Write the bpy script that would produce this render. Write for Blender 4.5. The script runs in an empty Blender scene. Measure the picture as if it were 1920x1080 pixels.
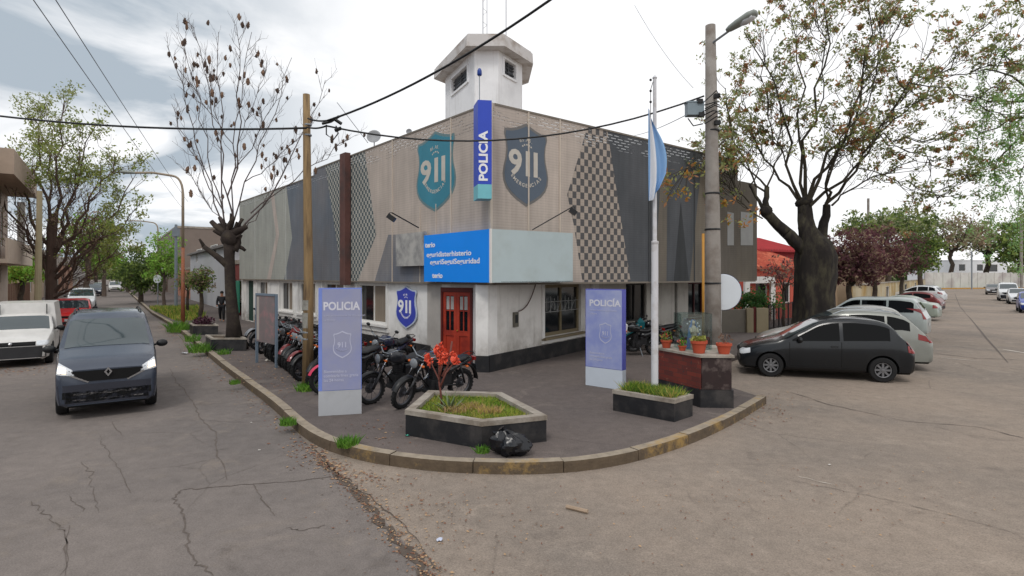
import bpy, math, random
from mathutils import Vector, Matrix
from mathutils.bvhtree import BVHTree
R = math.radians
random.seed(11)
scn = bpy.context.scene
col = scn.collection
# ------------------------------------------------------------------ camera
F, HY, CH = 1050.0, 516.0, 2.6          # focal length in photo pixels, horizon row, eye height
cam = bpy.data.cameras.new('camera'); camo = bpy.data.objects.new('camera', cam); col.objects.link(camo)
camo.location = (0, 0, CH); camo.rotation_euler = (R(90), 0, 0)
cam.sensor_width = 36.0; cam.lens = F / 1920 * 36.0
cam.shift_y = -(540 - HY) / 1920.0
cam.clip_start = 0.05; cam.clip_end = 4000
scn.camera = camo
# ------------------------------------------------------------------ sky, sun, exposure
SUN_EL, SUN_AZ = R(52), R(200)          # azimuth the light comes from, clockwise from +Y
w = bpy.data.worlds.new('World'); scn.world = w; w.use_nodes = True
nt = w.node_tree; nt.nodes.clear()
def nd(nt, t, **k):
    n = nt.nodes.new(t)
    for a, b in k.items():
        if a.startswith('i_'): n.inputs[a[2:].replace('_', ' ')].default_value = b
        else: setattr(n, a, b)
    return n
def math_n(nt, op, a, b=None, clamp=False):
    n = nt.nodes.new('ShaderNodeMath'); n.operation = op; n.use_clamp = clamp
    for i, s in enumerate((a, b)):
        if s is None: continue
        if isinstance(s, (int, float)): n.inputs[i].default_value = s
        else: nt.links.new(s, n.inputs[i])
    return n.outputs[0]
def ramp(nt, fac, stops):
    n = nt.nodes.new('ShaderNodeValToRGB'); nt.links.new(fac, n.inputs[0])
    cr = n.color_ramp
    while len(cr.elements) < len(stops): cr.elements.new(0.5)
    for e, (p, c) in zip(cr.elements, stops):
        e.position = p; e.color = (c, c, c, 1) if isinstance(c, (int, float)) else (*c, 1)
    return n.outputs[0]
def mixc(nt, fac, a, b, mode='MIX'):
    n = nt.nodes.new('ShaderNodeMix'); n.data_type = 'RGBA'; n.blend_type = mode
    for i, s in ((0, fac), (6, a), (7, b)):
        if isinstance(s, (int, float)): n.inputs[i].default_value = s
        elif isinstance(s, tuple): n.inputs[i].default_value = (*s, 1)
        else: nt.links.new(s, n.inputs[i])
    return n.outputs[2]
sky = nd(nt, 'ShaderNodeTexSky', sky_type='NISHITA', sun_disc=False, sun_elevation=SUN_EL, sun_rotation=SUN_AZ)
tc = nd(nt, 'ShaderNodeTexCoord'); sep = nd(nt, 'ShaderNodeSeparateXYZ'); nt.links.new(tc.outputs['Generated'], sep.inputs[0])
den = math_n(nt, 'ADD', math_n(nt, 'MAXIMUM', sep.outputs[2], 0.0), 0.16)
cx = math_n(nt, 'ADD', math_n(nt, 'DIVIDE', sep.outputs[0], den), 7.3); cy = math_n(nt, 'DIVIDE', sep.outputs[1], den)
cmb = nd(nt, 'ShaderNodeCombineXYZ'); nt.links.new(cx, cmb.inputs[0]); nt.links.new(cy, cmb.inputs[1])
n1 = nd(nt, 'ShaderNodeTexNoise', i_Scale=0.95, i_Detail=8.0, i_Roughness=0.55, i_Distortion=0.5); nt.links.new(cmb.outputs[0], n1.inputs['Vector'])
n2 = nd(nt, 'ShaderNodeTexNoise', i_Scale=0.45, i_Detail=5.0, i_Roughness=0.5); nt.links.new(cmb.outputs[0], n2.inputs['Vector'])
left = ramp(nt, math_n(nt, 'ADD', math_n(nt, 'MULTIPLY', sep.outputs[0], -0.62), 0.38), [(0.50, 0.0), (0.68, 1.0)])
grey = math_n(nt, 'MULTIPLY', ramp(nt, n1.outputs[0], [(0.40, 0.0), (0.56, 1.0)]), left)
cloud = mixc(nt, grey, (1.12, 1.12, 1.13), (0.46, 0.53, 0.60))
blue = mixc(nt, math_n(nt, 'MULTIPLY', ramp(nt, n2.outputs[0], [(0.60, 0.0), (0.78, 0.45)]), 1.0), cloud, (0.66, 0.79, 0.92))
skyc = nd(nt, 'ShaderNodeVectorMath', operation='SCALE'); nt.links.new(sky.outputs[0], skyc.inputs[0]); skyc.inputs['Scale'].default_value = 0.10
cov = mixc(nt, 0.96, skyc.outputs[0], blue)
bg = nd(nt, 'ShaderNodeBackground', i_Strength=1.0); nt.links.new(cov, bg.inputs[0])
wo = nd(nt, 'ShaderNodeOutputWorld'); nt.links.new(bg.outputs[0], wo.inputs[0])
sl = bpy.data.lights.new('sun', 'SUN'); so = bpy.data.objects.new('sun', sl); col.objects.link(so)
sl.energy = 1.1; sl.angle = R(14); sl.color = (1.0, 0.96, 0.9)
so.rotation_euler = (R(90) - SUN_EL, 0, -SUN_AZ + math.pi)
so.location = (0, 0, 30)
scn.view_settings.view_transform = 'Standard'; scn.view_settings.look = 'None'
scn.view_settings.exposure = 0.0; scn.view_settings.gamma = 1.0
# ------------------------------------------------------------------ helpers
def ray(px, py, D): return Vector(((px - 960) / F * D, D, CH - (py - HY) / F * D))
def G(px, py, z=0.0):
    D = (CH - z) * F / (py - HY); return Vector(((px - 960) / F * D, D, z))
def lin(c):
    c = c / 255.0
    return c / 12.92 if c <= 0.04045 else ((c + 0.055) / 1.055) ** 2.4
def C3(r, g, b): return (lin(r), lin(g), lin(b))
MATS = {}
def mat(name, rgb, rough=0.8, var=0.12, scale=3.0, bump=0.0, metal=0.0, spec=0.4, emit=0.0, coat=0.0, rgb2=None, amt2=0.5, scale2=1.0, speck=0.0, stretch=None, bscale=None):
    if name in MATS: return MATS[name]
    m = bpy.data.materials.new(name); m.use_nodes = True; t = m.node_tree; b = t.nodes['Principled BSDF']
    c = C3(*rgb); tcn = nd(t, 'ShaderNodeTexCoord'); src = tcn.outputs['Object']
    if stretch:
        mp = nd(t, 'ShaderNodeMapping'); mp.inputs['Scale'].default_value = stretch; t.links.new(src, mp.inputs[0]); src = mp.outputs[0]
    base = c
    if rgb2:
        nn = nd(t, 'ShaderNodeTexNoise', i_Scale=scale2, i_Detail=6.0, i_Roughness=0.6); t.links.new(src, nn.inputs['Vector'])
        f = ramp(t, nn.outputs[0], [(0.62 - amt2 * 0.35, 0.0), (0.75 - amt2 * 0.2, 1.0)])
        base = mixc(t, f, c, C3(*rgb2))
    if var > 0:
        nn = nd(t, 'ShaderNodeTexNoise', i_Scale=scale, i_Detail=8.0, i_Roughness=0.65); t.links.new(src, nn.inputs['Vector'])
        f = ramp(t, nn.outputs[0], [(0.25, 1 - var), (0.75, 1 + var)])
        base = mixc(t, 1.0, base, f, 'MULTIPLY')
    if speck > 0:
        nn = nd(t, 'ShaderNodeTexNoise', i_Scale=90.0, i_Detail=3.0, i_Roughness=0.8); t.links.new(src, nn.inputs['Vector'])
        f = ramp(t, nn.outputs[0], [(0.3, 1 - speck), (0.7, 1 + speck)])
        base = mixc(t, 1.0, base, f, 'MULTIPLY')
    if isinstance(base, tuple): b.inputs['Base Color'].default_value = (*base, 1)
    else: t.links.new(base, b.inputs['Base Color'])
    b.inputs['Roughness'].default_value = rough; b.inputs['Metallic'].default_value = metal
    b.inputs['Specular IOR Level'].default_value = spec; b.inputs['Coat Weight'].default_value = coat; b.inputs['Coat Roughness'].default_value = 0.05
    if emit: b.inputs['Emission Color'].default_value = (*c, 1); b.inputs['Emission Strength'].default_value = emit
    if bump:
        nn = nd(t, 'ShaderNodeTexNoise', i_Scale=bscale or scale * 6, i_Detail=6.0, i_Roughness=0.7); t.links.new(src, nn.inputs['Vector'])
        bp = nd(t, 'ShaderNodeBump', i_Strength=bump, i_Distance=0.02); t.links.new(nn.outputs[0], bp.inputs['Height']); t.links.new(bp.outputs[0], b.inputs['Normal'])
    MATS[name] = m
    return m
FR = {}                                  # world matrix of each thing's frame
def tag(o, label=None, cat=None, group=None, kind=None):
    if label: o['label'] = label
    if cat: o['category'] = cat
    if group: o['group'] = group
    if kind: o['kind'] = kind
    return o
def empty(name, loc, rz=0.0, label=None, cat=None, group=None, lean=0.0):
    o = bpy.data.objects.new(name, None); col.objects.link(o); o.empty_display_size = 0.2
    o.location = loc; o.rotation_euler = (lean, 0, rz)
    FR[o.name] = Matrix.LocRotScale(Vector(loc), o.rotation_euler, None)
    return tag(o, label, cat, group)
class MB:
    def __init__(s): s.v = []; s.f = []; s.m = []; s.uv = {}; s.M = Matrix.Identity(4)
    def add(s, vs, fs, mi=0, M=None):
        n = len(s.v); T = s.M @ M if M is not None else s.M
        s.v += [T @ Vector(p) for p in vs]
        for f in fs: s.f.append(tuple(n + i for i in f)); s.m.append(mi)
        return s
    def box(s, c, d, mi=0, rot=None, M=None):
        x, y, z = d[0] / 2, d[1] / 2, d[2] / 2
        vs = [(-x, -y, -z), (x, -y, -z), (x, y, -z), (-x, y, -z), (-x, -y, z), (x, -y, z), (x, y, z), (-x, y, z)]
        T = Matrix.Translation(Vector(c))
        if rot is not None: T = T @ (rot if isinstance(rot, Matrix) else Matrix.Rotation(rot, 4, 'Z'))
        if M is not None: T = M @ T
        return s.add(vs, [(0, 3, 2, 1), (4, 5, 6, 7), (0, 1, 5, 4), (1, 2, 6, 5), (2, 3, 7, 6), (3, 0, 4, 7)], mi, T)
    def prism(s, poly, z0, z1, mi=0, M=None, top=None):
        n = len(poly); tp = top or poly
        a = sum(poly[i][0] * poly[(i + 1) % n][1] - poly[(i + 1) % n][0] * poly[i][1] for i in range(n))
        if a < 0: poly = list(reversed(poly)); tp = list(reversed(tp))
        vs = [(p[0], p[1], z0) for p in poly] + [(p[0], p[1], z1) for p in tp]
        fs = [tuple(reversed(range(n))), tuple(range(n, 2 * n))] + [(i, (i + 1) % n, n + (i + 1) % n, n + i) for i in range(n)]
        return s.add(vs, fs, mi, M)
    def slab(s, pts, nrm, th, mi=0):      # planar polygon in space, given thickness along nrm
        n = len(pts); nrm = Vector(nrm) * th
        a = (Vector(pts[1]) - Vector(pts[0])).cross(Vector(pts[2]) - Vector(pts[1]))
        vs = [Vector(p) for p in pts] + [Vector(p) + nrm for p in pts]
        fs = [tuple(reversed(range(n))), tuple(range(n, 2 * n))] + [(i, (i + 1) % n, n + (i + 1) % n, n + i) for i in range(n)]
        return s.add(vs, fs, mi)
    def tube(s, pts, r, seg=6, mi=0, cap=True, M=None):
        pts = [Vector(p) for p in pts]; n = len(pts)
        if n < 2: return s
        rs = r if isinstance(r, (list, tuple)) else [r] * n
        vs = []; fs = []; up = None
        for i, p in enumerate(pts):
            t = (pts[min(i + 1, n - 1)] - pts[max(i - 1, 0)]);
            if t.length < 1e-7: t = Vector((0, 0, 1))
            t.normalize()
            if up is None: up = Vector((0, 0, 1)) if abs(t.z) < 0.9 else Vector((1, 0, 0))
            a = t.cross(up)
            if a.length < 1e-5: a = t.cross(Vector((0, 1, 0)))
            a.normalize(); b = t.cross(a).normalized(); up = -b if False else up
            for k in range(seg):
                an = 2 * math.pi * k / seg; vs.append(p + (a * math.cos(an) + b * math.sin(an)) * rs[i])
        for i in range(n - 1):
            for k in range(seg):
                k2 = (k + 1) % seg; fs.append((i * seg + k, (i + 1) * seg + k, (i + 1) * seg + k2, i * seg + k2))
        if cap: fs.append(tuple(range(seg))); fs.append(tuple(reversed(range((n - 1) * seg, n * seg))))
        return s.add(vs, fs, mi, M)
    def lathe(s, prof, seg=20, mi=0, M=None, cap=None):   # (r,z) profile about Z
        vs = []; fs = []; n = len(prof)
        for r_, z in prof:
            for k in range(seg):
                a = 2 * math.pi * k / seg; vs.append((r_ * math.cos(a), r_ * math.sin(a), z))
        for i in range(n - 1):
            for k in range(seg):
                k2 = (k + 1) % seg; fs.append((i * seg + k, i * seg + k2, (i + 1) * seg + k2, (i + 1) * seg + k))
        if cap is None: cap = prof[0] != prof[-1]
        if cap and prof[0][0] > 1e-4: fs.append(tuple(reversed(range(seg))))
        if cap and prof[-1][0] > 1e-4: fs.append(tuple(range((n - 1) * seg, n * seg)))
        return s.add(vs, fs, mi, M)
    def ball(s, c, r, seg=10, mi=0, jit=0.0, M=None):
        r = (r, r, r) if isinstance(r, (int, float)) else r
        vs = []; fs = []; rings = seg // 2 + 1
        for i in range(rings + 1):
            ph = math.pi * i / rings
            for k in range(seg):
                th = 2 * math.pi * k / seg; j = 1 + random.uniform(-jit, jit)
                vs.append((c[0] + r[0] * math.sin(ph) * math.cos(th) * j, c[1] + r[1] * math.sin(ph) * math.sin(th) * j, c[2] + r[2] * math.cos(ph) * j))
        for i in range(rings):
            for k in range(seg):
                k2 = (k + 1) % seg; fs.append((i * seg + k, (i + 1) * seg + k, (i + 1) * seg + k2, i * seg + k2))
        return s.add(vs, fs, mi, M)
    def build(s, name, mats, parent=None, smooth=False, world=True, label=None, cat=None, group=None, kind=None, auto=None):
        me = bpy.data.meshes.new(name)
        if parent is not None:
            fm = FR[parent.name]
            if world: inv = fm.inverted(); vs = [inv @ v for v in s.v]
            else: vs = s.v
            loc = Vector((0, 0, 0))
        elif s.v:
            xs = [v.x for v in s.v]; ys = [v.y for v in s.v]; zs = [v.z for v in s.v]
            loc = Vector(((min(xs) + max(xs)) / 2, (min(ys) + max(ys)) / 2, min(zs))) if kind not in ('structure',) else Vector((0, 0, 0))
            vs = [v - loc for v in s.v]
        else: vs = []; loc = Vector((0, 0, 0))
        me.from_pydata([tuple(v) for v in vs], [], s.f)
        for m_ in (mats if isinstance(mats, (list, tuple)) else [mats]): me.materials.append(m_)
        for p, mi in zip(me.polygons, s.m): p.material_index = mi; p.use_smooth = smooth
        if auto is not None:
            for p in me.polygons: p.use_smooth = True
            me.set_sharp_from_angle(angle=R(auto))
        if s.uv:
            uvl = me.uv_layers.new(name='UVMap')
            for lp in me.loops: uvl.data[lp.index].uv = s.uv.get(lp.vertex_index, (0, 0))
        me.update()
        o = bpy.data.objects.new(name, me); col.objects.link(o)
        o.location = loc
        if parent is not None: o.parent = parent; FR[o.name] = FR[parent.name]
        else: FR[o.name] = Matrix.Translation(loc)
        return tag(o, label, cat, group, kind)
def kids(o): return [c for c in bpy.data.objects if c.parent == o]
def copy_tree(o, parent=None):
    c = o.copy(); col.objects.link(c); c.parent = parent
    for ch in kids(o): copy_tree(ch, c)
    return c
def text_mesh(s, size, bold=0.0, extrude=0.003, align='CENTER'):
    cu = bpy.data.curves.new('txt', 'FONT'); cu.body = s; cu.size = size; cu.extrude = extrude; cu.offset = bold; cu.align_x = align; cu.align_y = 'CENTER'; cu.resolution_u = 3
    o = bpy.data.objects.new('txt', cu); col.objects.link(o)
    dg = bpy.context.evaluated_depsgraph_get(); dg.update()
    me = bpy.data.meshes.new_from_object(o.evaluated_get(dg))
    vs = [tuple(v.co) for v in me.vertices]; fs = [tuple(p.vertices) for p in me.polygons]
    bpy.data.objects.remove(o); bpy.data.curves.remove(cu); bpy.data.meshes.remove(me)
    return vs, fs
def put_text(mb, s, o, right, up, size, bold=0.0, align='CENTER', sx=1.0, mi=0, extrude=0.003):
    vs, fs = text_mesh(s, size, bold, extrude, align)
    right = Vector(right).normalized(); up = Vector(up).normalized(); n = right.cross(up)
    o = Vector(o)
    mb.add([o + right * x * sx + up * y + n * (z + extrude) for x, y, z in vs], fs, mi)
def arc_text(mb, s, o, right, up, rad, a0, a1, size, bold=0.0, mi=0, below=True):
    right = Vector(right).normalized(); up = Vector(up).normalized(); o = Vector(o)
    for i, ch in enumerate(s):
        a = R(a0 + (a1 - a0) * i / max(1, len(s) - 1))   # angle measured from straight down (or up)
        sg = -1 if below else 1
        p = o + right * math.sin(a) * rad + up * sg * math.cos(a) * rad
        r2 = right * math.cos(a) + up * (math.sin(a) * (1 if below else -1)); u2 = up * math.cos(a) - right * (math.sin(a) * (1 if below else -1))
        put_text(mb, ch, p, r2, u2, size, bold, mi=mi)
def interp(keys, x):
    if x <= keys[0][0]: return keys[0][1]
    for (a, va), (b, vb) in zip(keys, keys[1:]):
        if x <= b: return va + (vb - va) * (x - a) / max(1e-9, b - a)
    return keys[-1][1]
# ------------------------------------------------------------------ shared materials
M_black = mat('black_paint', (30, 30, 33), 0.55, 0.25, 4.0, 0.15, rgb2=(58, 55, 54), amt2=0.45, scale2=3.0)
M_conc = mat('concrete', (158, 150, 140), 0.9, 0.2, 3.0, 0.3, speck=0.1, rgb2=(120, 110, 98), amt2=0.5, scale2=2.5)
M_white = mat('white_wall_paint', (232, 230, 227), 0.85, 0.05, 1.2, 0.15, rgb2=(205, 203, 200), amt2=0.35, scale2=1.2, bscale=25)
M_glass = mat('window_glass', (22, 26, 30), 0.08, 0.0, spec=0.6)
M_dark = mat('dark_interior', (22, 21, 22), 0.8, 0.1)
M_rubber = mat('tyre_rubber', (24, 24, 25), 0.8, 0.15, 12.0, 0.1)
M_chrome = mat('chrome', (190, 192, 195), 0.2, 0.05, metal=1.0)
M_steel = mat('grey_steel', (140, 145, 150), 0.45, 0.08, metal=0.6)
M_plas = mat('black_plastic', (26, 27, 29), 0.45, 0.1)
M_whitep = mat('white_print', (238, 238, 240), 0.6, 0.02)
M_bark = mat('dark_bark', (62, 52, 46), 0.95, 0.3, 4.0, 0.6, rgb2=(84, 76, 64), amt2=0.5, scale2=3.0)
M_barkl = mat('grey_bark', (96, 84, 76), 0.95, 0.25, 5.0, 0.5)
def leafmat(name, a, b, rough=0.6):
    new = name not in MATS
    m = mat(name, a, rough, 0.3, 1.6, rgb2=b, amt2=0.6, scale2=0.9, spec=0.25)
    if new:                               # thin leaves let light through
        t = m.node_tree; bs = t.nodes['Principled BSDF']; tl = t.nodes.new('ShaderNodeBsdfTranslucent'); mx = t.nodes.new('ShaderNodeMixShader'); mx.inputs[0].default_value = 0.4
        lk = bs.inputs['Base Color'].links; t.links.new(lk[0].from_socket, tl.inputs[0]); t.links.new(bs.outputs[0], mx.inputs[1]); t.links.new(tl.outputs[0], mx.inputs[2])
        t.links.new(mx.outputs[0], t.nodes['Material Output'].inputs[0])
    return m
M_grass = leafmat('grass_green', (128, 162, 56), (160, 170, 72))
M_weed = leafmat('weed_green', (92, 146, 48), (124, 160, 66))
# asphalt with speckle, patches and fine cracks
def asphalt(name, c1, c2, c3, crack=0.5, stretch=(1, 1, 1)):
    m = bpy.data.materials.new(name); m.use_nodes = True; t = m.node_tree; b = t.nodes['Principled BSDF']
    g = nd(t, 'ShaderNodeTexCoord'); mp = nd(t, 'ShaderNodeMapping'); mp.inputs['Scale'].default_value = stretch
    t.links.new(g.outputs['Object'], mp.inputs[0]); v = mp.outputs[0]
    def noise(sc, det=8.0, ro=0.6, di=0.0):
        n = nd(t, 'ShaderNodeTexNoise', i_Scale=sc, i_Detail=det, i_Roughness=ro, i_Distortion=di); t.links.new(v, n.inputs['Vector']); return n.outputs[0]
    base = mixc(t, ramp(t, noise(0.28), [(0.38, 0.0), (0.66, 1.0)]), C3(*c1), C3(*c2))
    base = mixc(t, math_n(t, 'MULTIPLY', ramp(t, noise(1.1, 8, 0.7, 0.6), [(0.55, 0.0), (0.72, 1.0)]), 0.6), base, C3(*c3))
    base = mixc(t, math_n(t, 'MULTIPLY', ramp(t, noise(0.75, 9, 0.7, 1.2), [(0.60, 0.0), (0.66, 1.0)]), 0.28), base, C3(78, 70, 66))
    base = mixc(t, 1.0, base, ramp(t, noise(5.0, 8, 0.75), [(0.25, 0.80), (0.75, 1.2)]), 'MULTIPLY')
    base = mixc(t, 1.0, base, ramp(t, noise(60.0, 3, 0.8), [(0.3, 0.72), (0.7, 1.28)]), 'MULTIPLY')
    spk = ramp(t, noise(140.0, 1, 0.5), [(0.70, 0.0), (0.76, 1.0)])
    base = mixc(t, math_n(t, 'MULTIPLY', spk, 0.45), base, C3(178, 170, 160))
    dn = nd(t, 'ShaderNodeTexNoise', i_Scale=1.4, i_Detail=5.0, i_Roughness=0.7); t.links.new(v, dn.inputs['Vector'])
    dv = mixc(t, 0.16, v, dn.outputs['Color'])
    vo = nd(t, 'ShaderNodeTexVoronoi', feature='DISTANCE_TO_EDGE', i_Scale=0.55); t.links.new(dv, vo.inputs['Vector'])
    ck = ramp(t, vo.outputs['Distance'], [(0.0, 1.0), (0.008, 0.0)])
    ck = math_n(t, 'MULTIPLY', ck, ramp(t, noise(0.35, 4, 0.6), [(0.5, 0.0), (0.62, 1.0)]))
    base = mixc(t, math_n(t, 'MULTIPLY', ck, crack), base, C3(52, 46, 42))
    t.links.new(base, b.inputs['Base Color']); b.inputs['Roughness'].default_value = 0.92; b.inputs['Specular IOR Level'].default_value = 0.2
    bp = nd(t, 'ShaderNodeBump', i_Strength=0.5, i_Distance=0.01); t.links.new(noise(70.0, 4, 0.8), bp.inputs['Height']); t.links.new(bp.outputs[0], b.inputs['Normal'])
    return m
M_road = asphalt('worn_concrete_asphalt', (144, 131, 119), (124, 115, 107), (162, 149, 136), 0.35)
M_road2 = asphalt('grey_asphalt', (123, 115, 110), (106, 100, 97), (135, 124, 113), 0.35)
M_walk = asphalt('pavement_screed', (104, 95, 91), (92, 85, 83), (130, 120, 112), 0.35)
# street directions
dL = Vector((-0.583, 0.812, 0)); nL = Vector((-0.812, -0.583, 0)); KL = Vector((-4.9, 11.2, 0))
dR = Vector((0.625, 0.781, 0)); nR = Vector((0.781, -0.625, 0))
# ground sheet to the horizon
mb = MB(); S = 1500
mb.add([(-S, -S, -0.004), (S, -S, -0.004), (S, S, -0.004), (-S, S, -0.004)], [(0, 1, 2, 3)])
mb.build('ground', M_road, kind='structure')
# side street sheet (darker asphalt), its edge running down to the lower right
edge = [G(330, 604), G(420, 690), G(500, 757), G(560, 815), G(600, 860), G(660, 915), G(720, 975), G(780, 1040), G(840, 1110)]
far = KL + dL * 330
poly = [Vector((e.x, e.y, 0)) for e in edge]
poly = [far] + poly + [G(900, 1250), Vector((1.5, -12, 0)), Vector((-14, -12, 0)), KL + nL * 5.6 - dL * 16, far + nL * 5.6]
mb = MB(); mb.add([(p.x, p.y, 0.0) for p in poly], [tuple(range(len(poly)))])
mb.build('side_street', M_road2, kind='structure')
# opposite pavement of the side street
a0 = KL + nL * 5.75 - dL * 14; a1 = KL + nL * 5.75 + dL * 330
mb = MB(); mb.prism([(a0.x, a0.y), (a1.x, a1.y), (a1 + nL * 60)[:2], (a0 + nL * 60)[:2]], -0.02, 0.14)
mb.build('opposite_pavement', M_walk, kind='structure')
# corner pavement
kpix = [(285, 590), (310, 605), (340, 626), (420, 694), (500, 757), (560, 812), (600, 838), (640, 853), (700, 868), (800, 882), (900, 888), (1000, 889), (1100, 882), (1200, 863), (1300, 830), (1380, 792), (1437, 757)]
kw = [G(*p) for p in kpix]
kw = [KL + dL * 330] + [kw[0] + dL * 60] + kw
def smooth_path(pts, n=8):
    out = []
    for i in range(len(pts) - 1):
        p0 = pts[max(i - 1, 0)]; p1 = pts[i]; p2 = pts[i + 1]; p3 = pts[min(i + 2, len(pts) - 1)]
        for k in range(n):
            t = k / n
            out.append(0.5 * ((2 * p1) + (-p0 + p2) * t + (2 * p0 - 5 * p1 + 4 * p2 - p3) * t * t + (-p0 + 3 * p1 - 3 * p2 + p3) * t ** 3))
    out.append(pts[-1].copy()); return out
kfine = kw[:3] + smooth_path(kw[2:], 6)[1:]
def resample(pts, step):
    out = [pts[0]]; acc = 0.0
    for a, b in zip(pts, pts[1:]):
        L = (b - a).length; t = step - acc
        while t <= L: out.append(a.lerp(b, t / L)); t += step
        acc = (acc + L) % step
    out.append(pts[-1]); return out
kfine = kfine[:2] + resample(kfine[2:], 0.24)
def offset_path(pts, d):
    out = []
    for i, p in enumerate(pts):
        t = (pts[min(i + 1, len(pts) - 1)] - pts[max(i - 1, 0)]); t.z = 0; t.normalize()
        out.append(p + Vector((-t.y, t.x, 0)) * d)
    return out
kin = offset_path(kfine, 0.17)
end_r = [Vector((4.75, 12.6, 0)), Vector((4.9, 14.4, 0)), Vector((5.3, 15.2, 0)), Vector((5.3, 15.2, 0)) + dR * 130]
walkpoly = [Vector((p.x, p.y, 0)) for p in kin] + end_r + [Vector((60, 190, 0)), Vector((-80, 300, 0))]
mb = MB(); mb.prism([(p.x, p.y) for p in walkpoly], -0.02, 0.135)
mb.build('pavement', M_walk, kind='structure')
# kerb: stones about a metre long, painted yellow in places
def kerbmat(name, yellow):
    m = bpy.data.materials.new(name); m.use_nodes = True; t = m.node_tree; b = t.nodes['Principled BSDF']
    g = nd(t, 'ShaderNodeTexCoord'); v = g.outputs['Object']
    def noise(sc, det=8.0, ro=0.6):
        n = nd(t, 'ShaderNodeTexNoise', i_Scale=sc, i_Detail=det, i_Roughness=ro); t.links.new(v, n.inputs['Vector']); return n.outputs[0]
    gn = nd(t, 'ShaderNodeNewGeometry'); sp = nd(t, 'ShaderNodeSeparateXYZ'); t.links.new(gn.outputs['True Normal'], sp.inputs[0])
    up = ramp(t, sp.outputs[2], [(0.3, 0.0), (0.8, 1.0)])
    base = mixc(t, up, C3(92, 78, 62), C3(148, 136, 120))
    base = mixc(t, 1.0, base, ramp(t, noise(6), [(0.25, 0.7), (0.75, 1.25)]), 'MULTIPLY')
    base = mixc(t, math_n(t, 'MULTIPLY', ramp(t, noise(2.2, 9, 0.75), [(0.62 - 0.32 * yellow, 0.0), (0.75 - 0.3 * yellow, 1.0)]), 0.75), base, C3(168, 136, 76))
    base = mixc(t, ramp(t, noise(3.1, 9, 0.7), [(0.55, 0.0), (0.7, 0.6)]), base, C3(84, 70, 56))
    t.links.new(base, b.inputs['Base Color']); b.inputs['Roughness'].default_value = 0.92
    bp = nd(t, 'ShaderNodeBump', i_Strength=0.6, i_Distance=0.02); t.links.new(noise(22), bp.inputs['Height']); t.links.new(bp.outputs[0], b.inputs['Normal'])
    return m
MK = [kerbmat('kerb_concrete', 0.12), kerbmat('kerb_yellow', 0.36), kerbmat('kerb_joint', 0.0)]
mb = MB()
dist = 0
for i in range(len(kfine) - 1):
    a, b = kfine[i], kfine[i + 1]; ai, bi = kin[i], kin[i + 1]
    L = (b - a).length
    n = 1 if L < 2 else (60 if L < 70 else 90)
    for k in range(n):
        p, q = a.lerp(b, k / n), a.lerp(b, (k + 1) / n); pi, qi = ai.lerp(bi, k / n), ai.lerp(bi, (k + 1) / n)
        px = 960 + F * p.x / max(p.y, 1); yel = 1 if (px > 1175 or 655 < px < 700 or 880 < px < 1000) and p.y < 14 else 0
        g = 0.0; sid = i // 5; joint = (i % 5 == 0); t = (q - p).normalized() * (0.0 if L < 2 else 0.01); dz = ((sid * 37) % 11 - 5) * 0.0012
        h = 0.15 + dz
        if px > 1437: h = 0.1
        prof = [(0.0, -0.02), (0.012, h - 0.035), (0.035, h), (0.985, h), (1.0, -0.02)]
        vs = [];
        for pp, qq in ((p + t * 1 + ((q - p).normalized() * 0.012 if joint and L < 2 else t * 0), pi + t + ((q - p).normalized() * 0.012 if joint and L < 2 else t * 0)), (q - t, qi - t)):
            for f_, z in prof: v_ = pp.lerp(qq, f_); vs.append((v_.x, v_.y, z))
        fs = [(j, j + 1, 5 + j + 1, 5 + j) for j in range(4)] + [(0, 4, 3, 2, 1), (5, 6, 7, 8, 9)]
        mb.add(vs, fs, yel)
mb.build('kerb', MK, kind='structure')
# opposite kerb of the side street
mb = MB(); b0 = KL + nL * 5.6 - dL * 14
for k in range(90):
    p = b0 + dL * (k * 1.5 + 0.01); q = b0 + dL * (k * 1.5 + 1.49)
    mb.prism([p[:2], q[:2], (q + nL * 0.16)[:2], (p + nL * 0.16)[:2]], -0.02, 0.15)
mb.build('opposite_kerb', MK[0], kind='structure')
# road cracks: dark filled joints as thin raised strips of tar
def strip(mb, pix, wpx, z=0.004, mi=0, wob=0.028, n=7):
    pts = [G(px, py) for px, py in pix]; out = []
    for a, b in zip(pts, pts[1:]):
        for k in range(n): out.append(a.lerp(b, k / n) + Vector((random.uniform(-wob, wob), random.uniform(-wob, wob), 0)) * (1 if k else 0.3))
    out.append(pts[-1]); vs = []; fs = []
    for i, p in enumerate(out):
        t = out[min(i + 1, len(out) - 1)] - out[max(i - 1, 0)]; t.z = 0; t.normalize(); s_ = Vector((-t.y, t.x, 0)) * wpx * 0.55 * random.uniform(0.3, 1.4) * (0.35 if i in (0, len(out) - 1) else 1)
        vs += [(p.x + s_.x, p.y + s_.y, z), (p.x - s_.x, p.y - s_.y, z)]
    for i in range(len(out) - 1): fs.append((2 * i, 2 * i + 1, 2 * i + 3, 2 * i + 2))
    mb.add(vs, fs, mi)
M_tar = mat('tar_joint', (96, 87, 81), 0.95, 0.35, 9.0)
mb = MB()
strip(mb, [(323, 935), (345, 918), (400, 914), (480, 907), (560, 902), (620, 893)], 0.022)
strip(mb, [(323, 935), (345, 965), (352, 1010), (362, 1050), (400, 1080)], 0.016)
strip(mb, [(475, 908), (490, 935), (515, 968)], 0.012)
strip(mb, [(318, 690), (330, 715), (345, 730), (362, 755), (375, 785), (405, 815), (405, 840), (425, 900)], 0.018)
strip(mb, [(297, 733), (345, 730)], 0.02); strip(mb, [(320, 790), (378, 787), (440, 792), (500, 790)], 0.008)
strip(mb, [(535, 990), (560, 996), (610, 985)], 0.012)
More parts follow.
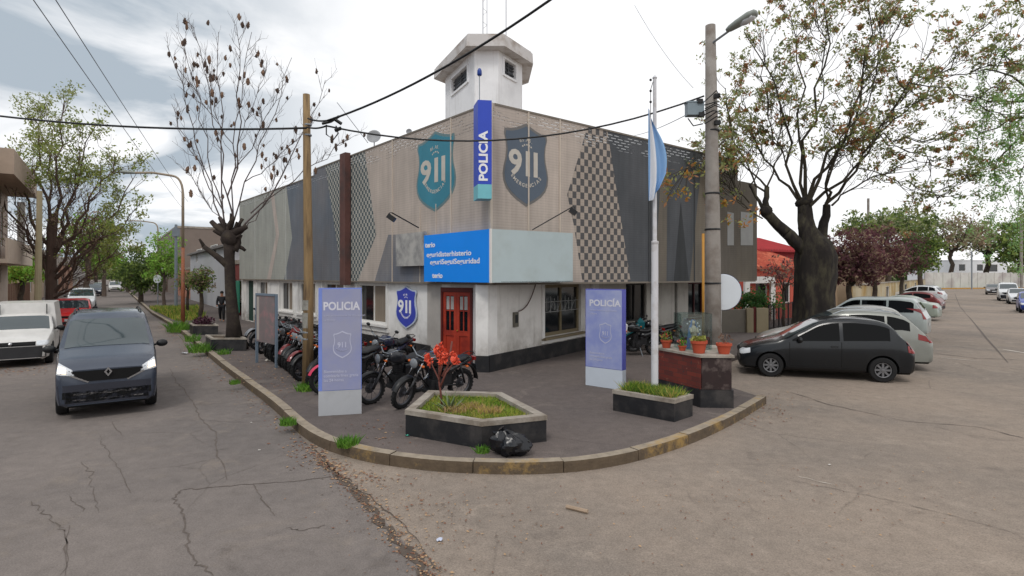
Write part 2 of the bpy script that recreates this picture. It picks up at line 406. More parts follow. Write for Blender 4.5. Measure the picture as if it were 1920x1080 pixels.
strip(mb, [(190, 815), (195, 840), (225, 880), (245, 925)], 0.008, wob=0.035); strip(mb, [(210, 790), (232, 820)], 0.008, wob=0.035)
strip(mb, [(150, 865), (172, 890), (175, 925), (185, 960)], 0.008, wob=0.035); strip(mb, [(130, 930), (155, 960)], 0.01); strip(mb, [(60, 940), (78, 962), (112, 985), (120, 1000), (112, 1080)], 0.012, wob=0.04); strip(mb, [(131, 985), (122, 1080)], 0.008)
strip(mb, [(1480, 900), (1580, 920), (1700, 945), (1850, 985), (1920, 1003)], 0.007, wob=0.02)
strip(mb, [(1790, 550), (1800, 575), (1830, 610), (1890, 680)], 0.05, wob=0.02, n=4); strip(mb, [(1750, 662), (1830, 672), (1925, 675)], 0.04, wob=0.03)
strip(mb, [(1480, 735), (1560, 760), (1700, 790), (1830, 800), (1920, 822)], 0.02, wob=0.03)
strip(mb, [(560, 770), (575, 800), (610, 830), (655, 850)], 0.012); strip(mb, [(590, 790), (640, 842)], 0.012)
mb.build('road_joint', M_tar, kind='structure')
# gutter seam between the two surfaces (dark patch of soil and tar)
mb = MB()
strip(mb, [(600, 862), (640, 900), (690, 950), (735, 1000), (790, 1060), (840, 1120)], 0.10, z=0.005, wob=0.06)
strip(mb, [(585, 835), (615, 872), (660, 905)], 0.03, z=0.005); strip(mb, [(655, 905), (700, 935), (760, 985), (830, 1075)], 0.012, z=0.005)
mb.build('gutter_seam', mat('gutter_soil', (86, 76, 68), 0.95, 0.4, 12.0), kind='structure')
mb = MB(); strip(mb, [(1765, 671), (1836, 677)], 0.11, z=0.005, wob=0.0, n=2); 
strip(mb, [(1495, 893), (1560, 908)], 0.012, z=0.005); strip(mb, [(1880, 655), (1960, 668)], 0.1, z=0.005, wob=0)
mb.build('road_marking', mat('worn_marking', (196, 188, 178), 0.9, 0.2, 6.0), kind='structure')
# fallen leaves
M_lf = [mat('dry_leaf_brown', (138, 106, 82), 0.9, 0.3, 20.0), mat('dry_leaf_tan', (170, 140, 108), 0.9, 0.3, 20.0), mat('dry_leaf_red', (118, 80, 62), 0.9, 0.3, 20.0)]
def scatter_leaves(mb, path, spread, n, z=0.008, s=(0.012, 0.035)):
    for _ in range(n):
        i = random.randrange(len(path) - 1); p = path[i].lerp(path[i + 1], random.random()) + Vector((random.gauss(0, spread), random.gauss(0, spread), 0))
        a = random.uniform(0, 6.3); q = random.uniform(*s); c_, s_ = math.cos(a) * q, math.sin(a) * q; t = random.uniform(0, 0.012)
        mb.add([(p.x - c_, p.y - s_, z + p.z), (p.x + s_ * 0.5, p.y - c_ * 0.5, z + p.z + t), (p.x + c_, p.y + s_, z + p.z + 0.004), (p.x - s_ * 0.5, p.y + c_ * 0.5, z + p.z + 0.001)], [(0, 1, 2, 3)], random.randrange(3))
mb = MB()
seam = [G(590, 850), G(640, 900), G(690, 945), G(735, 995), G(790, 1055), G(850, 1130)]
scatter_leaves(mb, seam, 0.085, 620, s=(0.008, 0.024)); scatter_leaves(mb, [G(450, 730), G(560, 835), G(610, 870), G(720, 905)], 0.16, 450)
scatter_leaves(mb, [G(700, 920), G(800, 960), G(900, 1000)], 0.45, 330, s=(0.008, 0.022)); scatter_leaves(mb, [G(1350, 800), G(1450, 775), G(1480, 740)], 0.25, 160)
scatter_leaves(mb, [G(300, 610), G(340, 640), G(440, 725)], 0.22, 500, s=(0.02, 0.05)); scatter_leaves(mb, [G(0, 690), G(60, 700), G(100, 660)], 0.3, 200, s=(0.02, 0.05))
scatter_leaves(mb, [G(1000, 960), G(1400, 980), G(1800, 900)], 0.8, 300, s=(0.008, 0.02))
w_ = [G(430, 665, 0.135), G(500, 700, 0.135), G(560, 735, 0.135)]
scatter_leaves(mb, w_, 0.35, 260, s=(0.015, 0.04)); scatter_leaves(mb, [G(690, 790, .135), G(760, 830, .135)], 0.3, 40)
mb.build('fallen_leaves', M_lf, label='dry brown and tan leaves scattered along the gutter seam and kerb', cat='leaves', kind='stuff')
# ------------------------------------------------------------------ police station on the corner
C0 = Vector((-0.53, 13.9, 0)); uL = Vector((-0.649, 0.761, 0)); uR = Vector((0.787, 0.617, 0))
oL = Vector((-0.761, -0.649, 0)); oR = Vector((0.617, -0.787, 0))     # outward normals
ZB, ZT, ZT2 = 2.39, 6.88, 6.63
def onplane(px, py, o, u):              # pixel ray meets the vertical plane through o along u
    k = (px - 960) / F
    s = (k * o.y - o.x) / (u.x - k * u.y)
    D = o.y + u.y * s
    return s, CH - (py - HY) / F * D, D
def WL(px, py): s, z, D = onplane(px, py, C0, uL); return s, z
def WR(px, py): s, z, D = onplane(px, py, C0, uR); return s, z
st = empty('police_station', (-3.0, 22.0, 0.13), label='corner police station clad in taupe and grey mesh panels with a white lookout tower', cat='building')
def clad_mat(name, rgb, rgb2=None, streak=0.12, chk=None):
    m = bpy.data.materials.new(name); m.use_nodes = True; t = m.node_tree; b = t.nodes['Principled BSDF']
    g = nd(t, 'ShaderNodeUVMap', uv_map='UVMap'); v = g.outputs[0]
    def noise(sc, stretch=(1, 1, 1), det=6.0, ro=0.6):
        mp = nd(t, 'ShaderNodeMapping'); mp.inputs['Scale'].default_value = stretch; t.links.new(v, mp.inputs[0])
        n = nd(t, 'ShaderNodeTexNoise', i_Scale=sc, i_Detail=det, i_Roughness=ro); t.links.new(mp.outputs[0], n.inputs['Vector']); return n.outputs[0]
    base = C3(*rgb)
    sp = nd(t, 'ShaderNodeSeparateXYZ'); t.links.new(v, sp.inputs[0])
    if chk:
        a = math_n(t, 'FLOOR', math_n(t, 'DIVIDE', sp.outputs[0], chk[0])); c = math_n(t, 'FLOOR', math_n(t, 'DIVIDE', sp.outputs[1], chk[1]))
        md = math_n(t, 'ABSOLUTE', math_n(t, 'MODULO', math_n(t, 'ADD', a, c), 2.0))
        base = mixc(t, math_n(t, 'GREATER_THAN', md, 0.5), C3(*rgb), C3(*rgb2))
    elif rgb2: base = mixc(t, ramp(t, noise(0.5, (1, 0.5, 1)), [(0.4, 0.0), (0.6, 1.0)]), base, C3(*rgb2))
    base = mixc(t, 1.0, base, ramp(t, noise(6.0, (1, 0.05, 1)), [(0.3, 1 - streak), (0.7, 1 + streak)]), 'MULTIPLY')
    base = mixc(t, 1.0, base, ramp(t, noise(1.2), [(0.3, 0.92), (0.7, 1.08)]), 'MULTIPLY')
    # thin horizontal joints of the mesh sheets
    fr = math_n(t, 'FRACT', math_n(t, 'MULTIPLY', sp.outputs[1], 14.0))
    base = mixc(t, math_n(t, 'MULTIPLY', math_n(t, 'LESS_THAN', fr, 0.3), 0.10), base, (0.02, 0.02, 0.02))
    t.links.new(base, b.inputs['Base Color']); b.inputs['Roughness'].default_value = 0.7; b.inputs['Specular IOR Level'].default_value = 0.25
    # open slots near the top edge, where the sky shows through
    br = nd(t, 'ShaderNodeTexBrick', offset=0.5, i_Scale=1.0); t.links.new(v, br.inputs['Vector'])
    br.inputs['Mortar Size'].default_value = 0.026; br.inputs['Mortar Smooth'].default_value = 0.0; br.inputs['Brick Width'].default_value = 0.30; br.inputs['Row Height'].default_value = 0.085
    hole = math_n(t, 'SUBTRACT', 1.0, br.outputs['Fac'])
    nz = ramp(t, noise(1.6, (0.6, 2.5, 1), 3.0), [(0.45, 0.0), (0.5, 1.0)])
    hi = math_n(t, 'GREATER_THAN', math_n(t, 'ADD', sp.outputs[1], 0.0), 6.33)
    lo = math_n(t, 'LESS_THAN', sp.outputs[1], 6.80)
    hole = math_n(t, 'MULTIPLY', math_n(t, 'MULTIPLY', hole, nz), math_n(t, 'MULTIPLY', hi, lo))
    al = math_n(t, 'SUBTRACT', 1.0, math_n(t, 'MULTIPLY', hole, 0.55)); t.links.new(al, b.inputs['Alpha'])
    return m
K_taupe = clad_mat('mesh_taupe', (184, 172, 162), (176, 165, 156)); K_grey = clad_mat('mesh_light_grey', (164, 165, 158), (154, 156, 150))
K_slate = clad_mat('mesh_slate', (104, 112, 122), (116, 116, 120)); K_dark = clad_mat('mesh_charcoal', (88, 90, 94), (78, 81, 85)); K_olive = clad_mat('mesh_olive', (118, 110, 98), (104, 98, 90))
K_chk = clad_mat('mesh_chequer', (172, 170, 162), (80, 90, 94), 0.05, chk=(0.125, 0.125)); K_chk2 = clad_mat('mesh_chequer_wide', (170, 158, 147), (88, 87, 88), 0.05, chk=(0.155, 0.19))
K_pink = clad_mat('mesh_pale_stripe', (182, 170, 162)); K_smudge = clad_mat('mesh_dark_patch', (108, 112, 122), (136, 132, 130))
def panel(side, pts, m, name='cladding_panel', off=0.0, th=0.03):
    """pts = (px, z or ('y',py)) along the wall; one sheet of printed mesh"""
    o, u, n = (C0, uL, oL) if side == 'L' else (C0, uR, oR)
    sz = []
    for px, q in pts:
        s, z, D = onplane(px, q[1] if isinstance(q, tuple) else HY, o, u)
        sz.append((s, z if isinstance(q, tuple) else q))
    mb = MB(); w_ = [o + u * s + n * off + Vector((0, 0, z)) for s, z in sz]
    mb.slab(w_, n, th)
    for i, (s, z) in enumerate(sz * 2): mb.uv[i] = (s, z)
    return mb.build(name, m, st)
Y = lambda v: ('y', v)
# left face, far to near
panel('L', [(450, ZB), (450, ZT2), (538, ZT2), (549, Y(446)), (534, ZB)], K_grey)
panel('L', [(502, ZB), (519, Y(440)), (508, ZT2 - .02), (514, ZT2 - .02), (525, Y(440)), (509, ZB)], K_pink, off=0.033, th=0.004)
panel('L', [(534, ZB), (549, Y(446)), (538, ZT2), (589, ZT2), (589, ZB)], K_slate)
panel('L', [(589, ZB), (589, ZT), (611, ZT), (644, ZB)], K_slate)
panel('L', [(644, ZB), (611, ZT), (655, ZT), (655, ZB)], K_chk)
panel('L', [(655, ZB), (655, ZT), (685, ZT), (707, Y(440)), (673, ZB)], K_chk)
panel('L', [(673, ZB), (707, Y(440)), (685, ZT), (919.3, ZT), (919.3, ZB)], K_taupe)
panel('L', [(704, ZB), (730, Y(440)), (790, Y(440)), (800, ZB)], K_smudge, off=0.033, th=0.004)
# right face, near to far
panel('R', [(921.5, ZB), (921.5, ZT), (1101, ZT), (1062, Y(365)), (1074, Y(420)), (1091, ZB)], K_taupe)
panel('R', [(1091, ZB), (1074, Y(420)), (1062, Y(365)), (1101, ZT), (1137, ZT), (1181, ZB)], K_chk2)
panel('R', [(1181, ZB), (1137, ZT), (1316, ZT), (1292, ZB)], K_dark)
panel('R', [(1292, ZB), (1316, ZT), (1382, ZT), (1382, ZB)], K_olive)
panel('R', [(1382, ZB), (1382, ZT - .75), (1418, ZT - .75), (1418, ZB)], K_olive)
panel('R', [(1225, ZB), (1240, ZT - .4), (1250, ZT - .4), (1248, ZB)], K_olive, off=0.033, th=0.004)
panel('R', [(1262, ZB), (1275, Y(380)), (1290, ZB)], clad_mat('mesh_green_black', (60, 62, 64)), off=0.033, th=0.004)
for a, b in ((1362, 1374), (1387, 1410)): panel('R', [(a, Y(460)), (a, Y(397)), (b, Y(400)), (b, Y(460))], mat('pale_pane', (150, 150, 148), 0.4), 'window', off=0.033, th=0.01)
# cover profiles over the sheet joints, the corner post, edge trims
M_seam = mat('pale_profile', (200, 188, 174), 0.6, 0.08); M_seamg = mat('grey_profile', (180, 182, 178), 0.6, 0.08)
def vprof(side, px, m, wd=0.035, z0=ZB, z1=ZT - 0.03):
    o, u, n = (C0, uL, oL) if side == 'L' else (C0, uR, oR)
    s, _, _ = onplane(px, HY, o, u); p = o + u * s + n * 0.045
    mb = MB(); mb.box((p.x, p.y, (z0 + z1) / 2), (wd, 0.03, z1 - z0), rot=math.atan2(u.y, u.x)); mb.build('cover_profile', m, st)
for px in (738, 848): vprof('L', px, M_seam)
for px in (480, 538): vprof('L', px, M_seamg, 0.05, z1=ZT2 - .03)
for px in (790, 820): vprof('L', px, M_seam, 0.02, z1=4.6)
for px in (989, 1048): vprof('R', px, M_seam)
for px in (1215, 1300): vprof('R', px, mat('dark_profile', (66, 68, 70), 0.6), 0.03)
mb = MB(); mb.box((C0.x, C0.y - 0.02, (ZB + ZT) / 2), (0.075, 0.075, ZT - ZB), rot=R(40)); mb.build('corner_post', M_seam, st)
for side, s0, s1, z in (('L', 0.1, 11.4, ZT - .02), ('L', 11.5, 22.3, ZT2 - .02), ('R', 0.1, 11.35, ZT - .02), ('L', 0.1, 22.3, ZB - .012), ('R', 0.1, 12.6, ZB - .012)):
    o, u, n = (C0, uL, oL) if side == 'L' else (C0, uR, oR); p = o + u * (s0 + s1) / 2 + n * 0.01
    mb = MB(); mb.box((p.x, p.y, z), (s1 - s0, 0.07, 0.05), rot=math.atan2(u.y, u.x)); mb.build('edge_trim', mat('trim_brown', (120, 112, 102), 0.7), st)
# brown steel beam standing proud of the left face
s0, _, _ = onplane(655, HY, C0, uL); p = C0 + uL * s0 + oL * 0.16
mb = MB(); mb.box((p.x, p.y, (2.25 + 6.95) / 2), (0.46, 0.2, 4.7), rot=math.atan2(uL.y, uL.x)); mb.build('steel_beam', mat('rust_brown_steel', (98, 66, 60), 0.7, 0.2, 3.0, 0.1, rgb2=(70, 58, 56), amt2=0.4), st)
# inner block and roof
def off(p, du, dv): return p
inn = [C0 - oL * 0.22 - oR * 0.22, C0 + uL * 22.2 - oL * 0.22, C0 + uL * 22.2 + uR * 12.4, C0 + uR * 12.5 - oR * 0.22]
mb = MB(); mb.prism([p[:2] for p in inn], 2.44, 6.15); mb.build('upper_wall', mat('inner_render', (120, 116, 110), 0.9, 0.1), st)
mb = MB(); mb.prism([p[:2] for p in [inn[0] - oL * .2 - oR * .2, inn[1] - oL * .2, inn[2], inn[3] - oR * .2]], 6.154, 6.25); mb.build('roof', M_conc, st)
# ---- ground floor walls with openings
P0 = Vector((-0.61, 14.2, 0)); uR1 = Vector((0.571, 0.821, 0)).normalized()
Kk = P0 + uR1 * 5.8; Ke = Kk + uR * 7.6
W_TOP = 2.36
M_whiteR = mat('beige_grey_paint', (206, 202, 194), 0.85, 0.06, 1.4, 0.1, rgb2=(180, 176, 168), amt2=0.4, scale2=1.0)
def wall_run(o, u, s0, s1, z0, z1, ops, m, name='wall', th=0.22):
    """wall from s0 to s1 along u with openings (a,b,za,zb)"""
    n = Vector((u.y, -u.x, 0))
    if n.y > 0: n = -n
    mb = MB(); an = math.atan2(u.y, u.x); cur = s0
    def pc(a, b, za, zb):
        if b - a < 1e-3 or zb - za < 1e-3: return
        p = o + u * (a + b) / 2 - n * th / 2; mb.box((p.x, p.y, (za + zb) / 2), (b - a, th, zb - za), rot=an)
    for a, b, za, zb in sorted(ops):
        pc(cur, a, z0, z1); pc(a, b, z0, za); pc(a, b, zb, z1); cur = b
    pc(cur, s1, z0, z1); mb.build(name, m, st); return n, an
M_frame = mat('white_window_frame', (222, 220, 216), 0.6, 0.05); M_curt = mat('beige_curtain', (132, 120, 106), 0.9, 0.2, 3.0, stretch=(8, 8, 0.4))
M_woodf = mat('olive_wood_frame', (120, 108, 84), 0.7, 0.12, 4.0)
def window(o, u, n, a, b, za, zb, fm, split=1, curtain=None, sill=True, bars=0, fw=0.06):
    an = math.atan2(u.y, u.x)
    fr = MB(); dz = 0.12
    def bx(mb, s_, z_, ls, lz, d, t, mi=0): p = o + u * s_ - n * d; mb.box((p.x, p.y, z_), (ls, t, lz), rot=an, mi=mi)
    zm = (za + zb) / 2
    bx(fr, a + fw / 2, zm, fw, zb - za, dz, 0.07); bx(fr, b - fw / 2, zm, fw, zb - za, dz, 0.07)
    bx(fr, (a + b) / 2, za + fw / 2, b - a - 2 * fw, fw, dz, 0.066); bx(fr, (a + b) / 2, zb - fw / 2, b - a - 2 * fw, fw, dz, 0.066)
    for k in range(1, split + 1): bx(fr, a + (b - a) * k / (split + 1), zm, fw * 0.8, zb - za - 2 * fw, dz, 0.062)
    f = fr.build('window', fm, st)
    pn = MB(); bx(pn, (a + b) / 2, zm, b - a - 0.02, zb - za - 0.02, dz + 0.02, 0.008); pn.build('pane', M_glass if not curtain else mat('thin_glass_' + curtain.name, tuple(0 for _ in range(3)), 0.05) if False else M_glass, f)
    if curtain:
        cu = MB(); bx(cu, a + (b - a) * 0.3, zm, (b - a) * 0.5, zb - za - 0.1, dz - 0.0, 0.012); cu.build('curtain', curtain, f)
    if bars:
        br = MB()
        for k in range(1, bars + 1): bx(br, a + (b - a) * k / (bars + 1), zm, 0.016, zb - za, 0.02, 0.016)
        for q in (0.3, 0.62): bx(br, (a + b) / 2, za + (zb - za) * q, b - a, 0.02, 0.04, 0.01)
        br.build('grille', mat('dark_bars', (60, 58, 56), 0.5), f)
    if sill:
        sb = MB(); bx(sb, (a + b) / 2, za - 0.05, b - a + 0.22, 0.07, -0.05, 0.16); sb.build('sill', fm, f)
    return f
# left wall
opsL = [(5.35, 7.5, 0.98, 2.30), (8.6, 10.6, 0.98, 2.30), (11.35, 13.35, 0.98, 2.30), (14.0, 15.75, 0.98, 2.30), (17.5, 19.2, 0.98, 2.30), (20.0, 21.3, 0.15, 2.30)]
sA, _, _ = onplane(808, HY, P0, uL)
nL_, anL = wall_run(P0, uL, sA, 22.2, 0.135, W_TOP, opsL, M_white)
for i, (a, b, za, zb) in enumerate(opsL[:5]): window(P0, uL, nL_, a, b, za, zb, M_frame, 1 if i else 1, M_curt)
for a, b, za, zb in opsL[:5]:            # raised surrounds
    mb = MB()
    for s_, z_, ls, lz in ((a - .06, (za + zb) / 2, .12, zb - za + .06), (b + .06, (za + zb) / 2, .12, zb - za + .06), ((a + b) / 2, za - .18, b - a + .36, .14)):
        p = P0 + uL * s_ + nL_ * 0.025; mb.box((p.x, p.y, z_), (ls, 0.05, lz), rot=anL)
    mb.build('window_surround', M_frame, st)
def plinth(o, u, s0, s1, n, z1=0.56):
    an = math.atan2(u.y, u.x); p = o + u * (s0 + s1) / 2 + n * 0.02; mb = MB(); mb.box((p.x, p.y, (0.13 + z1) / 2), (s1 - s0, 0.05, z1 - 0.13), rot=an); mb.build('plinth', M_black, st)
plinth(P0, uL, sA, 19.6, nL_)
# dark entrance at the far end of the left wall
p = P0 + uL * 20.65 - nL_ * 0.16; mb = MB(); mb.box((p.x, p.y, 1.2), (1.3, 0.05, 2.2), rot=anL); mb.build('side_door', mat('dark_green_door', (28, 60, 52), 0.6), st)
# pillar, jambs and red double door in the recess
A = Vector((-1.06, 15.2, 0)); B = Vector((-1.97, 15.72, 0)); PA = P0 + uL * sA; P1 = Vector((-0.925, 14.27, 0))
mb = MB(); mb.prism([P0[:2], P1[:2], (A + Vector((0.0, 0, 0)))[:2], (A + Vector((0.32, 0.12, 0)))[:2], (P0 + uR1 * 0.4)[:2]], 0.135, W_TOP); mb.build('pillar', M_white, st)
mb = MB(); mb.prism([(P0 + Vector((.03, -.03, 0)))[:2], (P1 + Vector((-.02, -.03, 0)))[:2], (P1 + Vector((-.02, .25, 0)))[:2], (P0 + Vector((.05, .25, 0)))[:2]], 0.13, 0.55); mb.build('plinth', M_black, st)
mb = MB(); q = B + Vector((-0.1, 0.15, 0)); mb.prism([PA[:2], (PA + uL * 0.2)[:2], q[:2], B[:2]], 0.135, W_TOP); mb.build('door_jamb', mat('grey_jamb', (170, 164, 158), 0.85), st)
mb = MB(); back = Vector((A.x, A.y + 0.25, 0)); mb.prism([A[:2], B[:2], (B + Vector((0.1, .3, 0)))[:2], (A + Vector((.1, .3, 0)))[:2]], 2.26, W_TOP); mb.build('lintel', M_white, st)
ud = (B - A).normalized(); nd_ = Vector((ud.y, -ud.x, 0)); nd_ = nd_ if nd_.y < 0 else -nd_
M_red = mat('red_painted_wood', (168, 56, 36), 0.5, 0.12, 5.0, 0.05, rgb2=(136, 42, 30), amt2=0.4, scale2=2.0)
M_redd = mat('dark_red_frame', (94, 30, 26), 0.55, 0.1)
wd = (B - A).length; an = math.atan2(ud.y, ud.x)
def dbox(mb, s_, z_, ls, lz, d, t): p = A + ud * s_ + nd_ * d; mb.box((p.x, p.y, z_), (ls, t, lz), rot=an)
mb = MB(); dbox(mb, wd / 2, 2.2, wd, 0.12, 0, 0.12); dbox(mb, 0.03, 1.15, 0.06, 2.0, 0, 0.12); dbox(mb, wd - .03, 1.15, 0.06, 2.0, 0, 0.12); dbox(mb, wd / 2, 0.16, wd - .13, 0.05, 0, 0.118)
mb.build('door_frame', M_redd, st)
for k in range(2):
    lw = (wd - 0.14) / 2; s_ = 0.07 + lw / 2 + k * (lw + 0.004)
    mb = MB()
    dbox(mb, s_ - lw / 2 + .045, 1.16, .09, 1.94, 0, .05); dbox(mb, s_ + lw / 2 - .045, 1.16, .09, 1.94, 0, .05)
    for z_, h_ in ((0.27, .16), (1.0, .14), (2.08, .1)): dbox(mb, s_, z_, lw - .18, h_, 0, .048)
    dbox(mb, s_, 0.64, lw - .18, .58, -.01, .02)
    dbox(mb, s_, 1.55, .03, .97, 0, .04); dbox(mb, s_, 1.62, lw - .18, .03, 0, .036)
    d_ = mb.build('door', M_red, st)
    g = MB(); dbox(g, s_, 1.55, lw - .19, .95, -.01, .008); g.build('pane', M_glass, d_)
    g = MB(); dbox(g, s_, 1.83, lw - .2, .36, -.0, .006); g.build('notice', mat('pale_paper', (170, 168, 165), 0.8), d_)
    if k == 0:
        g = MB(); hp = A + ud * (s_ + lw / 2 - .04) + nd_ * .05; g.ball((hp.x, hp.y, 1.08), .025, 8); g.build('handle', mat('brass', (190, 150, 70), 0.3, metal=1.0), d_, smooth=True)
# right wall
opsR = [(2.7, 5.02, 0.78, 2.32)]
nR1, anR1 = wall_run(P0, uR1, 0.4, 5.8, 0.135, W_TOP, opsR, mat('white_grey_wall', (222, 219, 214), 0.85, 0.06, 1.4, 0.15, rgb2=(190, 186, 180), amt2=0.45, scale2=0.9, bscale=30))
window(P0, uR1, nR1, 2.7, 5.02, 0.78, 2.32, M_woodf, 1, None, True, bars=0, fw=0.1)
mb = MB()
for s_, z_, ls, lz in ((2.62, 1.55, .14, 1.62), (3.9, 0.64, 2.7, .08)): p = P0 + uR1 * s_ + nR1 * .025; mb.box((p.x, p.y, z_), (ls, .05, lz), rot=anR1)
mb.build('window_surround', M_frame, st)
mb = MB()                                 # scrolled bars in the window
for k in range(9):
    s_ = 2.95 + k * 0.22; p = P0 + uR1 * s_ - nR1 * .05
    mb.box((p.x, p.y, 1.72), (0.014, 0.014, 0.5 if k % 2 else 0.36), rot=anR1)
for z_ in (1.5, 1.8): p = P0 + uR1 * 3.86 - nR1 * .05; mb.box((p.x, p.y, z_), (2.1, 0.014, 0.016), rot=anR1)
for k in range(4):
    p = P0 + uR1 * (3.1 + k * 0.44) - nR1 * .05; q = p + uR1 * .25
    mb.tube([(p.x, p.y, 1.5), (q.x, q.y, 1.8)], .007, 4)
mb.build('window_bars', mat('pale_bars', (150, 150, 148), 0.5), st)
plinth(P0, uR1, 0.02, 5.8, nR1)
opsR2 = [(1.75, 2.9, 0.92, 2.3), (4.62, 4.8, 0.15, 2.3), (5.5, 6.6, 0.9, 2.3)]
nR2, anR2 = wall_run(Kk, uR, 0.0, 7.6, 0.135, W_TOP, opsR2, M_whiteR)
window(Kk, uR, nR2, 1.75, 2.9, 0.92, 2.3, mat('dark_frame', (60, 56, 52), 0.6), 1); window(Kk, uR, nR2, 5.5, 6.6, 0.9, 2.3, mat('maroon_frame', (84, 40, 40), 0.6), 1)
p = Kk + uR * 4.7 - nR2 * .12; mb = MB(); mb.box((p.x, p.y, 1.2), (.2, .03, 2.2), rot=anR2); mb.build('pane', M_glass, st)
plinth(Kk, uR, 0.0, 4.6, nR2, 0.5)
for s_ in (0.05, 7.5): p = Kk + uR * s_ + nR2 * .06; mb = MB(); mb.box((p.x, p.y, 1.25), (.3, .2, 2.2), rot=anR2); mb.build('wall_pillar', M_white, st)
# slab closing the overhang
sp = [C0 - oL * .05 - oR * .05, C0 + uL * 22.2 - oL * .05, C0 + uL * 22.2 + uR * 12.4, C0 + uR * 12.5 - oR * .05]
mb = MB(); mb.prism([p[:2] for p in sp], 2.365, 2.435); mb.build('overhang_slab', mat('soffit', (110, 104, 98), 0.9), st)
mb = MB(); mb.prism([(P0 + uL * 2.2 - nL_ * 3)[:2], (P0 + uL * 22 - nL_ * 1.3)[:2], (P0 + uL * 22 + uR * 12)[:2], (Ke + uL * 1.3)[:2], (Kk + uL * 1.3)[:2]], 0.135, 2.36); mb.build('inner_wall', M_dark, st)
# meter box with its cable on the right wall
mbx = MB(); p = P0 + uR1 * 1.2 + nR1 * .03; mbx.box((p.x, p.y, 1.40), (.2, .06, .4), rot=anR1); o_ = mbx.build('meter_box', mat('grey_olive_metal', (98, 94, 84), 0.6), st)
mbx = MB(); mbx.box((p.x + nR1.x * .035, p.y + nR1.y * .035, 1.42), (.12, .01, .22), rot=anR1); mbx.build('cover', M_plas, o_)
mbx = MB(); pts = [P0 + uR1 * (1.3 + .9 * t) + nR1 * .06 + Vector((0, 0, 1.62 + .1 * t + .7 * t ** 2.5)) for t in [i / 8 for i in range(9)]]
mbx.tube(pts, .016, 5); mbx.build('conduit', mat('brown_cable', (84, 60, 54), 0.7), st)
# ---- lookout tower
def off_poly(poly, d):
    n = len(poly); out = []; c = sum((Vector(p) for p in poly), Vector((0, 0))) / n
    for i in range(n):
        a = Vector(poly[i - 1]); b = Vector(poly[i]); e = Vector(poly[(i + 1) % n])
        n1_ = Vector(((b - a).y, -(b - a).x)).normalized(); n2_ = Vector(((e - b).y, -(e - b).x)).normalized()
        if n1_.dot(b - c) < 0: n1_ = -n1_
        if n2_.dot(b - c) < 0: n2_ = -n2_
        m_ = (n1_ + n2_); out.append(tuple(b + m_ * d / max(0.3, 1 + n1_.dot(n2_))))
    return out
TP = [(-1.17, 17.5), (-0.42, 17.5), (0.34, 18.7), (0.25, 20.3), (-0.6, 21.2), (-1.5, 21.2), (-2.38, 20.0)]
def splash(m, z0, z1, rgb=(112, 100, 86), amt=.75):     # rain splash and street dirt, blotchy, up to about z1
    t = m.node_tree; b = t.nodes['Principled BSDF']; g = nd(t, 'ShaderNodeNewGeometry'); sp = nd(t, 'ShaderNodeSeparateXYZ'); t.links.new(g.outputs['Position'], sp.inputs[0])
    n = nd(t, 'ShaderNodeTexNoise', i_Scale=2.2, i_Detail=9.0, i_Roughness=.75); t.links.new(g.outputs['Position'], n.inputs['Vector'])
    h = math_n(t, 'MULTIPLY', math_n(t, 'SUBTRACT', z1, sp.outputs[2]), 1.0 / (z1 - z0), True); f = math_n(t, 'MULTIPLY', math_n(t, 'POWER', h, 1.6), ramp(t, n.outputs[0], [(.38, .1), (.62, 1.0)]))
    old = b.inputs['Base Color'].links[0].from_socket; t.links.new(mixc(t, math_n(t, 'MULTIPLY', f, amt), old, C3(*rgb)), b.inputs['Base Color'])
    mp = nd(t, 'ShaderNodeMapping'); mp.inputs['Scale'].default_value = (7, 7, .35); t.links.new(g.outputs['Position'], mp.inputs[0]); n2 = nd(t, 'ShaderNodeTexNoise', i_Scale=1.0, i_Detail=6.0, i_Roughness=.7); t.links.new(mp.outputs[0], n2.inputs['Vector'])
    old = b.inputs['Base Color'].links[0].from_socket; t.links.new(mixc(t, ramp(t, n2.outputs[0], [(.56, 0), (.78, .5)]), old, C3(*rgb)), b.inputs['Base Color'])
for m_ in (M_white, MATS['white_grey_wall'], M_whiteR): splash(m_, .5, 1.25)
M_tow = mat('tower_white', (240, 240, 242), 0.85, 0.04, 1.5, 0.1, rgb2=(228, 228, 230), amt2=0.35)
TB, TT = 6.0, 9.62
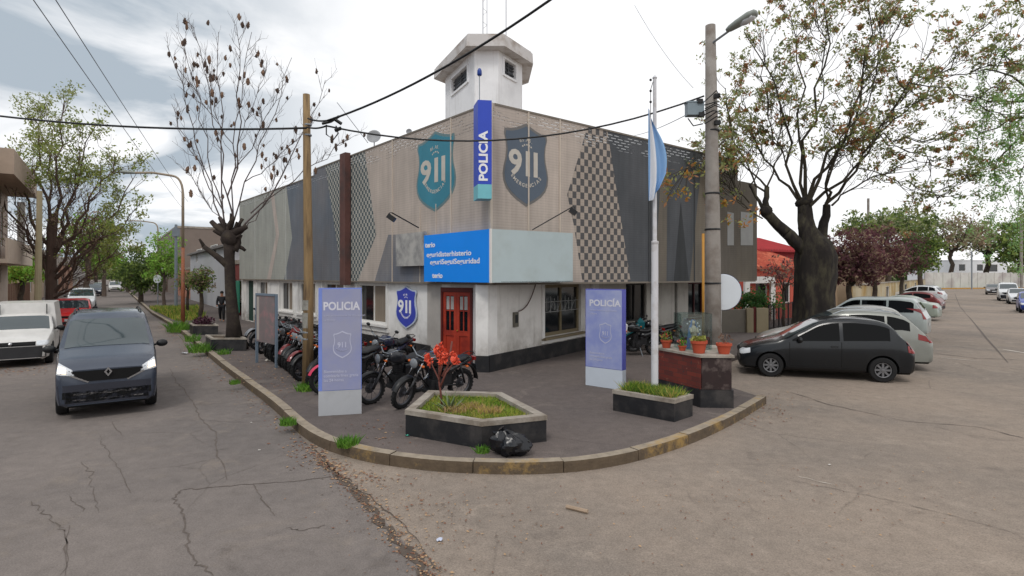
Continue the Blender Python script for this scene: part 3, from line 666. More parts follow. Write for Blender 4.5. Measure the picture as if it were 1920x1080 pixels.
def tower_face(i, wins):
    a = Vector((*TP[i], 0)); b = Vector((*TP[(i + 1) % len(TP)], 0)); u = (b - a).normalized(); L = (b - a).length; n = Vector((u.y, -u.x, 0))
    c = Vector((-1.0, 19.3, 0))
    if n.dot(a - c) < 0: n = -n
    an = math.atan2(u.y, u.x); mb = MB(); cur = 0
    def pc(s0, s1, z0, z1):
        p = a + u * (s0 + s1) / 2 - n * .08; mb.box((p.x, p.y, (z0 + z1) / 2), (s1 - s0, .16, z1 - z0), rot=an)
    for s0, s1, z0, z1 in wins: pc(cur, s0, TB, TT); pc(s0, s1, TB, z0); pc(s0, s1, z1, TT); cur = s1
    pc(cur, L, TB, TT); mb.build('tower_wall', M_tow, st)
    for s0, s1, z0, z1 in wins:
        fr = MB()
        for s_, z_, ls, lz in ((s0 - .03, (z0 + z1) / 2, .07, z1 - z0 + .12), (s1 + .03, (z0 + z1) / 2, .07, z1 - z0 + .12), ((s0 + s1) / 2, z0 - .04, s1 - s0, .07), ((s0 + s1) / 2, z1 + .04, s1 - s0, .07)):
            p = a + u * s_ + n * .02; fr.box((p.x, p.y, z_), (ls, .05, lz), rot=an)
        f = fr.build('tower_window', M_tow, st)
        g = MB(); p = a + u * (s0 + s1) / 2 - n * .1; g.box((p.x, p.y, (z0 + z1) / 2), (s1 - s0, .02, z1 - z0), rot=an); g.build('pane', mat('dusty_glass', (84, 86, 92), 0.3), f)
        g = MB()
        for q in (.3, .6, .8): p = a + u * (s0 + s1) / 2 - n * .05; g.box((p.x, p.y, z0 + (z1 - z0) * q), (s1 - s0, .02, .03), rot=an)
        p = a + u * (s0 + (s1 - s0) * .5) - n * .06; g.box((p.x, p.y, (z0 + z1) / 2), (.04, .03, z1 - z0), rot=an); g.build('louvre', mat('louvre_grey', (60, 62, 66), 0.6), f)
for i in range(len(TP)):
    wins = []
    if i == 6: wins = [(0.72, 2.22, 8.85, 9.35)]
    if i == 1: wins = [(0.28, 0.98, 8.98, 9.45)]
    tower_face(i, wins)
mb = MB(); mb.prism(off_poly(TP, -.1), TB, TT - .02); mb.build('tower_core', M_dark, st)
mb = MB(); mb.prism(off_poly(TP, .36), TT, TT + 0.34, top=off_poly(TP, .34)); mb.prism(off_poly(TP, .30), TT + .342, TT + .40); mb.build('tower_roof', mat('tower_roof_paint', (204, 200, 198), 0.9, 0.08, 2.0, 0.1, rgb2=(160, 150, 142), amt2=0.45, scale2=2.0), st)
for i, (x, y, h, r_) in enumerate(((-0.92, 18.6, 3.6, .03), (-0.2, 18.9, 3.2, .02))):
    mb = MB()
    if i == 0:
        for k in range(3): a = k * 2.09; mb.tube([(x + .09 * math.cos(a), y + .09 * math.sin(a), 10.0), (x + .09 * math.cos(a), y + .09 * math.sin(a), 10 + h)], .009, 4)
        for k in range(24):
            a = (k % 3) * 2.09; b_ = ((k + 1) % 3) * 2.09; z = 10 + k * .15
            mb.tube([(x + .09 * math.cos(a), y + .09 * math.sin(a), z), (x + .09 * math.cos(b_), y + .09 * math.sin(b_), z + .15)], .006, 3)
    else: mb.tube([(x, y, 10.0), (x, y, 10 + h)], r_ * .7, 5)
    mb.build('antenna_mast', mat('mast_grey', (150, 150, 155), 0.5, metal=.5), st)
splash(M_tow, 6.8, 7.4, (150, 140, 130), .3)
# small dishes on the roof edge
for px, py, r_ in ((701, 256, .26), (767, 247, .1)):
    s, z, D = onplane(px, py, C0 - oL * .8, uL); c = C0 - oL * .8 + uL * s
    mb = MB(); T = Matrix.Translation((c.x, c.y, z)) @ Matrix.Rotation(R(72), 4, 'X')
    mb.lathe([(0.0, -.06), (r_ * .5, -.045), (r_ * .85, -.01), (r_, .02), (r_ * .98, .03), (r_ * .8, 0.0), (r_ * .4, -.03), (0.0, -.04)], 20, M=T)
    mb.tube([(c.x, c.y + .05, z), (c.x, c.y + .1, 6.2)], .02, 5); mb.build('satellite_dish', mat('dish_grey', (150, 152, 155), 0.5), st, smooth=True)
# ---- shields, corner blade sign, wraparound box sign, spot lamps: fixed to the building, each a sign of its own
SH = [(0, 1.0), (.10, .965), (.22, .93), (.34, .905), (.46, .90), (.475, .84), (.44, .76), (.425, .66), (.44, .56), (.48, .46), (.50, .37), (.485, .28), (.43, .20), (.33, .13), (.2, .07), (0, 0)]
def shield_outline(wd, h, k=1.0):
    pts = [(x * wd * k, (y - .5) * h * k) for x, y in SH]; return pts + [(-x, y) for x, y in reversed(pts[1:-1])]
def shield(name, c, right, up, wd, h, mats, th, label, small=False, txt=.22):
    n = Vector(right).cross(Vector(up)); root = empty(name, c, label=label, cat='emblem')
    def lay(k, o0, t, m, nm): mb = MB(); mb.slab([Vector(c) + Vector(right) * x + Vector(up) * y + n * o0 for x, y in shield_outline(wd, h, k)], n, t); return mb.build(nm, m, root)
    lay(1.0, 0, th, mats[1], 'rim'); lay(.93, th, .004, mats[0], 'face')
    mb = MB(); o = Vector(c) + n * (th + .004)
    for ch, ox in (('9', -.19), ('1', .025), ('1', .165)): put_text(mb, ch, o - Vector(up) * h * .0 + Vector(right) * wd * ox * 1.25, right, up, h * .41, bold=h * .011, sx=.80 * wd / (h * .56))
    arc_text(mb, 'EMERGENCIAS', o + Vector(up) * h * .02, right, up, h * .27, -52, 52, h * .062, bold=h * .001)
    arc_text(mb, 'BS.AS.', o + Vector(up) * h * .06, right, up, h * .24, -22, 22, h * .06, below=False)
    for a in range(-60, 61, 30):
        p = o + Vector(up) * (h * .19 + h * .045 * math.cos(R(a))) + Vector(right) * h * .075 * math.sin(R(a)); mb.slab([p, p + Vector(right) * h * .02, p + Vector(right) * h * .02 + Vector(up) * h * .018, p + Vector(up) * h * .018], n, .003)
    mb.build('lettering', mats[2], root)
def on(o, u, n, px, py, d): s, z, D = onplane(px, py, o, u); return o + u * s + n * d + Vector((0, 0, z))
Z = Vector((0, 0, 1)); rL = -uL; rR = uR
c = on(C0, uL, oL, 818, 322, .032)
sA_, _, DA = onplane(781, 322, C0, uL); sB_, _, _ = onplane(855, 322, C0, uL)
shield('shield_emblem', c, rL, Z, abs(sA_ - sB_), 148 / F * DA * .97, [mat('teal_print', (58, 130, 150), 0.6, 0.12, 1.5), mat('teal_rim', (104, 130, 134), 0.6), mat('pale_taupe_print', (196, 190, 180), 0.7)], .004, 'large teal 911 shield printed on the mesh left of the corner')
c = on(C0, uR, oR, 985, 310, .032)
sA_, _, _ = onplane(943, 310, C0, uR); sB_, _, _ = onplane(1028, 310, C0, uR); _, _, DA = onplane(985, 310, C0, uR)
shield('shield_emblem', c, rR, Z, abs(sA_ - sB_), 156 / F * DA, [mat('slate_print', (86, 98, 112), 0.6, 0.12, 1.5), mat('slate_rim', (110, 108, 106), 0.6), MATS['pale_taupe_print']], .004, 'large slate grey 911 shield printed on the mesh right of the corner')
c = on(P0, uL, nL_, 764.5, 576, .03)
sA_, _, _ = onplane(746, 576, P0, uL); sB_, _, _ = onplane(785, 576, P0, uL); _, _, DA = onplane(765, 576, P0, uL)
shield('shield_emblem', c, rL, Z, abs(sA_ - sB_), 80 / F * DA, [mat('royal_blue_panel', (62, 74, 178), 0.5, 0.05), mat('pale_blue_rim', (190, 200, 216), 0.5), M_whitep], .035, 'raised royal blue 911 shield on the white wall beside the red door')
# blade sign
bs = empty('blade_sign', (-0.72, 13.1, 4.4), label='tall narrow blue POLICIA sign standing out from the building corner', cat='sign')
M_blue = mat('sign_blue', (48, 76, 190), 0.5, 0.04); M_tealp = mat('sign_pale_teal', (118, 190, 200), 0.5)
q0, q1 = ray(896, 372, 13.2), ray(922, 372, 13.25); back0 = ray(888, 372, 13.7); z0 = 4.4; z1 = CH + (516 - 187) / F * 13.2; zt = CH + (516 - 345) / F * 13.2
z0 = CH + (516 - 372) / F * 13.2
poly = [(q0.x, q0.y), (q1.x, q1.y), (q1.x - .05, q1.y + .35), (back0.x, back0.y)]
mb = MB(); mb.prism(poly, zt, z1); mb.build('sign_body', M_blue, bs); mb = MB(); mb.prism(poly, z0, zt - .002); mb.build('sign_foot', M_tealp, bs)
rr = (Vector((q1.x, q1.y, 0)) - Vector((q0.x, q0.y, 0))).normalized(); nn = rr.cross(Z)
mb = MB(); c = ray(908, 293, 13.22); c = Vector((q0.x + (q1.x - q0.x) * .42, 0, c.z)); c.y = q0.y + (q1.y - q0.y) * .42 - .003
put_text(mb, 'POLICIA', c, Z, -rr, .285, bold=.010, sx=1.12); mb.build('lettering', M_whitep, bs)
mb = MB(); mb.tube([(q0.x + .03, q0.y + .15, z1), (q0.x + .03, q0.y + .15, z1 + .62)], .012, 6); pl = mb.build('pole', M_steel, bs)
mb = MB(); mb.lathe([(.045, 0), (.06, .03), (.055, .12), (.03, .17), (0, .18)], 12, M=Matrix.Translation((q0.x + .03, q0.y + .15, z1 + .62))); mb.build('beacon', mat('beacon_blue', (30, 62, 140), 0.25), pl, smooth=True)
# box sign wrapping the corner above the door
sg = empty('fascia_sign', (-0.6, 13.5, 2.4), label='wraparound fascia sign, bright blue left of the corner and blank grey to its right', cat='sign')
zb_, zt_ = 2.42, 3.72
Pc = Vector((-0.515, 13.52, 0)); Pl = onplane(795, HY, Pc, uL)[0]; Pl2 = onplane(742, HY, Pc, uL)[0]
M_cyan = mat('sign_cyan_blue', (0, 142, 250), 0.45, 0.04, 1.0); M_pale = mat('faded_sign_grey', (180, 194, 196), 0.5, 0.05, 1.2, rgb2=(172, 184, 184), amt2=.5); M_smg = mat('weathered_sign_sheet', (176, 174, 170), 0.6, 0.08, 1.5, rgb2=(120, 120, 122), amt2=.5, scale2=1.6)
endR = Vector((1.62, 14.9, 0)); urs = (endR - Pc).normalized(); nrs = Vector((urs.y, -urs.x, 0))
def quad_box(a, b, n, z0, z1, t, m, nm, parent): mb = MB(); mb.slab([a + Vector((0, 0, z0)), b + Vector((0, 0, z0)), b + Vector((0, 0, z1)), a + Vector((0, 0, z1))], n, t); return mb.build(nm, m, parent)
e1 = Pc + uL * Pl
quad_box(e1, Pc + uL * .0, -oL, zb_, zt_, .12, M_cyan, 'blue_face', sg)
quad_box(Pc + uL * Pl2, e1 + uL * .01, -oL, zb_ + .45, zt_ + .12, .1, M_smg, 'weathered_face', sg)
quad_box(Pc + urs * .02, endR, -nrs, zb_, zt_, .12, M_pale, 'blank_face', sg)
mb = MB(); mb.box((Pc.x, Pc.y, (zb_ + zt_) / 2), (.05, .05, zt_ - zb_ + .01), rot=R(40)); mb.build('corner_trim', M_frame, sg)
mb = MB(); mb.prism([(endR)[:2], (Pc + urs * .3)[:2], (Pc + urs * .3 - nrs * .4)[:2], (endR - nrs * 1.0)[:2]], zb_ + .004, zb_ + .03); mb.build('underside', M_dark, sg)
mb = MB(); r_ = -uL
def st_txt(s, px, py, size, bd=.006):
    p = on(Pc, uL, oL, px, py, .003); put_text(mb, s, p, r_, Z, size, bold=bd, align='RIGHT', extrude=.002, sx=1.5 if len(s) > 6 else 1.35)
st_txt('terio', 816, 459, .19); st_txt('eguridisterhisterio', 884, 474, .19, .004); st_txt('eguriSeguiSeguridad', 900, 489, .19, .004); st_txt('terio', 830, 517, .19)
mb.build('lettering', M_whitep, sg)
# arm lamps over the sign
def armlamp(px0, py0, D0, px1, py1, D1, lab):
    a, b = ray(px0, py0, D0), ray(px1, py1, D1)
    r0 = empty('spot_lamp', a, label=lab, cat='lamp')
    mb = MB(); mb.tube([a, b], .016, 6); mb.build('arm', M_plas, r0)
    d = (b - a).normalized(); h = b + d * .02 + Vector((0, 0, -.13)); mb = MB(); mb.tube([b, b + d * .08 + Vector((0, 0, -.03)), h + d * .05], .012, 5)
    mb.box(h, (.2, .16, .12), rot=Matrix.Rotation(R(35), 4, 'Y')); mb.build('lamp_head', M_plas, r0)
armlamp(785, 427, 14.3, 735, 399, 13.6, 'small black lamp on a thin arm left of the blue sign'); armlamp(998, 431, 14.0, 1073, 388, 14.3, 'small black lamp on a long thin arm above the grey sign')
# ------------------------------------------------------------------ vehicles
M_cglass = mat('car_glass', (7, 8, 9), 0.03, 0.0, spec=0.16)
M_screen = mat('windscreen_glass', (52, 64, 68), 0.05, 0.15, 1.5, spec=0.8)  # base colour lightened and tinted to imitate sky reflected in the glass
M_lens = mat('lamp_lens', (206, 210, 214), 0.12, 0.15, 14.0, spec=0.8)
M_redl = mat('tail_lamp_red', (130, 22, 20), 0.15, 0.1, spec=0.8)
M_rim = mat('wheel_rim_grey', (124, 126, 130), 0.35, 0.1, metal=0.6)
M_rimd = mat('wheel_rim_dark', (66, 66, 68), 0.45, 0.1, metal=0.3)
M_well = mat('wheel_arch_black', (14, 14, 15), 0.95, 0.0)
M_plate = mat('licence_plate', (196, 198, 200), 0.5, 0.05)
def cpaint(name, rgb, rough=0.32, dirt=0.12):
    return mat(name, rgb, rough, dirt, 2.0, spec=0.4, coat=0.3, metal=0.15 if sum(rgb) > 100 and max(rgb) < 190 else 0)
def make_car(name, loc, rz, label, paint, spec, group=None, rimm=M_rim, lights_on=False, cat='car', emblem=None, plate=True):
    L, W, H = spec['L'], spec['W'], spec['H']; top_k = spec['top']; belt_k = spec['belt']; zb = spec.get('zb', 0.2); r = spec.get('r', 0.31)
    root = empty(name, loc, rz, label, cat, group)
    X = lambda t: L / 2 - t               # t = distance behind the front bumper
    sm = spec.get('smooth', 0.05)
    def top(t): return sum(interp(top_k, t + d * sm) for d in (-2, -1, 0, 1, 2)) / 5
    def belt(t): return interp(belt_k, t)
    tb = spec.get('tumble', 0.30)
    def hw(t):
        u = abs(t - L / 2) / (L / 2); w_ = W / 2 * (1 - spec.get('taper', 0.13) * u ** 4)
        e = min(t, L - t)
        if e < 0.10: w_ *= 0.90 + 0.10 * math.sqrt(max(0, e) / 0.10)
        return w_
    def ring(t):
        w_ = hw(t); tp = top(t); bl = min(belt(t), tp - 0.05); h = max(0, tp - bl); e = min(t, L - t)
        zb_ = zb + (0.05 * (1 - e / 0.1) if e < 0.1 else 0)
        k = min(1, max(0, (h - 0.06) / 0.25))
        y5 = w_ * 0.985 - tb * max(0, h - 0.10); y5 = y5 * k + w_ * 0.93 * (1 - k)
        z5 = tp - 0.025 - 0.065 * k
        return [(0, zb_), (w_ * 0.82, zb_), (w_ * 0.95, zb_ + 0.06), (w_ * 0.99, zb_ + 0.2), (w_, bl * 0.78), (w_ * 0.985, bl - 0.01), (y5, z5), (y5 - 0.05, tp - 0.02 - 0.02 * k), (y5 * 0.72, tp - 0.006), (0, tp)]
    ts = sorted(set([0, .008, .025, .055, .1] + [L - a for a in (0, .008, .025, .055, .1)] + [0.1 + (L - 0.2) * i / 70 for i in range(71)]))
    mb = MB(); vs = []; fs = []
    for t in ts:
        rg = ring(t); full = [(y, z) for y, z in rg] + [(-y, z) for y, z in reversed(rg[1:-1])]
        vs += [(X(t), y, z) for y, z in full]
    m_ = len(full)
    for i in range(len(ts) - 1):
        for k in range(m_):
            k2 = (k + 1) % m_; fs.append((i * m_ + k, i * m_ + k2, (i + 1) * m_ + k2, (i + 1) * m_ + k))
    fs.append(tuple(reversed(range(m_)))); fs.append(tuple(range((len(ts) - 1) * m_, len(ts) * m_)))
    bvh = BVHTree.FromPolygons([Vector(v) for v in vs], fs)
    me = bpy.data.meshes.new('b'); me.from_pydata(vs, [], fs); bo = bpy.data.objects.new('b', me); col.objects.link(bo)
    import bmesh
    bm = bmesh.new(); bm.from_mesh(me); bmesh.ops.recalc_face_normals(bm, faces=bm.faces); bm.to_mesh(me); bm.free()
    wx = [X(spec['wf']), X(spec['wr'])]
    cut = MB()
    for x in wx:
        for sg_ in (1, -1):
            cut.lathe([(r + 0.055, -0.16), (r + 0.055, 0.16)], 28, M=Matrix.Translation((x, sg_ * (W / 2 - 0.07), r)) @ Matrix.Rotation(R(90), 4, 'X'))
    cm = bpy.data.meshes.new('c'); cm.from_pydata([tuple(v) for v in cut.v], [], cut.f); co = bpy.data.objects.new('c', cm); col.objects.link(co)
    md = bo.modifiers.new('b', 'BOOLEAN'); md.operation = 'DIFFERENCE'; md.object = co; md.solver = 'EXACT'
    dg = bpy.context.evaluated_depsgraph_get(); dg.update(); m2 = bpy.data.meshes.new_from_object(bo.evaluated_get(dg))
    bpy.data.objects.remove(bo); bpy.data.objects.remove(co)
    m2.materials.clear(); m2.materials.append(paint); m2.materials.append(M_well); m2.name = 'body'
    for p in m2.polygons:
        c = p.center; inside = any((c.x - x) ** 2 + (c.z - r) ** 2 < (r + 0.06) ** 2 for x in wx) and abs(c.y) > W / 2 - 0.26 and (abs(p.normal.y) < 0.5 or abs(c.y) < W / 2 - 0.15)
        p.material_index = 1 if inside or p.normal.z < -0.7 and c.z < 0.4 else 0; p.use_smooth = True
    m2.set_sharp_from_angle(angle=R(38))
    body = bpy.data.objects.new('body', m2); col.objects.link(body); body.parent = root; FR[body.name] = FR[root.name]
    def hit(o, d):
        h = bvh.ray_cast(Vector(o), Vector(d)); return (h[0], h[1]) if h[0] is not None else (None, None)
    def patch(mb, mode, fn, nu=10, nv=4, off=0.006, mi=0, sgn=1):
        g = []; last = None
        for i in range(nu + 1):
            row = []
            for j in range(nv + 1):
                a, b = fn(i / nu, j / nv)
                if mode == 'side': p, n = hit((a, 3 * sgn, b), (0, -sgn, 0))
                elif mode == 'front': p, n = hit((6, a, b), (-1, 0, 0))
                elif mode == 'rear': p, n = hit((-6, a, b), (1, 0, 0))
                else: p, n = hit((a, b, 5), (0, 0, -1))
                if p is None: p = last
                else:
                    dvec = {'side': Vector((0, sgn, 0)), 'front': Vector((1, 0, 0)), 'rear': Vector((-1, 0, 0)), 'top': Vector((0, 0, 1))}[mode]
                    if n.dot(dvec) < 0: n = -n
                    p = p + n * off
                last = p; row.append(p)
            g.append(row)
        for row in g:
            for j in range(len(row)):
                if row[j] is None: row[j] = next((q for q in row if q is not None), Vector((0, 0, 0.5)))
        vs = [p for row in g for p in row]; w_ = nv + 1; flip = (mode == 'side' and sgn < 0)
        fs = [(i * w_ + j, (i + 1) * w_ + j, (i + 1) * w_ + j + 1, i * w_ + j + 1) for i in range(nu) for j in range(nv)]
        mb.add(vs, fs, mi)
    def part(nm, m, mode, fn, parent=body, **k):
        q = MB(); patch(q, mode, fn, **k); return q.build(nm, m, parent, smooth=True, world=False)
    quad = lambda p: (lambda u, v: ((p[0][0] * (1 - u) + p[1][0] * u) * (1 - v) + (p[3][0] * (1 - u) + p[2][0] * u) * v, (p[0][1] * (1 - u) + p[1][1] * u) * (1 - v) + (p[3][1] * (1 - u) + p[2][1] * u) * v))
    # side windows
    for sg_ in (1, -1):
        for t0, t1 in spec['win']:
            part('side_window', M_cglass, 'side', lambda u, v: (X(t0 + (t1 - t0) * u), (belt(t0 + (t1 - t0) * u) + .03) * (1 - v) + v * max(belt(t0 + (t1 - t0) * u) + .04, top(t0 + (t1 - t0) * u) - spec.get('wtop', .12))), nu=14, nv=5, sgn=sg_)
        for t_ in spec.get('seams', []):
            part('door_seam', M_well, 'side', lambda u, v: (X(t_ + .012 * u), .32 + (belt(t_) - .32) * v), nu=1, nv=8, off=.003, sgn=sg_)
        for t_ in spec.get('handles', []):
            part('door_handle', spec.get('hm', M_plas), 'side', quad([(X(t_), belt(t_) - .13), (X(t_ + .16), belt(t_) - .13), (X(t_ + .16), belt(t_) - .09), (X(t_), belt(t_) - .09)]), nu=3, nv=2, off=.02, sgn=sg_)
        if spec.get('strip'): part('side_trim', spec['strip'], 'side', lambda u, v: (X(spec['wf'] + r + .1 + (spec['wr'] - spec['wf'] - 2 * r - .2) * u), .50 + .05 * v), nu=8, nv=1, off=.012, sgn=sg_)
        part('sill_trim', M_plas, 'side', lambda u, v: (X(spec['wf'] + r + .06 + (spec['wr'] - spec['wf'] - 2 * r - .12) * u), zb + .02 + .09 * v), nu=8, nv=2, off=.004, sgn=sg_)
    # windscreen and rear window
    w0, w1 = spec['screen']
    def yw(t): rg = ring(t); return rg[7][0] - 0.02
    part('windscreen', M_screen, 'top', lambda u, v: (X(w0 + (w1 - w0) * v), (2 * u - 1) * (min(yw(w0 + (w1 - w0) * v), yw(w1) + (yw(w0 + .1) - yw(w1)) * (1 - v)))), nu=12, nv=8, off=.006)
    q = MB()
    for s_ in (-.35, .25): 
        p, n = hit((X(w0 + .06), s_, 5), (0, 0, -1)); p2, n2 = hit((X(w0 + .16), s_ + .42, 5), (0, 0, -1))
        if p and p2: q.tube([p + n * .02, p2 + n2 * .02], .008, 4)
    if q.v: q.build('wiper', M_plas, body, world=False)
    z0, z1 = spec['rearwin']
    ry = hw(L - .25) - .16
    part('rear_window', M_cglass, 'rear', lambda u, v: ((2 * u - 1) * (ry - .08 * v), z0 + (z1 - z0) * v), nu=8, nv=5)
    # front and rear furniture
    for nm, m, mode, pts in spec['feat']:
        mm = {'paint': paint, 'lens': M_lens, 'plas': M_plas, 'red': M_redl, 'chrome': M_chrome, 'well': M_well}.get(m, m)
        if nm == 'headlight' and lights_on: mm = mat('lit_headlight', (255, 226, 190), 0.2, 0.0, emit=1.6)
        sym = pts[0][0] > 0.05 if mode in ('front', 'rear') else True
        if mode in ('front', 'rear'):
            for sg_ in ((1, -1) if sym else (1,)):
                part(nm, mm, mode, quad([(p[0] * sg_, p[1]) for p in pts]), nu=16, nv=8, off=.01 if m != 'plas' else .005)
        else:
            for sg_ in (1, -1): part(nm, mm, 'side', quad([(X(p[0]), p[1]) for p in pts]), nu=4, nv=4, off=.008, sgn=sg_)
    if lights_on and 'lit_glow' in spec:
        for sg_ in (1, -1):
            part('headlight', M_lens, 'front', quad([(p[0] * sg_, p[1]) for p in spec['lit_glow'][0]]), nu=6, nv=4, off=.01)
            part('lamp_bulb', mat('lit_headlight', (255, 226, 190), 0.2, 0.0, emit=2.2), 'front', quad([(p[0] * sg_, p[1]) for p in spec['lit_glow'][1]]), nu=4, nv=4, off=.016)
    if plate:
        zp = spec.get('zp', .42)
        part('licence_plate', M_plate, 'front', lambda u, v: ((2 * u - 1) * .2, zp + .11 * v), nu=2, nv=1, off=.02); zr = spec.get('zpr', .62)
        part('licence_plate', M_plate, 'rear', lambda u, v: ((2 * u - 1) * .2, zr + .11 * v), nu=2, nv=1, off=.02)
    # mirrors
    tm = w0 + .32
    for sg_ in (1, -1):
        y = hw(tm) ; z = belt(tm) + .07
        q = MB(); q.ball((X(tm) , sg_ * (y + .12), z), (.06, .11, .075), 10); q.tube([(X(tm) , sg_ * (y - .06), z - .04), (X(tm), sg_ * (y + .06), z - .01)], .022, 5); q.build('mirror', spec.get('mm', M_plas), root, smooth=True, world=False)
    # wheels
    for x in wx:
        for sg_ in (1, -1):
            T = Matrix.Translation((x, sg_ * (W / 2 - .105), r)) @ Matrix.Rotation(R(-90) * sg_, 4, 'X')
            q = MB(); q.lathe([(r * .60, -.085), (r * .92, -.09), (r * .985, -.07), (r, -.04), (r, .04), (r * .985, .07), (r * .92, .09), (r * .66, .092), (r * .60, .06)], 26, M=T, cap=False); wh = q.build('wheel', M_rubber, root, world=False, auto=35)
            q = MB(); q.lathe([(r * .66, .094), (r * .62, .075), (r * .56, .04), (r * .2, .055), (r * .16, .075), (0, .078)], 20, M=T, cap=False)
            q.m = [1] * len(q.m)
            for k in range(spec.get('spokes', 6)):
                a = 2 * math.pi * k / spec.get('spokes', 6); q.box((math.cos(a) * r * .38, math.sin(a) * r * .38, .062), (r * .44, r * .15, .035), rot=a, M=T)
            q.lathe([(r * .60, .080), (r * .60, .092), (r * .54, .085), (r * .54, .07)], 22, M=T, cap=False); q.lathe([(r * .15, .06), (r * .15, .09), (0, .095)], 12, M=T); q.build('rim', [rimm, M_well], wh, world=False, auto=30)
    if spec.get('rails'):
        for sg_ in (1, -1):
            pts = []
            for k in range(9):
                t = spec['rails'][0] + (spec['rails'][1] - spec['rails'][0]) * k / 8; p, n = hit((X(t), sg_ * (yw(t) - .02), 5), (0, 0, -1))
                if p: pts.append(p + Vector((0, 0, .045 if 0 < k < 8 else 0.005)))
            q = MB(); q.tube(pts, .016, 6); q.build('roof_rail', spec.get('railm', M_chrome), root, world=False)
    if emblem: emblem(root, hit, patch)
    return root, X, hit
HATCH = dict(L=3.9, W=1.64, H=1.44, r=.3, wf=.72, wr=3.2, zb=.19,
    top=[(0, .60), (.06, .70), (.35, .82), (.95, .95), (1.05, .98), (1.85, 1.36), (2.15, 1.42), (2.6, 1.44), (3.1, 1.40), (3.4, 1.32), (3.72, .98), (3.83, .90), (3.9, .70)],
    belt=[(0, .62), (.9, .88), (1.1, .90), (3.3, .98), (3.9, .9)], screen=(1.06, 1.84), win=[(1.22, 2.28), (2.36, 3.36)], rearwin=(1.0, 1.27), seams=[1.15, 2.31], handles=[2.08], hm=None, spokes=5,
    feat=[('headlight', 'lens', 'front', [(.42, .56), (.70, .56), (.70, .70), (.42, .68)]), ('headlight', 'lens', 'side', [(.03, .55), (.24, .60), (.24, .72), (.05, .68)]), ('grille', 'well', 'front', [(-.32, .58), (.32, .58), (.32, .66), (-.32, .66)]), ('bumper', 'plas', 'front', [(-.6, .26), (.6, .26), (.62, .40), (-.62, .40)]),
          ('tail_light', 'red', 'side', [(3.74, .74), (3.88, .72), (3.86, .98), (3.70, 1.05)]), ('tail_light', 'red', 'rear', [(.56, .72), (.72, .72), (.70, 1.0), (.58, 1.0)]), ('bumper', 'plas', 'rear', [(-.66, .28), (.66, .28), (.66, .46), (-.66, .46)])])
HATCH['hm'] = M_plas
MPV = dict(L=4.35, W=1.75, H=1.62, r=.32, wf=.85, wr=3.5, zb=.2,
    top=[(0, .62), (.08, .76), (.5, .92), (.95, 1.02), (1.9, 1.50), (2.3, 1.60), (2.8, 1.62), (3.4, 1.58), (3.75, 1.48), (4.12, 1.06), (4.28, .92), (4.35, .72)],
    belt=[(0, .7), (.9, .94), (1.3, .97), (3.6, 1.08), (4.3, .98)], screen=(.98, 1.98), win=[(1.25, 2.3), (2.38, 3.22), (3.28, 3.80)], rearwin=(1.1, 1.42), seams=[1.2, 2.34, 3.25], handles=[2.1, 3.0], hm=M_plas, rails=(2.0, 3.6), railm=M_steel, spokes=7,
    feat=[('headlight', 'lens', 'front', [(.42, .64), (.76, .66), (.72, .82), (.46, .76)]), ('headlight', 'lens', 'side', [(.04, .64), (.34, .7), (.42, .84), (.1, .76)]), ('grille', 'well', 'front', [(-.4, .56), (.4, .56), (.4, .68), (-.4, .68)]), ('bumper', 'plas', 'front', [(-.6, .28), (.6, .28), (.62, .42), (-.62, .42)]),
          ('tail_light', 'red', 'side', [(3.98, .86), (4.26, .80), (4.16, .96), (3.98, 1.02)]), ('tail_light', 'red', 'rear', [(.56, .78), (.78, .78), (.74, 1.0), (.60, 1.0)])])
SEDAN = dict(L=4.2, W=1.66, H=1.42, r=.3, wf=.75, wr=3.3, zb=.19,
    top=[(0, .60), (.06, .70), (.4, .84), (1.1, .95), (1.2, .97), (1.95, 1.37), (2.3, 1.42), (2.8, 1.40), (3.15, 1.30), (3.55, 1.04), (3.9, 1.0), (4.12, .95), (4.2, .72)],
    belt=[(0, .62), (1, .88), (3.4, .94), (4.2, .9)], screen=(1.2, 1.96), win=[(1.35, 2.28), (2.35, 3.15)], rearwin=(1.05, 1.25), seams=[1.25, 2.31, 3.1], handles=[2.05, 2.9], hm=M_plas, spokes=6,
    feat=[('headlight', 'lens', 'front', [(.42, .56), (.74, .56), (.74, .70), (.42, .68)]), ('headlight', 'lens', 'side', [(.03, .56), (.2, .60), (.2, .70), (.04, .68)]), ('grille', 'well', 'front', [(-.36, .56), (.36, .56), (.36, .68), (-.36, .68)]), ('bumper', 'plas', 'front', [(-.6, .27), (.6, .27), (.62, .42), (-.62, .42)]),
          ('tail_light', 'red', 'rear', [(.5, .72), (.74, .72), (.74, .9), (.5, .9)]), ('tail_light', 'red', 'side', [(4.0, .72), (4.16, .72), (4.14, .9), (4.0, .9)])])
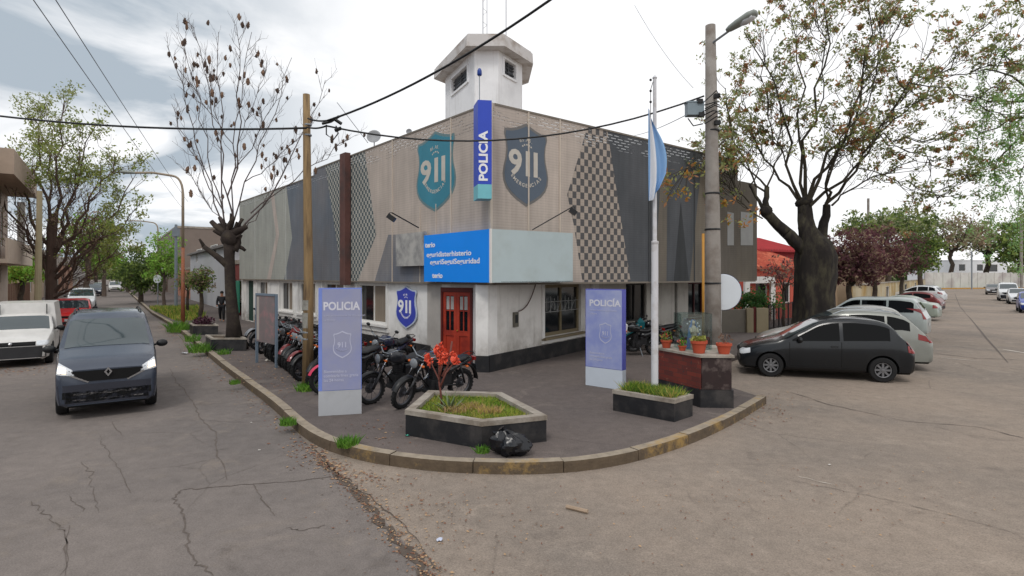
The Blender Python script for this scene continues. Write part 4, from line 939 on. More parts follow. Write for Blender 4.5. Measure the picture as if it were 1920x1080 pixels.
SUV = dict(L=4.5, W=1.76, H=1.72, r=.36, wf=.85, wr=3.6, zb=.3,
    top=[(0, .78), (.06, .92), (.5, 1.04), (1.15, 1.10), (1.85, 1.62), (2.1, 1.70), (3.6, 1.72), (4.1, 1.66), (4.35, 1.2), (4.44, 1.1), (4.5, .8)],
    belt=[(0, .8), (1.1, 1.05), (4.4, 1.12)], screen=(1.18, 1.86), win=[(1.4, 2.3), (2.36, 3.2), (3.28, 4.1)], rearwin=(1.18, 1.52), seams=[1.3, 2.33, 3.24], handles=[2.1, 3.0], hm=M_plas, spokes=6,
    feat=[('headlight', 'lens', 'front', [(.45, .78), (.78, .78), (.78, .92), (.45, .92)]), ('grille', 'well', 'front', [(-.4, .78), (.4, .78), (.4, .92), (-.4, .92)]), ('bumper', 'plas', 'front', [(-.74, .4), (.74, .4), (.74, .6), (-.74, .6)]), ('tail_light', 'red', 'rear', [(.66, .9), (.78, .9), (.78, 1.3), (.68, 1.3)])])
VAN = dict(L=4.2, W=1.60, H=1.84, r=.31, wf=.8, wr=3.45, zb=.22, tumble=.20, taper=.06, smooth=.05, wtop=.2,
    top=[(0, .86), (.05, .96), (.3, 1.08), (.85, 1.20), (.95, 1.22), (1.72, 1.70), (2.05, 1.82), (2.6, 1.85), (3.9, 1.82), (4.12, 1.72), (4.17, 1.2), (4.2, .9)],
    belt=[(0, .9), (.8, 1.10), (4.2, 1.16)], screen=(.93, 1.74), win=[(1.3, 2.2)], rearwin=(1.2, 1.6), seams=[1.2, 2.3, 3.2], handles=[2.1], hm=M_plas, rails=(2.1, 3.9), railm=M_plas,
    feat=[('grille', 'well', 'front', [(-.50, .80), (.50, .80), (.54, .88), (-.54, .88)]), ('grille', 'well', 'front', [(-.30, .69), (.30, .69), (.50, .80), (-.50, .80)]),
          ('bumper', mat('bumper_dark_paint', (42, 44, 54), .45), 'front', [(-.70, .30), (.70, .30), (.73, .64), (-.73, .64)]), ('lower_grille', 'well', 'front', [(-.62, .32), (.62, .32), (.60, .52), (-.60, .52)]),
          ('chrome_bar', 'chrome', 'front', [(.28, .685), (.30, .665), (.56, .80), (.54, .825)]), ('fog_lamp', 'well', 'front', [(.54, .40), (.66, .40), (.66, .52), (.54, .52)]),
          ('chrome_bar', 'chrome', 'front', [(-.52, .45), (.52, .45), (.5, .485), (-.5, .485)]), ('chrome_bar', 'chrome', 'front', [(-.54, .35), (.54, .35), (.54, .375), (-.54, .375)])],
    lit_glow=([(.49, .80), (.74, .84), (.72, 1.02), (.52, .90)], [(.61, .85), (.72, .87), (.71, .97), (.62, .93)]), zp=.53)
def diamond(root, hit, patch):
    q = MB(); c = Vector((0, 0, .86)); p, n = hit((6, 0, .86), (-1, 0, 0)); x = p.x + .02
    o = [(0, .085), (.06, 0), (0, -.085), (-.06, 0)]; i_ = [(0, .045), (.028, 0), (0, -.045), (-.028, 0)]
    for k in range(4):
        k2 = (k + 1) % 4; q.slab([(x, o[k][0], .84 + o[k][1]), (x, o[k2][0], .84 + o[k2][1]), (x, i_[k2][0], .84 + i_[k2][1]), (x, i_[k][0], .84 + i_[k][1])], (1, 0, 0), .015)
    q.build('emblem', M_chrome, root, world=False)
def face_rz(d): return math.atan2(d[1], d[0])
toward = -dL                                # facing down the side street to the camera
rz_s = face_rz(toward)
van_front = G(203, 782)
vd = (Vector((0, 0, 0)) - Vector((van_front.x, van_front.y, 0))).normalized(); vd = (vd * .55 + toward * .45).normalized()
vc = Vector((van_front.x, van_front.y, 0)) - vd * 2.1
make_car('minivan', vc, face_rz(vd), 'dark blue-grey passenger van driving towards us with its headlights lit', cpaint('blue_grey_paint', (62, 69, 82), .2), VAN, 'cars driving on the side street', lights_on=True, emblem=diamond, cat='van', plate=False)
# box-back utility van: hatch nose plus a tall square cargo box
FIO = dict(HATCH); FIO.update(L=4.1, W=1.60, top=[(0, .58), (.05, .70), (.4, .84), (1.0, .96), (1.1, .98), (1.7, 1.36), (1.95, 1.42), (2.2, 1.42), (2.35, 1.40), (3.9, 1.40), (4.1, 1.3)], win=[(1.25, 2.1)], seams=[1.2, 2.15], handles=[1.95], rearwin=(.9, 1.2), screen=(1.12, 1.72), wr=3.3,
    feat=[('headlight', 'lens', 'front', [(.46, .60), (.72, .60), (.72, .72), (.46, .72)]), ('grille', 'well', 'front', [(-.44, .60), (.44, .60), (.44, .70), (-.44, .70)]), ('bumper', mat('dark_grey_bumper', (44, 44, 46), .6, .2), 'front', [(-.76, .26), (.76, .26), (.76, .58), (-.76, .58)])])
p = G(28, 690); M_wp = cpaint('dirty_white_paint', (206, 204, 200), .4, .14)
c = Vector((p.x, p.y, 0)) + dL * 2.05
r_, X_, h_ = make_car('utility_van', c, rz_s, 'white box-backed utility van with a dented bonnet parked at the left edge', M_wp, FIO, 'vehicles parked on the left of the side street', rimm=M_rimd, cat='van', plate=False)
mb = MB(); mb.prism([(-2.1, -.82), (-2.1, .82), (.15, .82), (.15, -.82)], .85, 1.74, top=[(-2.08, -.72), (-2.08, .72), (-.02, .72), (-.02, -.72)]); bx_ = mb.build('cargo_box', M_wp, r_, world=False)
for s_ in (.55, -.55): mb = MB(); mb.box((.075, s_, 1.5), (.03, .025, .4)); mb.build('box_rib', M_plas, bx_, world=False)
mb = MB(); mb.ball((.0, 0, 0), .05, 8, M=Matrix.Translation((2.06, -.1, .66))); mb.build('emblem', M_chrome, r_, world=False)
def left_car(px, py, spec, paint, label, name='parked_car', k=0.0, group='vehicles parked on the left of the side street', **kw_):
    p = G(px, py); c = Vector((p.x, p.y, 0)) + dL * spec['L'] / 2
    return make_car(name, c, rz_s + k, label, paint, spec, group, **kw_)
left_car(131, 619, HATCH, cpaint('red_paint', (204, 24, 26), .3), 'red hatchback parked behind the white box-backed van')
left_car(152, 582, MPV, cpaint('white_paint', (206, 208, 210), .35), 'white car with roof bars parked behind the red hatchback')
left_car(176, 555, SEDAN, cpaint('dark_blue_paint', (40, 46, 60), .3), 'small dark car parked behind the white car on the left kerb')
left_car(186, 547, HATCH, cpaint('pale_green_paint', (150, 160, 150), .35), 'pale car parked far up the left kerb past the dark one')
left_car(216, 547, MPV, M_wp, 'white car driving far up the side street towards us', name='distant_car', group='cars driving on the side street')
# right: black hatchback side-on
a = G(1437, 706); b = G(1665, 718); d = Vector((a.x - b.x, a.y - b.y, 0)); sc_ = d.length / 2.48; d.normalize()
H2 = dict(HATCH); H2['W'] = 1.62; H2['top'] = [(a_, z_ * (1 + .07 * min(1, max(0, (z_ - .9) / .4)))) for a_, z_ in HATCH['top']]; H2['spokes'] = 8
nrm = Vector((-d.y, d.x, 0)); nrm = nrm if nrm.y > 0 else -nrm
mid = Vector((a.x + b.x, a.y + b.y, 0)) / 2 + nrm * .78
hk = Matrix.Scale(1, 4)
root, X_, h_ = make_car('parked_car', mid - d * (.0), face_rz(d), 'black two-door hatchback parked side-on beside the brick planter', cpaint('black_car_paint', (14, 19, 24), .25, .15), H2, 'cars parked at an angle along the avenue', rimm=mat('wheel_rim_mid', (112, 112, 114), .4, .1, metal=.3), plate=False)
root.location = mid + d * ((.72 + 3.2) / 2 - 1.95) 
def ang_car(pxn, pxt, pyt, D_off, spec, paint, label, k=0.0, **kw_):
    """tail bumper ground point (pxt,pyt); heading parallel to the black car, turned by k"""
    p = G(pxt, pyt); dd = Matrix.Rotation(k, 3, 'Z') @ d
    c = Vector((p.x, p.y, 0)) + dd * spec['L'] / 2
    return make_car('parked_car', c, face_rz(dd), label, paint, spec, 'cars parked at an angle along the avenue', **kw_)
ang_car(0, 1735, 690, 0, MPV, cpaint('silver_green_paint', (140, 142, 136), .3), 'silver people carrier with roof rails parked just behind the black hatchback', -.06)
ang_car(0, 1706, 645, 0, HATCH, cpaint('off_white_paint', (168, 168, 164), .35), 'light grey hatchback parked behind the silver people carrier', -.15)
ang_car(0, 1742, 640, 0, SUV, cpaint('pale_silver_paint', (168, 176, 174), .3), 'pale silver off-roader with black bumper in the angled row', -.42, rimm=M_rimd)
ang_car(0, 1762, 601, 0, SEDAN, cpaint('pale_green_paint', (150, 160, 150), .35), 'grey-green saloon behind the pale off-roader', -.5)
ang_car(0, 1768, 586, 0, HATCH, cpaint('maroon_paint', (104, 44, 44), .35), 'maroon hatchback in the angled row behind the grey-green saloon', -.55)
ang_car(0, 1772, 567, 0, MPV, cpaint('white_paint', (206, 208, 210), .35), 'white car farthest along the angled row near the park wall', -.6)
rz_a = face_rz(-dR)
def far_car(px, py, spec, paint, label, **kw_):
    p = G(px, py); return make_car('distant_car', Vector((p.x, p.y, 0)) + dR * 2, rz_a + kw_.pop('k', 0), label, paint, spec, 'cars on the far side of the avenue', **kw_)
far_car(1864, 553, HATCH, cpaint('grey_paint', (96, 92, 92), .35), 'small dark grey car at the far end of the avenue')
far_car(1892, 565, VAN, cpaint('white_paint', (206, 208, 210), .35), 'white van across the avenue near the right edge')
far_car(1914, 571, SEDAN, cpaint('white_paint', (206, 208, 210), .35), 'low white saloon in front of the white van at the right edge')
far_car(1942, 588, HATCH, cpaint('bright_blue_paint', (30, 60, 150), .3), 'blue car cut off by the right edge of the view')
# ------------------------------------------------------------------ motorcycles
M_seat = mat('seat_vinyl', (30, 30, 32), .5, .1, 6.0); M_eng = mat('engine_alloy', (58, 58, 60), .45, .3, 14.0, metal=.6); M_frameb = mat('black_frame', (20, 20, 22), .4)
M_amber = mat('amber_lens', (190, 92, 30), .3)
def make_bike(loc, heading, lean, steer, label, tank, fairing=False, group='motorcycles parked on the pavement', wb=1.34, rw=.30, scooter=False):
    root = empty('motorcycle', loc, face_rz(heading), label, 'motorcycle', group, lean=0)
    root.rotation_euler = (lean, 0, face_rz(heading)); FR[root.name] = Matrix.LocRotScale(Vector(loc), root.rotation_euler, None)
    xf, xr = wb / 2, -wb / 2
    head = Vector((xf - .30, 0, .90)); ax = Vector((xf, 0, rw))
    ST = Matrix.Translation(head) @ Matrix.Rotation(steer, 4, (ax - head).normalized() * -1) @ Matrix.Translation(-head)
    def W_(nm, x, tw, T=Matrix.Identity(4)):
        Tm = T @ Matrix.Translation((x, 0, rw)) @ Matrix.Rotation(R(90), 4, 'X')
        q = MB(); prof = [(rw - .075, -tw * .6), (rw - .05, -tw * .9), (rw - .02, -tw), (rw - .005, -tw * .6), (rw, 0), (rw - .005, tw * .6), (rw - .02, tw), (rw - .05, tw * .9), (rw - .075, tw * .6)]
        prof.append(prof[0]); q.lathe(prof, 26, M=Tm); 
        for k in range(26):                   # tread lugs
            a = 2 * math.pi * k / 26; q.box((math.cos(a) * rw, math.sin(a) * rw, 0), (.012, .035, tw * 1.5), rot=a, M=Tm)
        wh = q.build('wheel', M_rubber, root, world=False)
        q = MB(); q.lathe([(rw - .07, -.025), (rw - .095, 0), (rw - .07, .025), (rw - .06, 0), (rw - .07, -.025)], 24, M=Tm); q.lathe([(0, -.05), (.035, -.05), (.035, .05), (0, .05)], 10, M=Tm)
        for k in range(10):
            a = 2 * math.pi * k / 10; q.tube([(math.cos(a) * .03, math.sin(a) * .03, .03 * (-1) ** k), (math.cos(a + .2) * (rw - .06), math.sin(a + .2) * (rw - .06), 0)], .005, 3, M=Tm)
        q.lathe([(.05, .03), (.10, .035), (.10, .04), (.05, .042)], 16, M=Tm)
        q.build('rim', M_rimb, wh, world=False); return wh
    body_m = T_b if fairing else tank
    W_('wheel', xf, .042, ST); W_('wheel', xr, .055)
    q = MB(); fk = []
    for s_ in (.085, -.085):
        q.tube([ax + Vector((0, s_, 0)), ax.lerp(head, .5) + Vector((0, s_, 0))], .026, 8, M=ST); q.tube([ax.lerp(head, .45) + Vector((0, s_, 0)), head + Vector((0, s_, .02))], .017, 6, M=ST, mi=1)
    q.box(head + Vector((.02, 0, -.0)), (.06, .22, .03), M=ST); q.box(head + Vector((.07, 0, -.16)), (.06, .22, .03), M=ST); q.build('fork', [M_eng, M_chrome], root, world=False, smooth=True)
    q = MB(); hb = [(-.20, .36, 1.02), (-.06, .28, 1.04), (.0, .10, .96), (0, -.10, .96), (-.06, -.28, 1.04), (-.20, -.36, 1.02)]
    pts = [Vector((head.x + x, y, z)) for x, y, z in hb]; q.tube(pts, .012, 6, M=ST); h_ = q.build('handlebar', M_steel, root, world=False, smooth=True)
    for k, (i0, i1) in enumerate(((0, 1), (5, 4))): q = MB(); q.tube([pts[i0], pts[i0].lerp(pts[i1], .8)], .019, 7, M=ST); q.build('grip', M_plas, h_, world=False)
    for s_ in (1, -1):
        q = MB(); m0 = Vector((head.x - .07, s_ * .28, 1.04)); m1 = Vector((head.x - .02, s_ * .38, 1.20)); q.tube([m0, m1], .007, 5, M=ST); q.ball(m1 + Vector((0, s_ * .02, .02)), (.018, .06, .04), 8, M=ST); q.build('mirror', M_plas, root, world=False, smooth=True)
    q = MB(); hl = Vector((head.x + .16, 0, .86)); Tm = ST @ Matrix.Translation(hl) @ Matrix.Rotation(R(90), 4, 'Y'); q.lathe([(0, -.12), (.05, -.11), (.085, -.06), (.095, .0), (.095, .02)], 16, M=Tm); h2 = q.build('headlight', M_frameb if not fairing else tank, root, world=False, smooth=True)
    q = MB(); q.lathe([(.095, .02), (.085, .03), (.05, .042), (0, .048)], 16, M=Tm); q.build('lens', mat('dull_lens', (120, 124, 128), .15, .1, spec=.8), h2, world=False, smooth=True)
    if fairing:
        q = MB(); f = [(head.x + .10, .0, 1.12), (head.x + .24, .0, .95), (head.x + .20, 0, .72), (head.x + .02, .17, .74), (head.x + .0, .17, 1.0), (head.x + .02, -.17, .74), (head.x + .0, -.17, 1.0)]
        q.add(f, [(0, 1, 4), (1, 2, 3, 4), (0, 6, 1), (1, 6, 5, 2)]); q.build('fairing', tank, root, world=False)
    for s_ in (1, -1):
        for x_, z_ in ((head.x + .10, .84), (xr + .02, .70)):
            q = MB(); T2 = ST if x_ > 0 else Matrix.Identity(4); q.tube([(x_, s_ * .06, z_), (x_, s_ * .15, z_)], .008, 4, M=T2); q.ball((x_, s_ * .17, z_), (.03, .035, .025), 8, M=T2); q.build('indicator', M_amber, root, world=False, smooth=True)
    def loft(q, st_, seg=14, mi=0):           # stations (x, z_bottom, z_top, half width)
        vs = []; fs = []
        for x, za, zb_, w_ in st_:
            for k in range(seg):
                a = 2 * math.pi * k / seg; c_, s_ = math.cos(a), math.sin(a); p_ = .75
                vs.append((x, w_ * math.copysign(abs(c_) ** p_, c_), (za + zb_) / 2 + (zb_ - za) / 2 * math.copysign(abs(s_) ** p_, s_)))
        for i in range(len(st_) - 1):
            for k in range(seg): k2 = (k + 1) % seg; fs.append((i * seg + k, (i + 1) * seg + k, (i + 1) * seg + k2, i * seg + k2))
        fs += [tuple(range(seg)), tuple(reversed(range((len(st_) - 1) * seg, len(st_) * seg)))]; q.add(vs, fs, mi)
    q = MB(); loft(q, [(head.x - .04, .84, .90, .05), (head.x - .08, .78, .97, .10), (head.x - .18, .74, 1.02, .145), (head.x - .32, .74, 1.0, .15), (head.x - .44, .74, .92, .11), (head.x - .50, .75, .85, .06)]); t_ = q.build('fuel_tank', body_m, root, world=False, smooth=True)
    q = MB(); q.lathe([(.035, 0), (.035, .015), (0, .018)], 12, M=Matrix.Translation((head.x - .24, 0, 1.018))); q.build('fuel_cap', M_chrome, t_, world=False)
    q = MB(); loft(q, [(head.x - .42, .76, .84, .09), (head.x - .55, .74, .83, .12), (head.x - .72, .74, .82, .13), (head.x - .80, .76, .86, .13), (head.x - 1.0, .79, .88, .12), (head.x - 1.14, .83, .89, .08)]); q.build('seat', M_seat, root, world=False, smooth=True)
    q = MB()
    for s_ in (.1, -.1): q.tube([(head.x, s_ * .4, .86), (head.x - .5, s_, .72), (head.x - .9, s_, .72), (xr - .12, s_, .80)], .014, 6)
    q.tube([(head.x, 0, .84), (head.x + .02, 0, .62), (.12, 0, .34), (-.1, 0, .28)], .018, 6)
    for s_ in (.09, -.09):
        q.tube([(-.18, s_, .36), (xr, s_, rw)], .016, 6); q.tube([(xr - .02, s_ * 1.1, rw + .04), (xr + .14, s_ * 1.1, .72)], .022, 7)
        q.tube([(xr + .25, s_ * 1.1, .78), (xr - .2, s_ * 1.1, .92), (xr - .24, 0, .93)], .01, 5)
    q.build('frame', M_frameb, root, world=False, smooth=True)
    q = MB(); q.box((0, 0, .40), (.26, .2, .2)); q.box((.02, 0, .60), (.14, .13, .22), rot=Matrix.Rotation(R(12), 4, 'Y'))
    for k in range(5): q.box((.02, 0, .52 + k * .04), (.17, .17, .012))
    q.lathe([(0, -.15), (.1, -.14), (.1, .14), (0, .15)], 14, M=Matrix.Translation((-.06, 0, .38)) @ Matrix.Rotation(R(90), 4, 'X')); q.box((-.24, 0, .50), (.22, .2, .26)); q.box((.05, 0, .27), (.34, .16, .06)); q.build('engine', M_eng, root, world=False)
    q = MB(); q.tube([(.1, -.06, .58), (.2, -.09, .44), (.12, -.13, .28), (-.2, -.16, .27), (-.32, -.17, .30)], .02, 7); q.tube([(-.3, -.17, .30), (-.5, -.18, .33), (-.86, -.18, .40)], [.03, .045, .042], 9); q.build('exhaust', M_chrome, root, world=False, smooth=True)
    def fender(q, x, a0, a1, w_, T=Matrix.Identity(4), rr=rw + .035):
        vs = []; fs = []; n = 9
        for i in range(n + 1):
            a = R(a0 + (a1 - a0) * i / n)
            for y_, dr in ((-w_, -.02), (-w_ * .6, 0), (0, .008), (w_ * .6, 0), (w_, -.02)): vs.append((x + math.cos(a) * (rr + dr), y_, rw + math.sin(a) * (rr + dr)))
        for i in range(n):
            for j in range(4): fs.append((i * 5 + j, i * 5 + j + 1, (i + 1) * 5 + j + 1, (i + 1) * 5 + j))
        q.add(vs, fs, 0, T)
    q = MB(); fender(q, xf, 20, 150, .065, ST); q.build('front_fender', tank if fairing else M_frameb, root, world=False, smooth=True)
    q = MB(); fender(q, xr, 60, 175, .075, rr=rw + .12); q.build('rear_fender', M_frameb, root, world=False, smooth=True)
    q = MB(); loft(q, [(head.x - .5, .60, .72, .12), (head.x - .65, .54, .73, .135), (head.x - .85, .64, .77, .12), (xr - .18, .76, .84, .07)]); q.build('side_panel', body_m, root, world=False, smooth=True)
    q = MB(); q.box((xr - .26, 0, .80), (.06, .13, .07)); q.build('tail_light', M_redl, root, world=False)
    q = MB(); q.box((xr - .31, 0, .62), (.01, .16, .13), rot=Matrix.Rotation(R(15), 4, 'Y')); q.build('licence_plate', mat('dark_plate', (48, 50, 54), .5), root, world=False)
    q = MB(); q.tube([(-.12, .1, .28), (-.16, .26, .02)], .012, 5); q.build('side_stand', M_steel, root, world=False)
    return root
M_rimb = mat('bike_rim', (84, 84, 88), .4, .1, metal=.5)
hd = lambda a: Vector((math.cos(R(a)), math.sin(R(a)), 0))
def bikespot(px, py): return G(px, py, .135)
T_b = mat('black_gloss_tank', (22, 23, 26), .2, .05, coat=.5); T_r = mat('red_gloss_tank', (110, 24, 26), .25, coat=.5); T_p = mat('pink_red_plastic', (196, 50, 84), .3); T_bl = mat('navy_tank', (26, 32, 58), .25, coat=.5)
T_g = mat('silver_tank', (160, 162, 166), .3, metal=.4); T_t = mat('teal_tank', (24, 92, 100), .3, coat=.4); T_w = mat('white_tank', (200, 200, 202), .35, coat=.4)
fr_ = bikespot(746, 768); re_ = bikespot(868, 744); h_ = (fr_ - re_).normalized(); m_ = (fr_ + re_) / 2
make_bike(m_, h_, R(-9), R(16), 'black motorcycle with round headlight nearest the pentagonal planter', T_b)
f2 = bikespot(692, 757); h_ = hd(-124); make_bike(f2 - h_ * .67, h_, R(-9), R(-14), 'black motorcycle with chrome fork between the left totem and the nearest bike', mat('dark_tank', (40, 42, 48), .3, coat=.4))
f3 = bikespot(688, 712); h_ = hd(-118); make_bike(f3 - h_ * .67, h_, R(-8), R(10), 'navy-tanked motorcycle farthest back of the three beside the left totem', T_bl)
row = [(604, 738, T_p, 'motorcycle with pink-red plastics between the wooden pole and the left totem', True), (566, 714, T_b, 'black motorcycle directly behind the wooden pole', False), (548, 698, T_g, 'silver-tanked motorcycle just left of the wooden pole', False), (532, 688, T_r, 'red-tanked motorcycle third from the display board', True),
       (520, 680, T_b, 'black motorcycle second from the display board', False), (506, 671, T_b, 'black faired motorcycle behind the right post of the display board', True), (493, 663, T_r, 'red motorcycle seen under the display board', False), (483, 656, T_b, 'black motorcycle seen under the left of the display board', False), (471, 649, T_g, 'silver motorcycle at the far left end of the row', True)]
row += [(586, 726, T_b, 'black motorcycle between the wooden pole and the pink-red one', False), (557, 706, T_r, 'maroon-fendered motorcycle second left of the wooden pole', True), (540, 693, T_b, 'black motorcycle fourth from the display board', False), (513, 676, T_b, 'black motorcycle nearest the right post of the display board', False)]
for i, (px, py, tk, lb, fg) in enumerate(row):
    h_ = hd(-116 + (i * 37 % 17) - 8); f_ = bikespot(px, py); make_bike(f_ - h_ * .67, h_, R(-9 + (i * 5 % 3)), R((i * 53 % 40) - 20), lb, tk, fg)
p = Vector((3.75, 17.2, .135)); make_bike(p, hd(196), R(-8), R(18), 'white-fronted motorcycle parked behind the right totem', T_w, True)
p = Vector((4.55, 18.2, .135)); make_bike(p, hd(190), R(-8), R(-10), 'teal motorcycle parked behind the flagpole', T_t, True)
# ------------------------------------------------------------------ street furniture
SW = .135
def gs(px, py): return G(px, py, SW)
# totems
def totem(name, a, b, depth, h, label, side_m, face_m, foot_m, flip=False, edge=None):
    a = Vector((a.x, a.y, 0)); b = Vector((b.x, b.y, 0)); r_ = (b - a).normalized(); n = r_.cross(Z); n = n if n.y < 0 else -n
    root = empty(name, (a + b) / 2 + Vector((0, 0, SW)), label=label, cat='sign', group='POLICIA totems on the pavement'); wd = (b - a).length; foot = h * .195
    mb = MB(); P_ = [a, b, b - n * depth, a - n * depth]
    mb.prism([p[:2] for p in P_], SW + .004, SW + foot); mb.build('foot', foot_m, root)
    mb = MB(); mb.prism([p[:2] for p in P_], SW + foot + .002, SW + h); mb.build('body', side_m, root)
    ins = .012; mb = MB(); q = [a + r_ * (ins + (edge or 0)), b - r_ * ins]; mb.slab([q[0] + Z * (SW + foot + .01), q[1] + Z * (SW + foot + .01), q[1] + Z * (SW + h - .02), q[0] + Z * (SW + h - .02)], n, .004); mb.build('printed_face', face_m, root)
    o = lambda fx, fz: a + r_ * wd * fx + n * .0045 + Z * (SW + h * fz)
    mb = MB(); put_text(mb, 'POLICIA' if not flip else 'POLICÍA', o(.53, .855), r_, Z, h * .088, bold=h * .0026, sx=wd / h * 2.6, extrude=.0015); mb.build('lettering', mat('totem_white', (206, 206, 216), .6), root)
    mb = MB(); tx = .12
    put_text(mb, 'SUPERINTENDENCIA DE SEGURIDAD', o(tx, .782), r_, Z, h * .0165, align='LEFT', extrude=.0015, sx=1.15); put_text(mb, 'La Matanza', o(tx, .748), r_, Z, h * .019, align='LEFT', extrude=.0015)
    for k, s in enumerate(('Bienvenidos a', 'comisaría línea gratis', 'las 24 horas')): put_text(mb, s, o(tx, .345 - k * .034), r_, Z, h * .031, align='LEFT', extrude=.0015, bold=h * .0003)
    mb.build('fine_print', mat('totem_pale', (184, 186, 206), .6), root); mb = MB()
    c = o(.55, .555); hh = h * .215; ww = hh * .66; ol = shield_outline(ww, hh); il = shield_outline(ww, hh, .91); N = len(ol)
    for k in range(N):
        k2 = (k + 1) % N; mb.slab([c + r_ * ol[k][0] + Z * ol[k][1], c + r_ * ol[k2][0] + Z * ol[k2][1], c + r_ * il[k2][0] + Z * il[k2][1], c + r_ * il[k][0] + Z * il[k][1]], n, .003)
    mb.build('shield_outline', mat('totem_pale', (1, 1, 1)), root); mb = MB()
    put_text(mb, '911', c + Z * hh * -.02, r_, Z, hh * .27, bold=hh * .006, sx=.85, extrude=.0015); arc_text(mb, 'EMERGENCIAS', c + Z * hh * .04, r_, Z, hh * .27, -48, 48, hh * .055)
    mb.build('shield_text', mat('totem_pale', (1, 1, 1)), root); return root
M_tf = mat('faded_lavender', (150, 152, 176), .45, .06, 1.2, rgb2=(136, 142, 182), amt2=.6, scale2=1.0); M_tf2 = mat('lavender_blue', (136, 146, 198), .45, .05, 1.2, rgb2=(168, 174, 204), amt2=.6, scale2=1.3)
totem('totem_sign', gs(597, 781), gs(678, 776), .14, 2.24, 'POLICIA totem with faded grey-lavender face beside the wooden pole', mat('totem_blue_edge', (116, 136, 206), .5), M_tf, mat('totem_foot_grey', (172, 174, 178), .6, .06, rgb2=(150, 150, 150), amt2=.4), edge=.05)
totem('totem_sign', gs(1098, 722), gs(1167, 732), .16, 2.16, 'POLICÍA totem with brighter blue face beside the flagpole planter', mat('totem_indigo_edge', (92, 96, 180), .5), M_tf2, mat('totem_foot_pale', (196, 204, 214), .6, .05), True)
# display board on two posts
pa, pb = Vector((-7.2, 15.8, 0)), Vector((-6.27, 14.9, 0)); dbd = empty('display_board', (pa + pb) / 2 + Z * SW, label='faded notice board on two blue-grey posts in front of the motorcycles', cat='notice board')
M_post = mat('blue_grey_post', (108, 122, 136), .5, .08)
for p in (pa, pb): mb = MB(); mb.box((p.x, p.y, SW + .98), (.06, .06, 1.96), rot=R(-45)); mb.build('post', M_post, dbd)
r_ = (pb - pa).normalized(); n = r_.cross(Z)
mb = MB(); mb.slab([pa + r_ * .05 + Z * .75, pb - r_ * .05 + Z * .75, pb - r_ * .05 + Z * 2.04, pa + r_ * .05 + Z * 2.04], n, .03); mb.build('panel', mat('faded_poster', (122, 112, 112), .6, .12, 2.0, rgb2=(160, 118, 120), amt2=.35, scale2=2.5), dbd)
mb = MB(); mb.slab([pa + r_ * .05 + Z * 2.04, pb - r_ * .05 + Z * 2.04, pb - r_ * .05 + Z * 2.1, pa + r_ * .05 + Z * 2.1], n, .05); mb.build('top_rail', M_post, dbd)
mb = MB(); mb.slab([pa + r_ * .08 + n * .031 + Z * .8, pa + r_ * .24 + n * .031 + Z * .8, pa + r_ * .24 + n * .031 + Z * 2.0, pa + r_ * .08 + n * .031 + Z * 2.0], n, .003); mb.build('paper_strip', mat('pale_strip', (168, 160, 152), .7), dbd)
# wooden pole
b = gs(577, 722); M_wood = mat('weathered_pole_wood', (142, 118, 84), .9, .2, 3.0, .3, stretch=(6, 6, .5), rgb2=(96, 78, 58), amt2=.4, scale2=2.0)
wp = empty('wooden_pole', (b.x, b.y, SW), label='weathered round wooden utility pole at the pavement edge', cat='pole')
mb = MB(); ztop = CH + (516 - 177) / F * b.y; mb.tube([(b.x, b.y, SW - .02), (b.x + .02, b.y, 2.5), (b.x - .01, b.y, 4.6), (b.x - .03, b.y, ztop)], [.125, .105, .09, .075], 14); mb.build('pole', M_wood, wp, smooth=True)
mb = MB()
for z_ in (1.15, 1.3, 5.95, 5.72): mb.lathe([(.11, 0), (.118, .01), (.118, .035), (.11, .045)] if z_ < 3 else [(.083, 0), (.09, .01), (.09, .03), (.083, .04)], 14, M=Matrix.Translation((b.x, b.y, z_)))
mb.build('band', M_steel, wp)
mb = MB(); 
for k, (z_, h_) in enumerate(((1.42, .34), (1.82, .22))): mb.lathe([(.116, z_), (.116, z_ + h_)], 14, M=Matrix.Translation((b.x, b.y, 0)))
mb.build('torn_poster', mat('torn_poster', (140, 138, 130), .8, .25, 7.0, rgb2=(96, 90, 84), amt2=.4, scale2=6), wp)
wood_top = Vector((b.x, b.y - .1, 5.85)); WPZ = b
# concrete pole with street light
b = Vector(((1337 - 960) / F * 12.5, 12.5, SW)); cp = empty('concrete_pole', b, label='tall round concrete utility pole behind the brick planter', cat='pole')
M_cp = mat('pole_concrete', (146, 140, 134), .9, .15, 2.5, .3, rgb2=(118, 108, 100), amt2=.45, scale2=2.0)
ztop = CH + (516 - 48) / F * 12.5
mb = MB(); mb.tube([(b.x, b.y, 0.1), (b.x, b.y, 3), (b.x - .03, b.y, 5.6), (b.x - .06, b.y, ztop)], [.185, .165, .14, .11], 18); mb.build('pole', M_cp, cp, smooth=True)
mb = MB(); 
for z_, rr in ((3.6, .168), (4.4, .158), (5.8, .145), (2.4, .176)): mb.lathe([(rr, 0), (rr + .006, .01), (rr + .006, .03), (rr, .04)], 18, M=Matrix.Translation((b.x - .01, b.y, z_)))
mb.build('band', M_plas, cp)
mb = MB(); q = ray(1345, 80, 12.4); q2 = ray(1378, 50, 12.0); mb.tube([(b.x - .04, b.y - .1, q.z), q2], .025, 6); mb.build('lamp_arm', M_steel, cp)
mb = MB(); h1, h2 = ray(1362, 58, 12.0), ray(1420, 22, 11.6); dd = h2 - h1; LH = dd.length
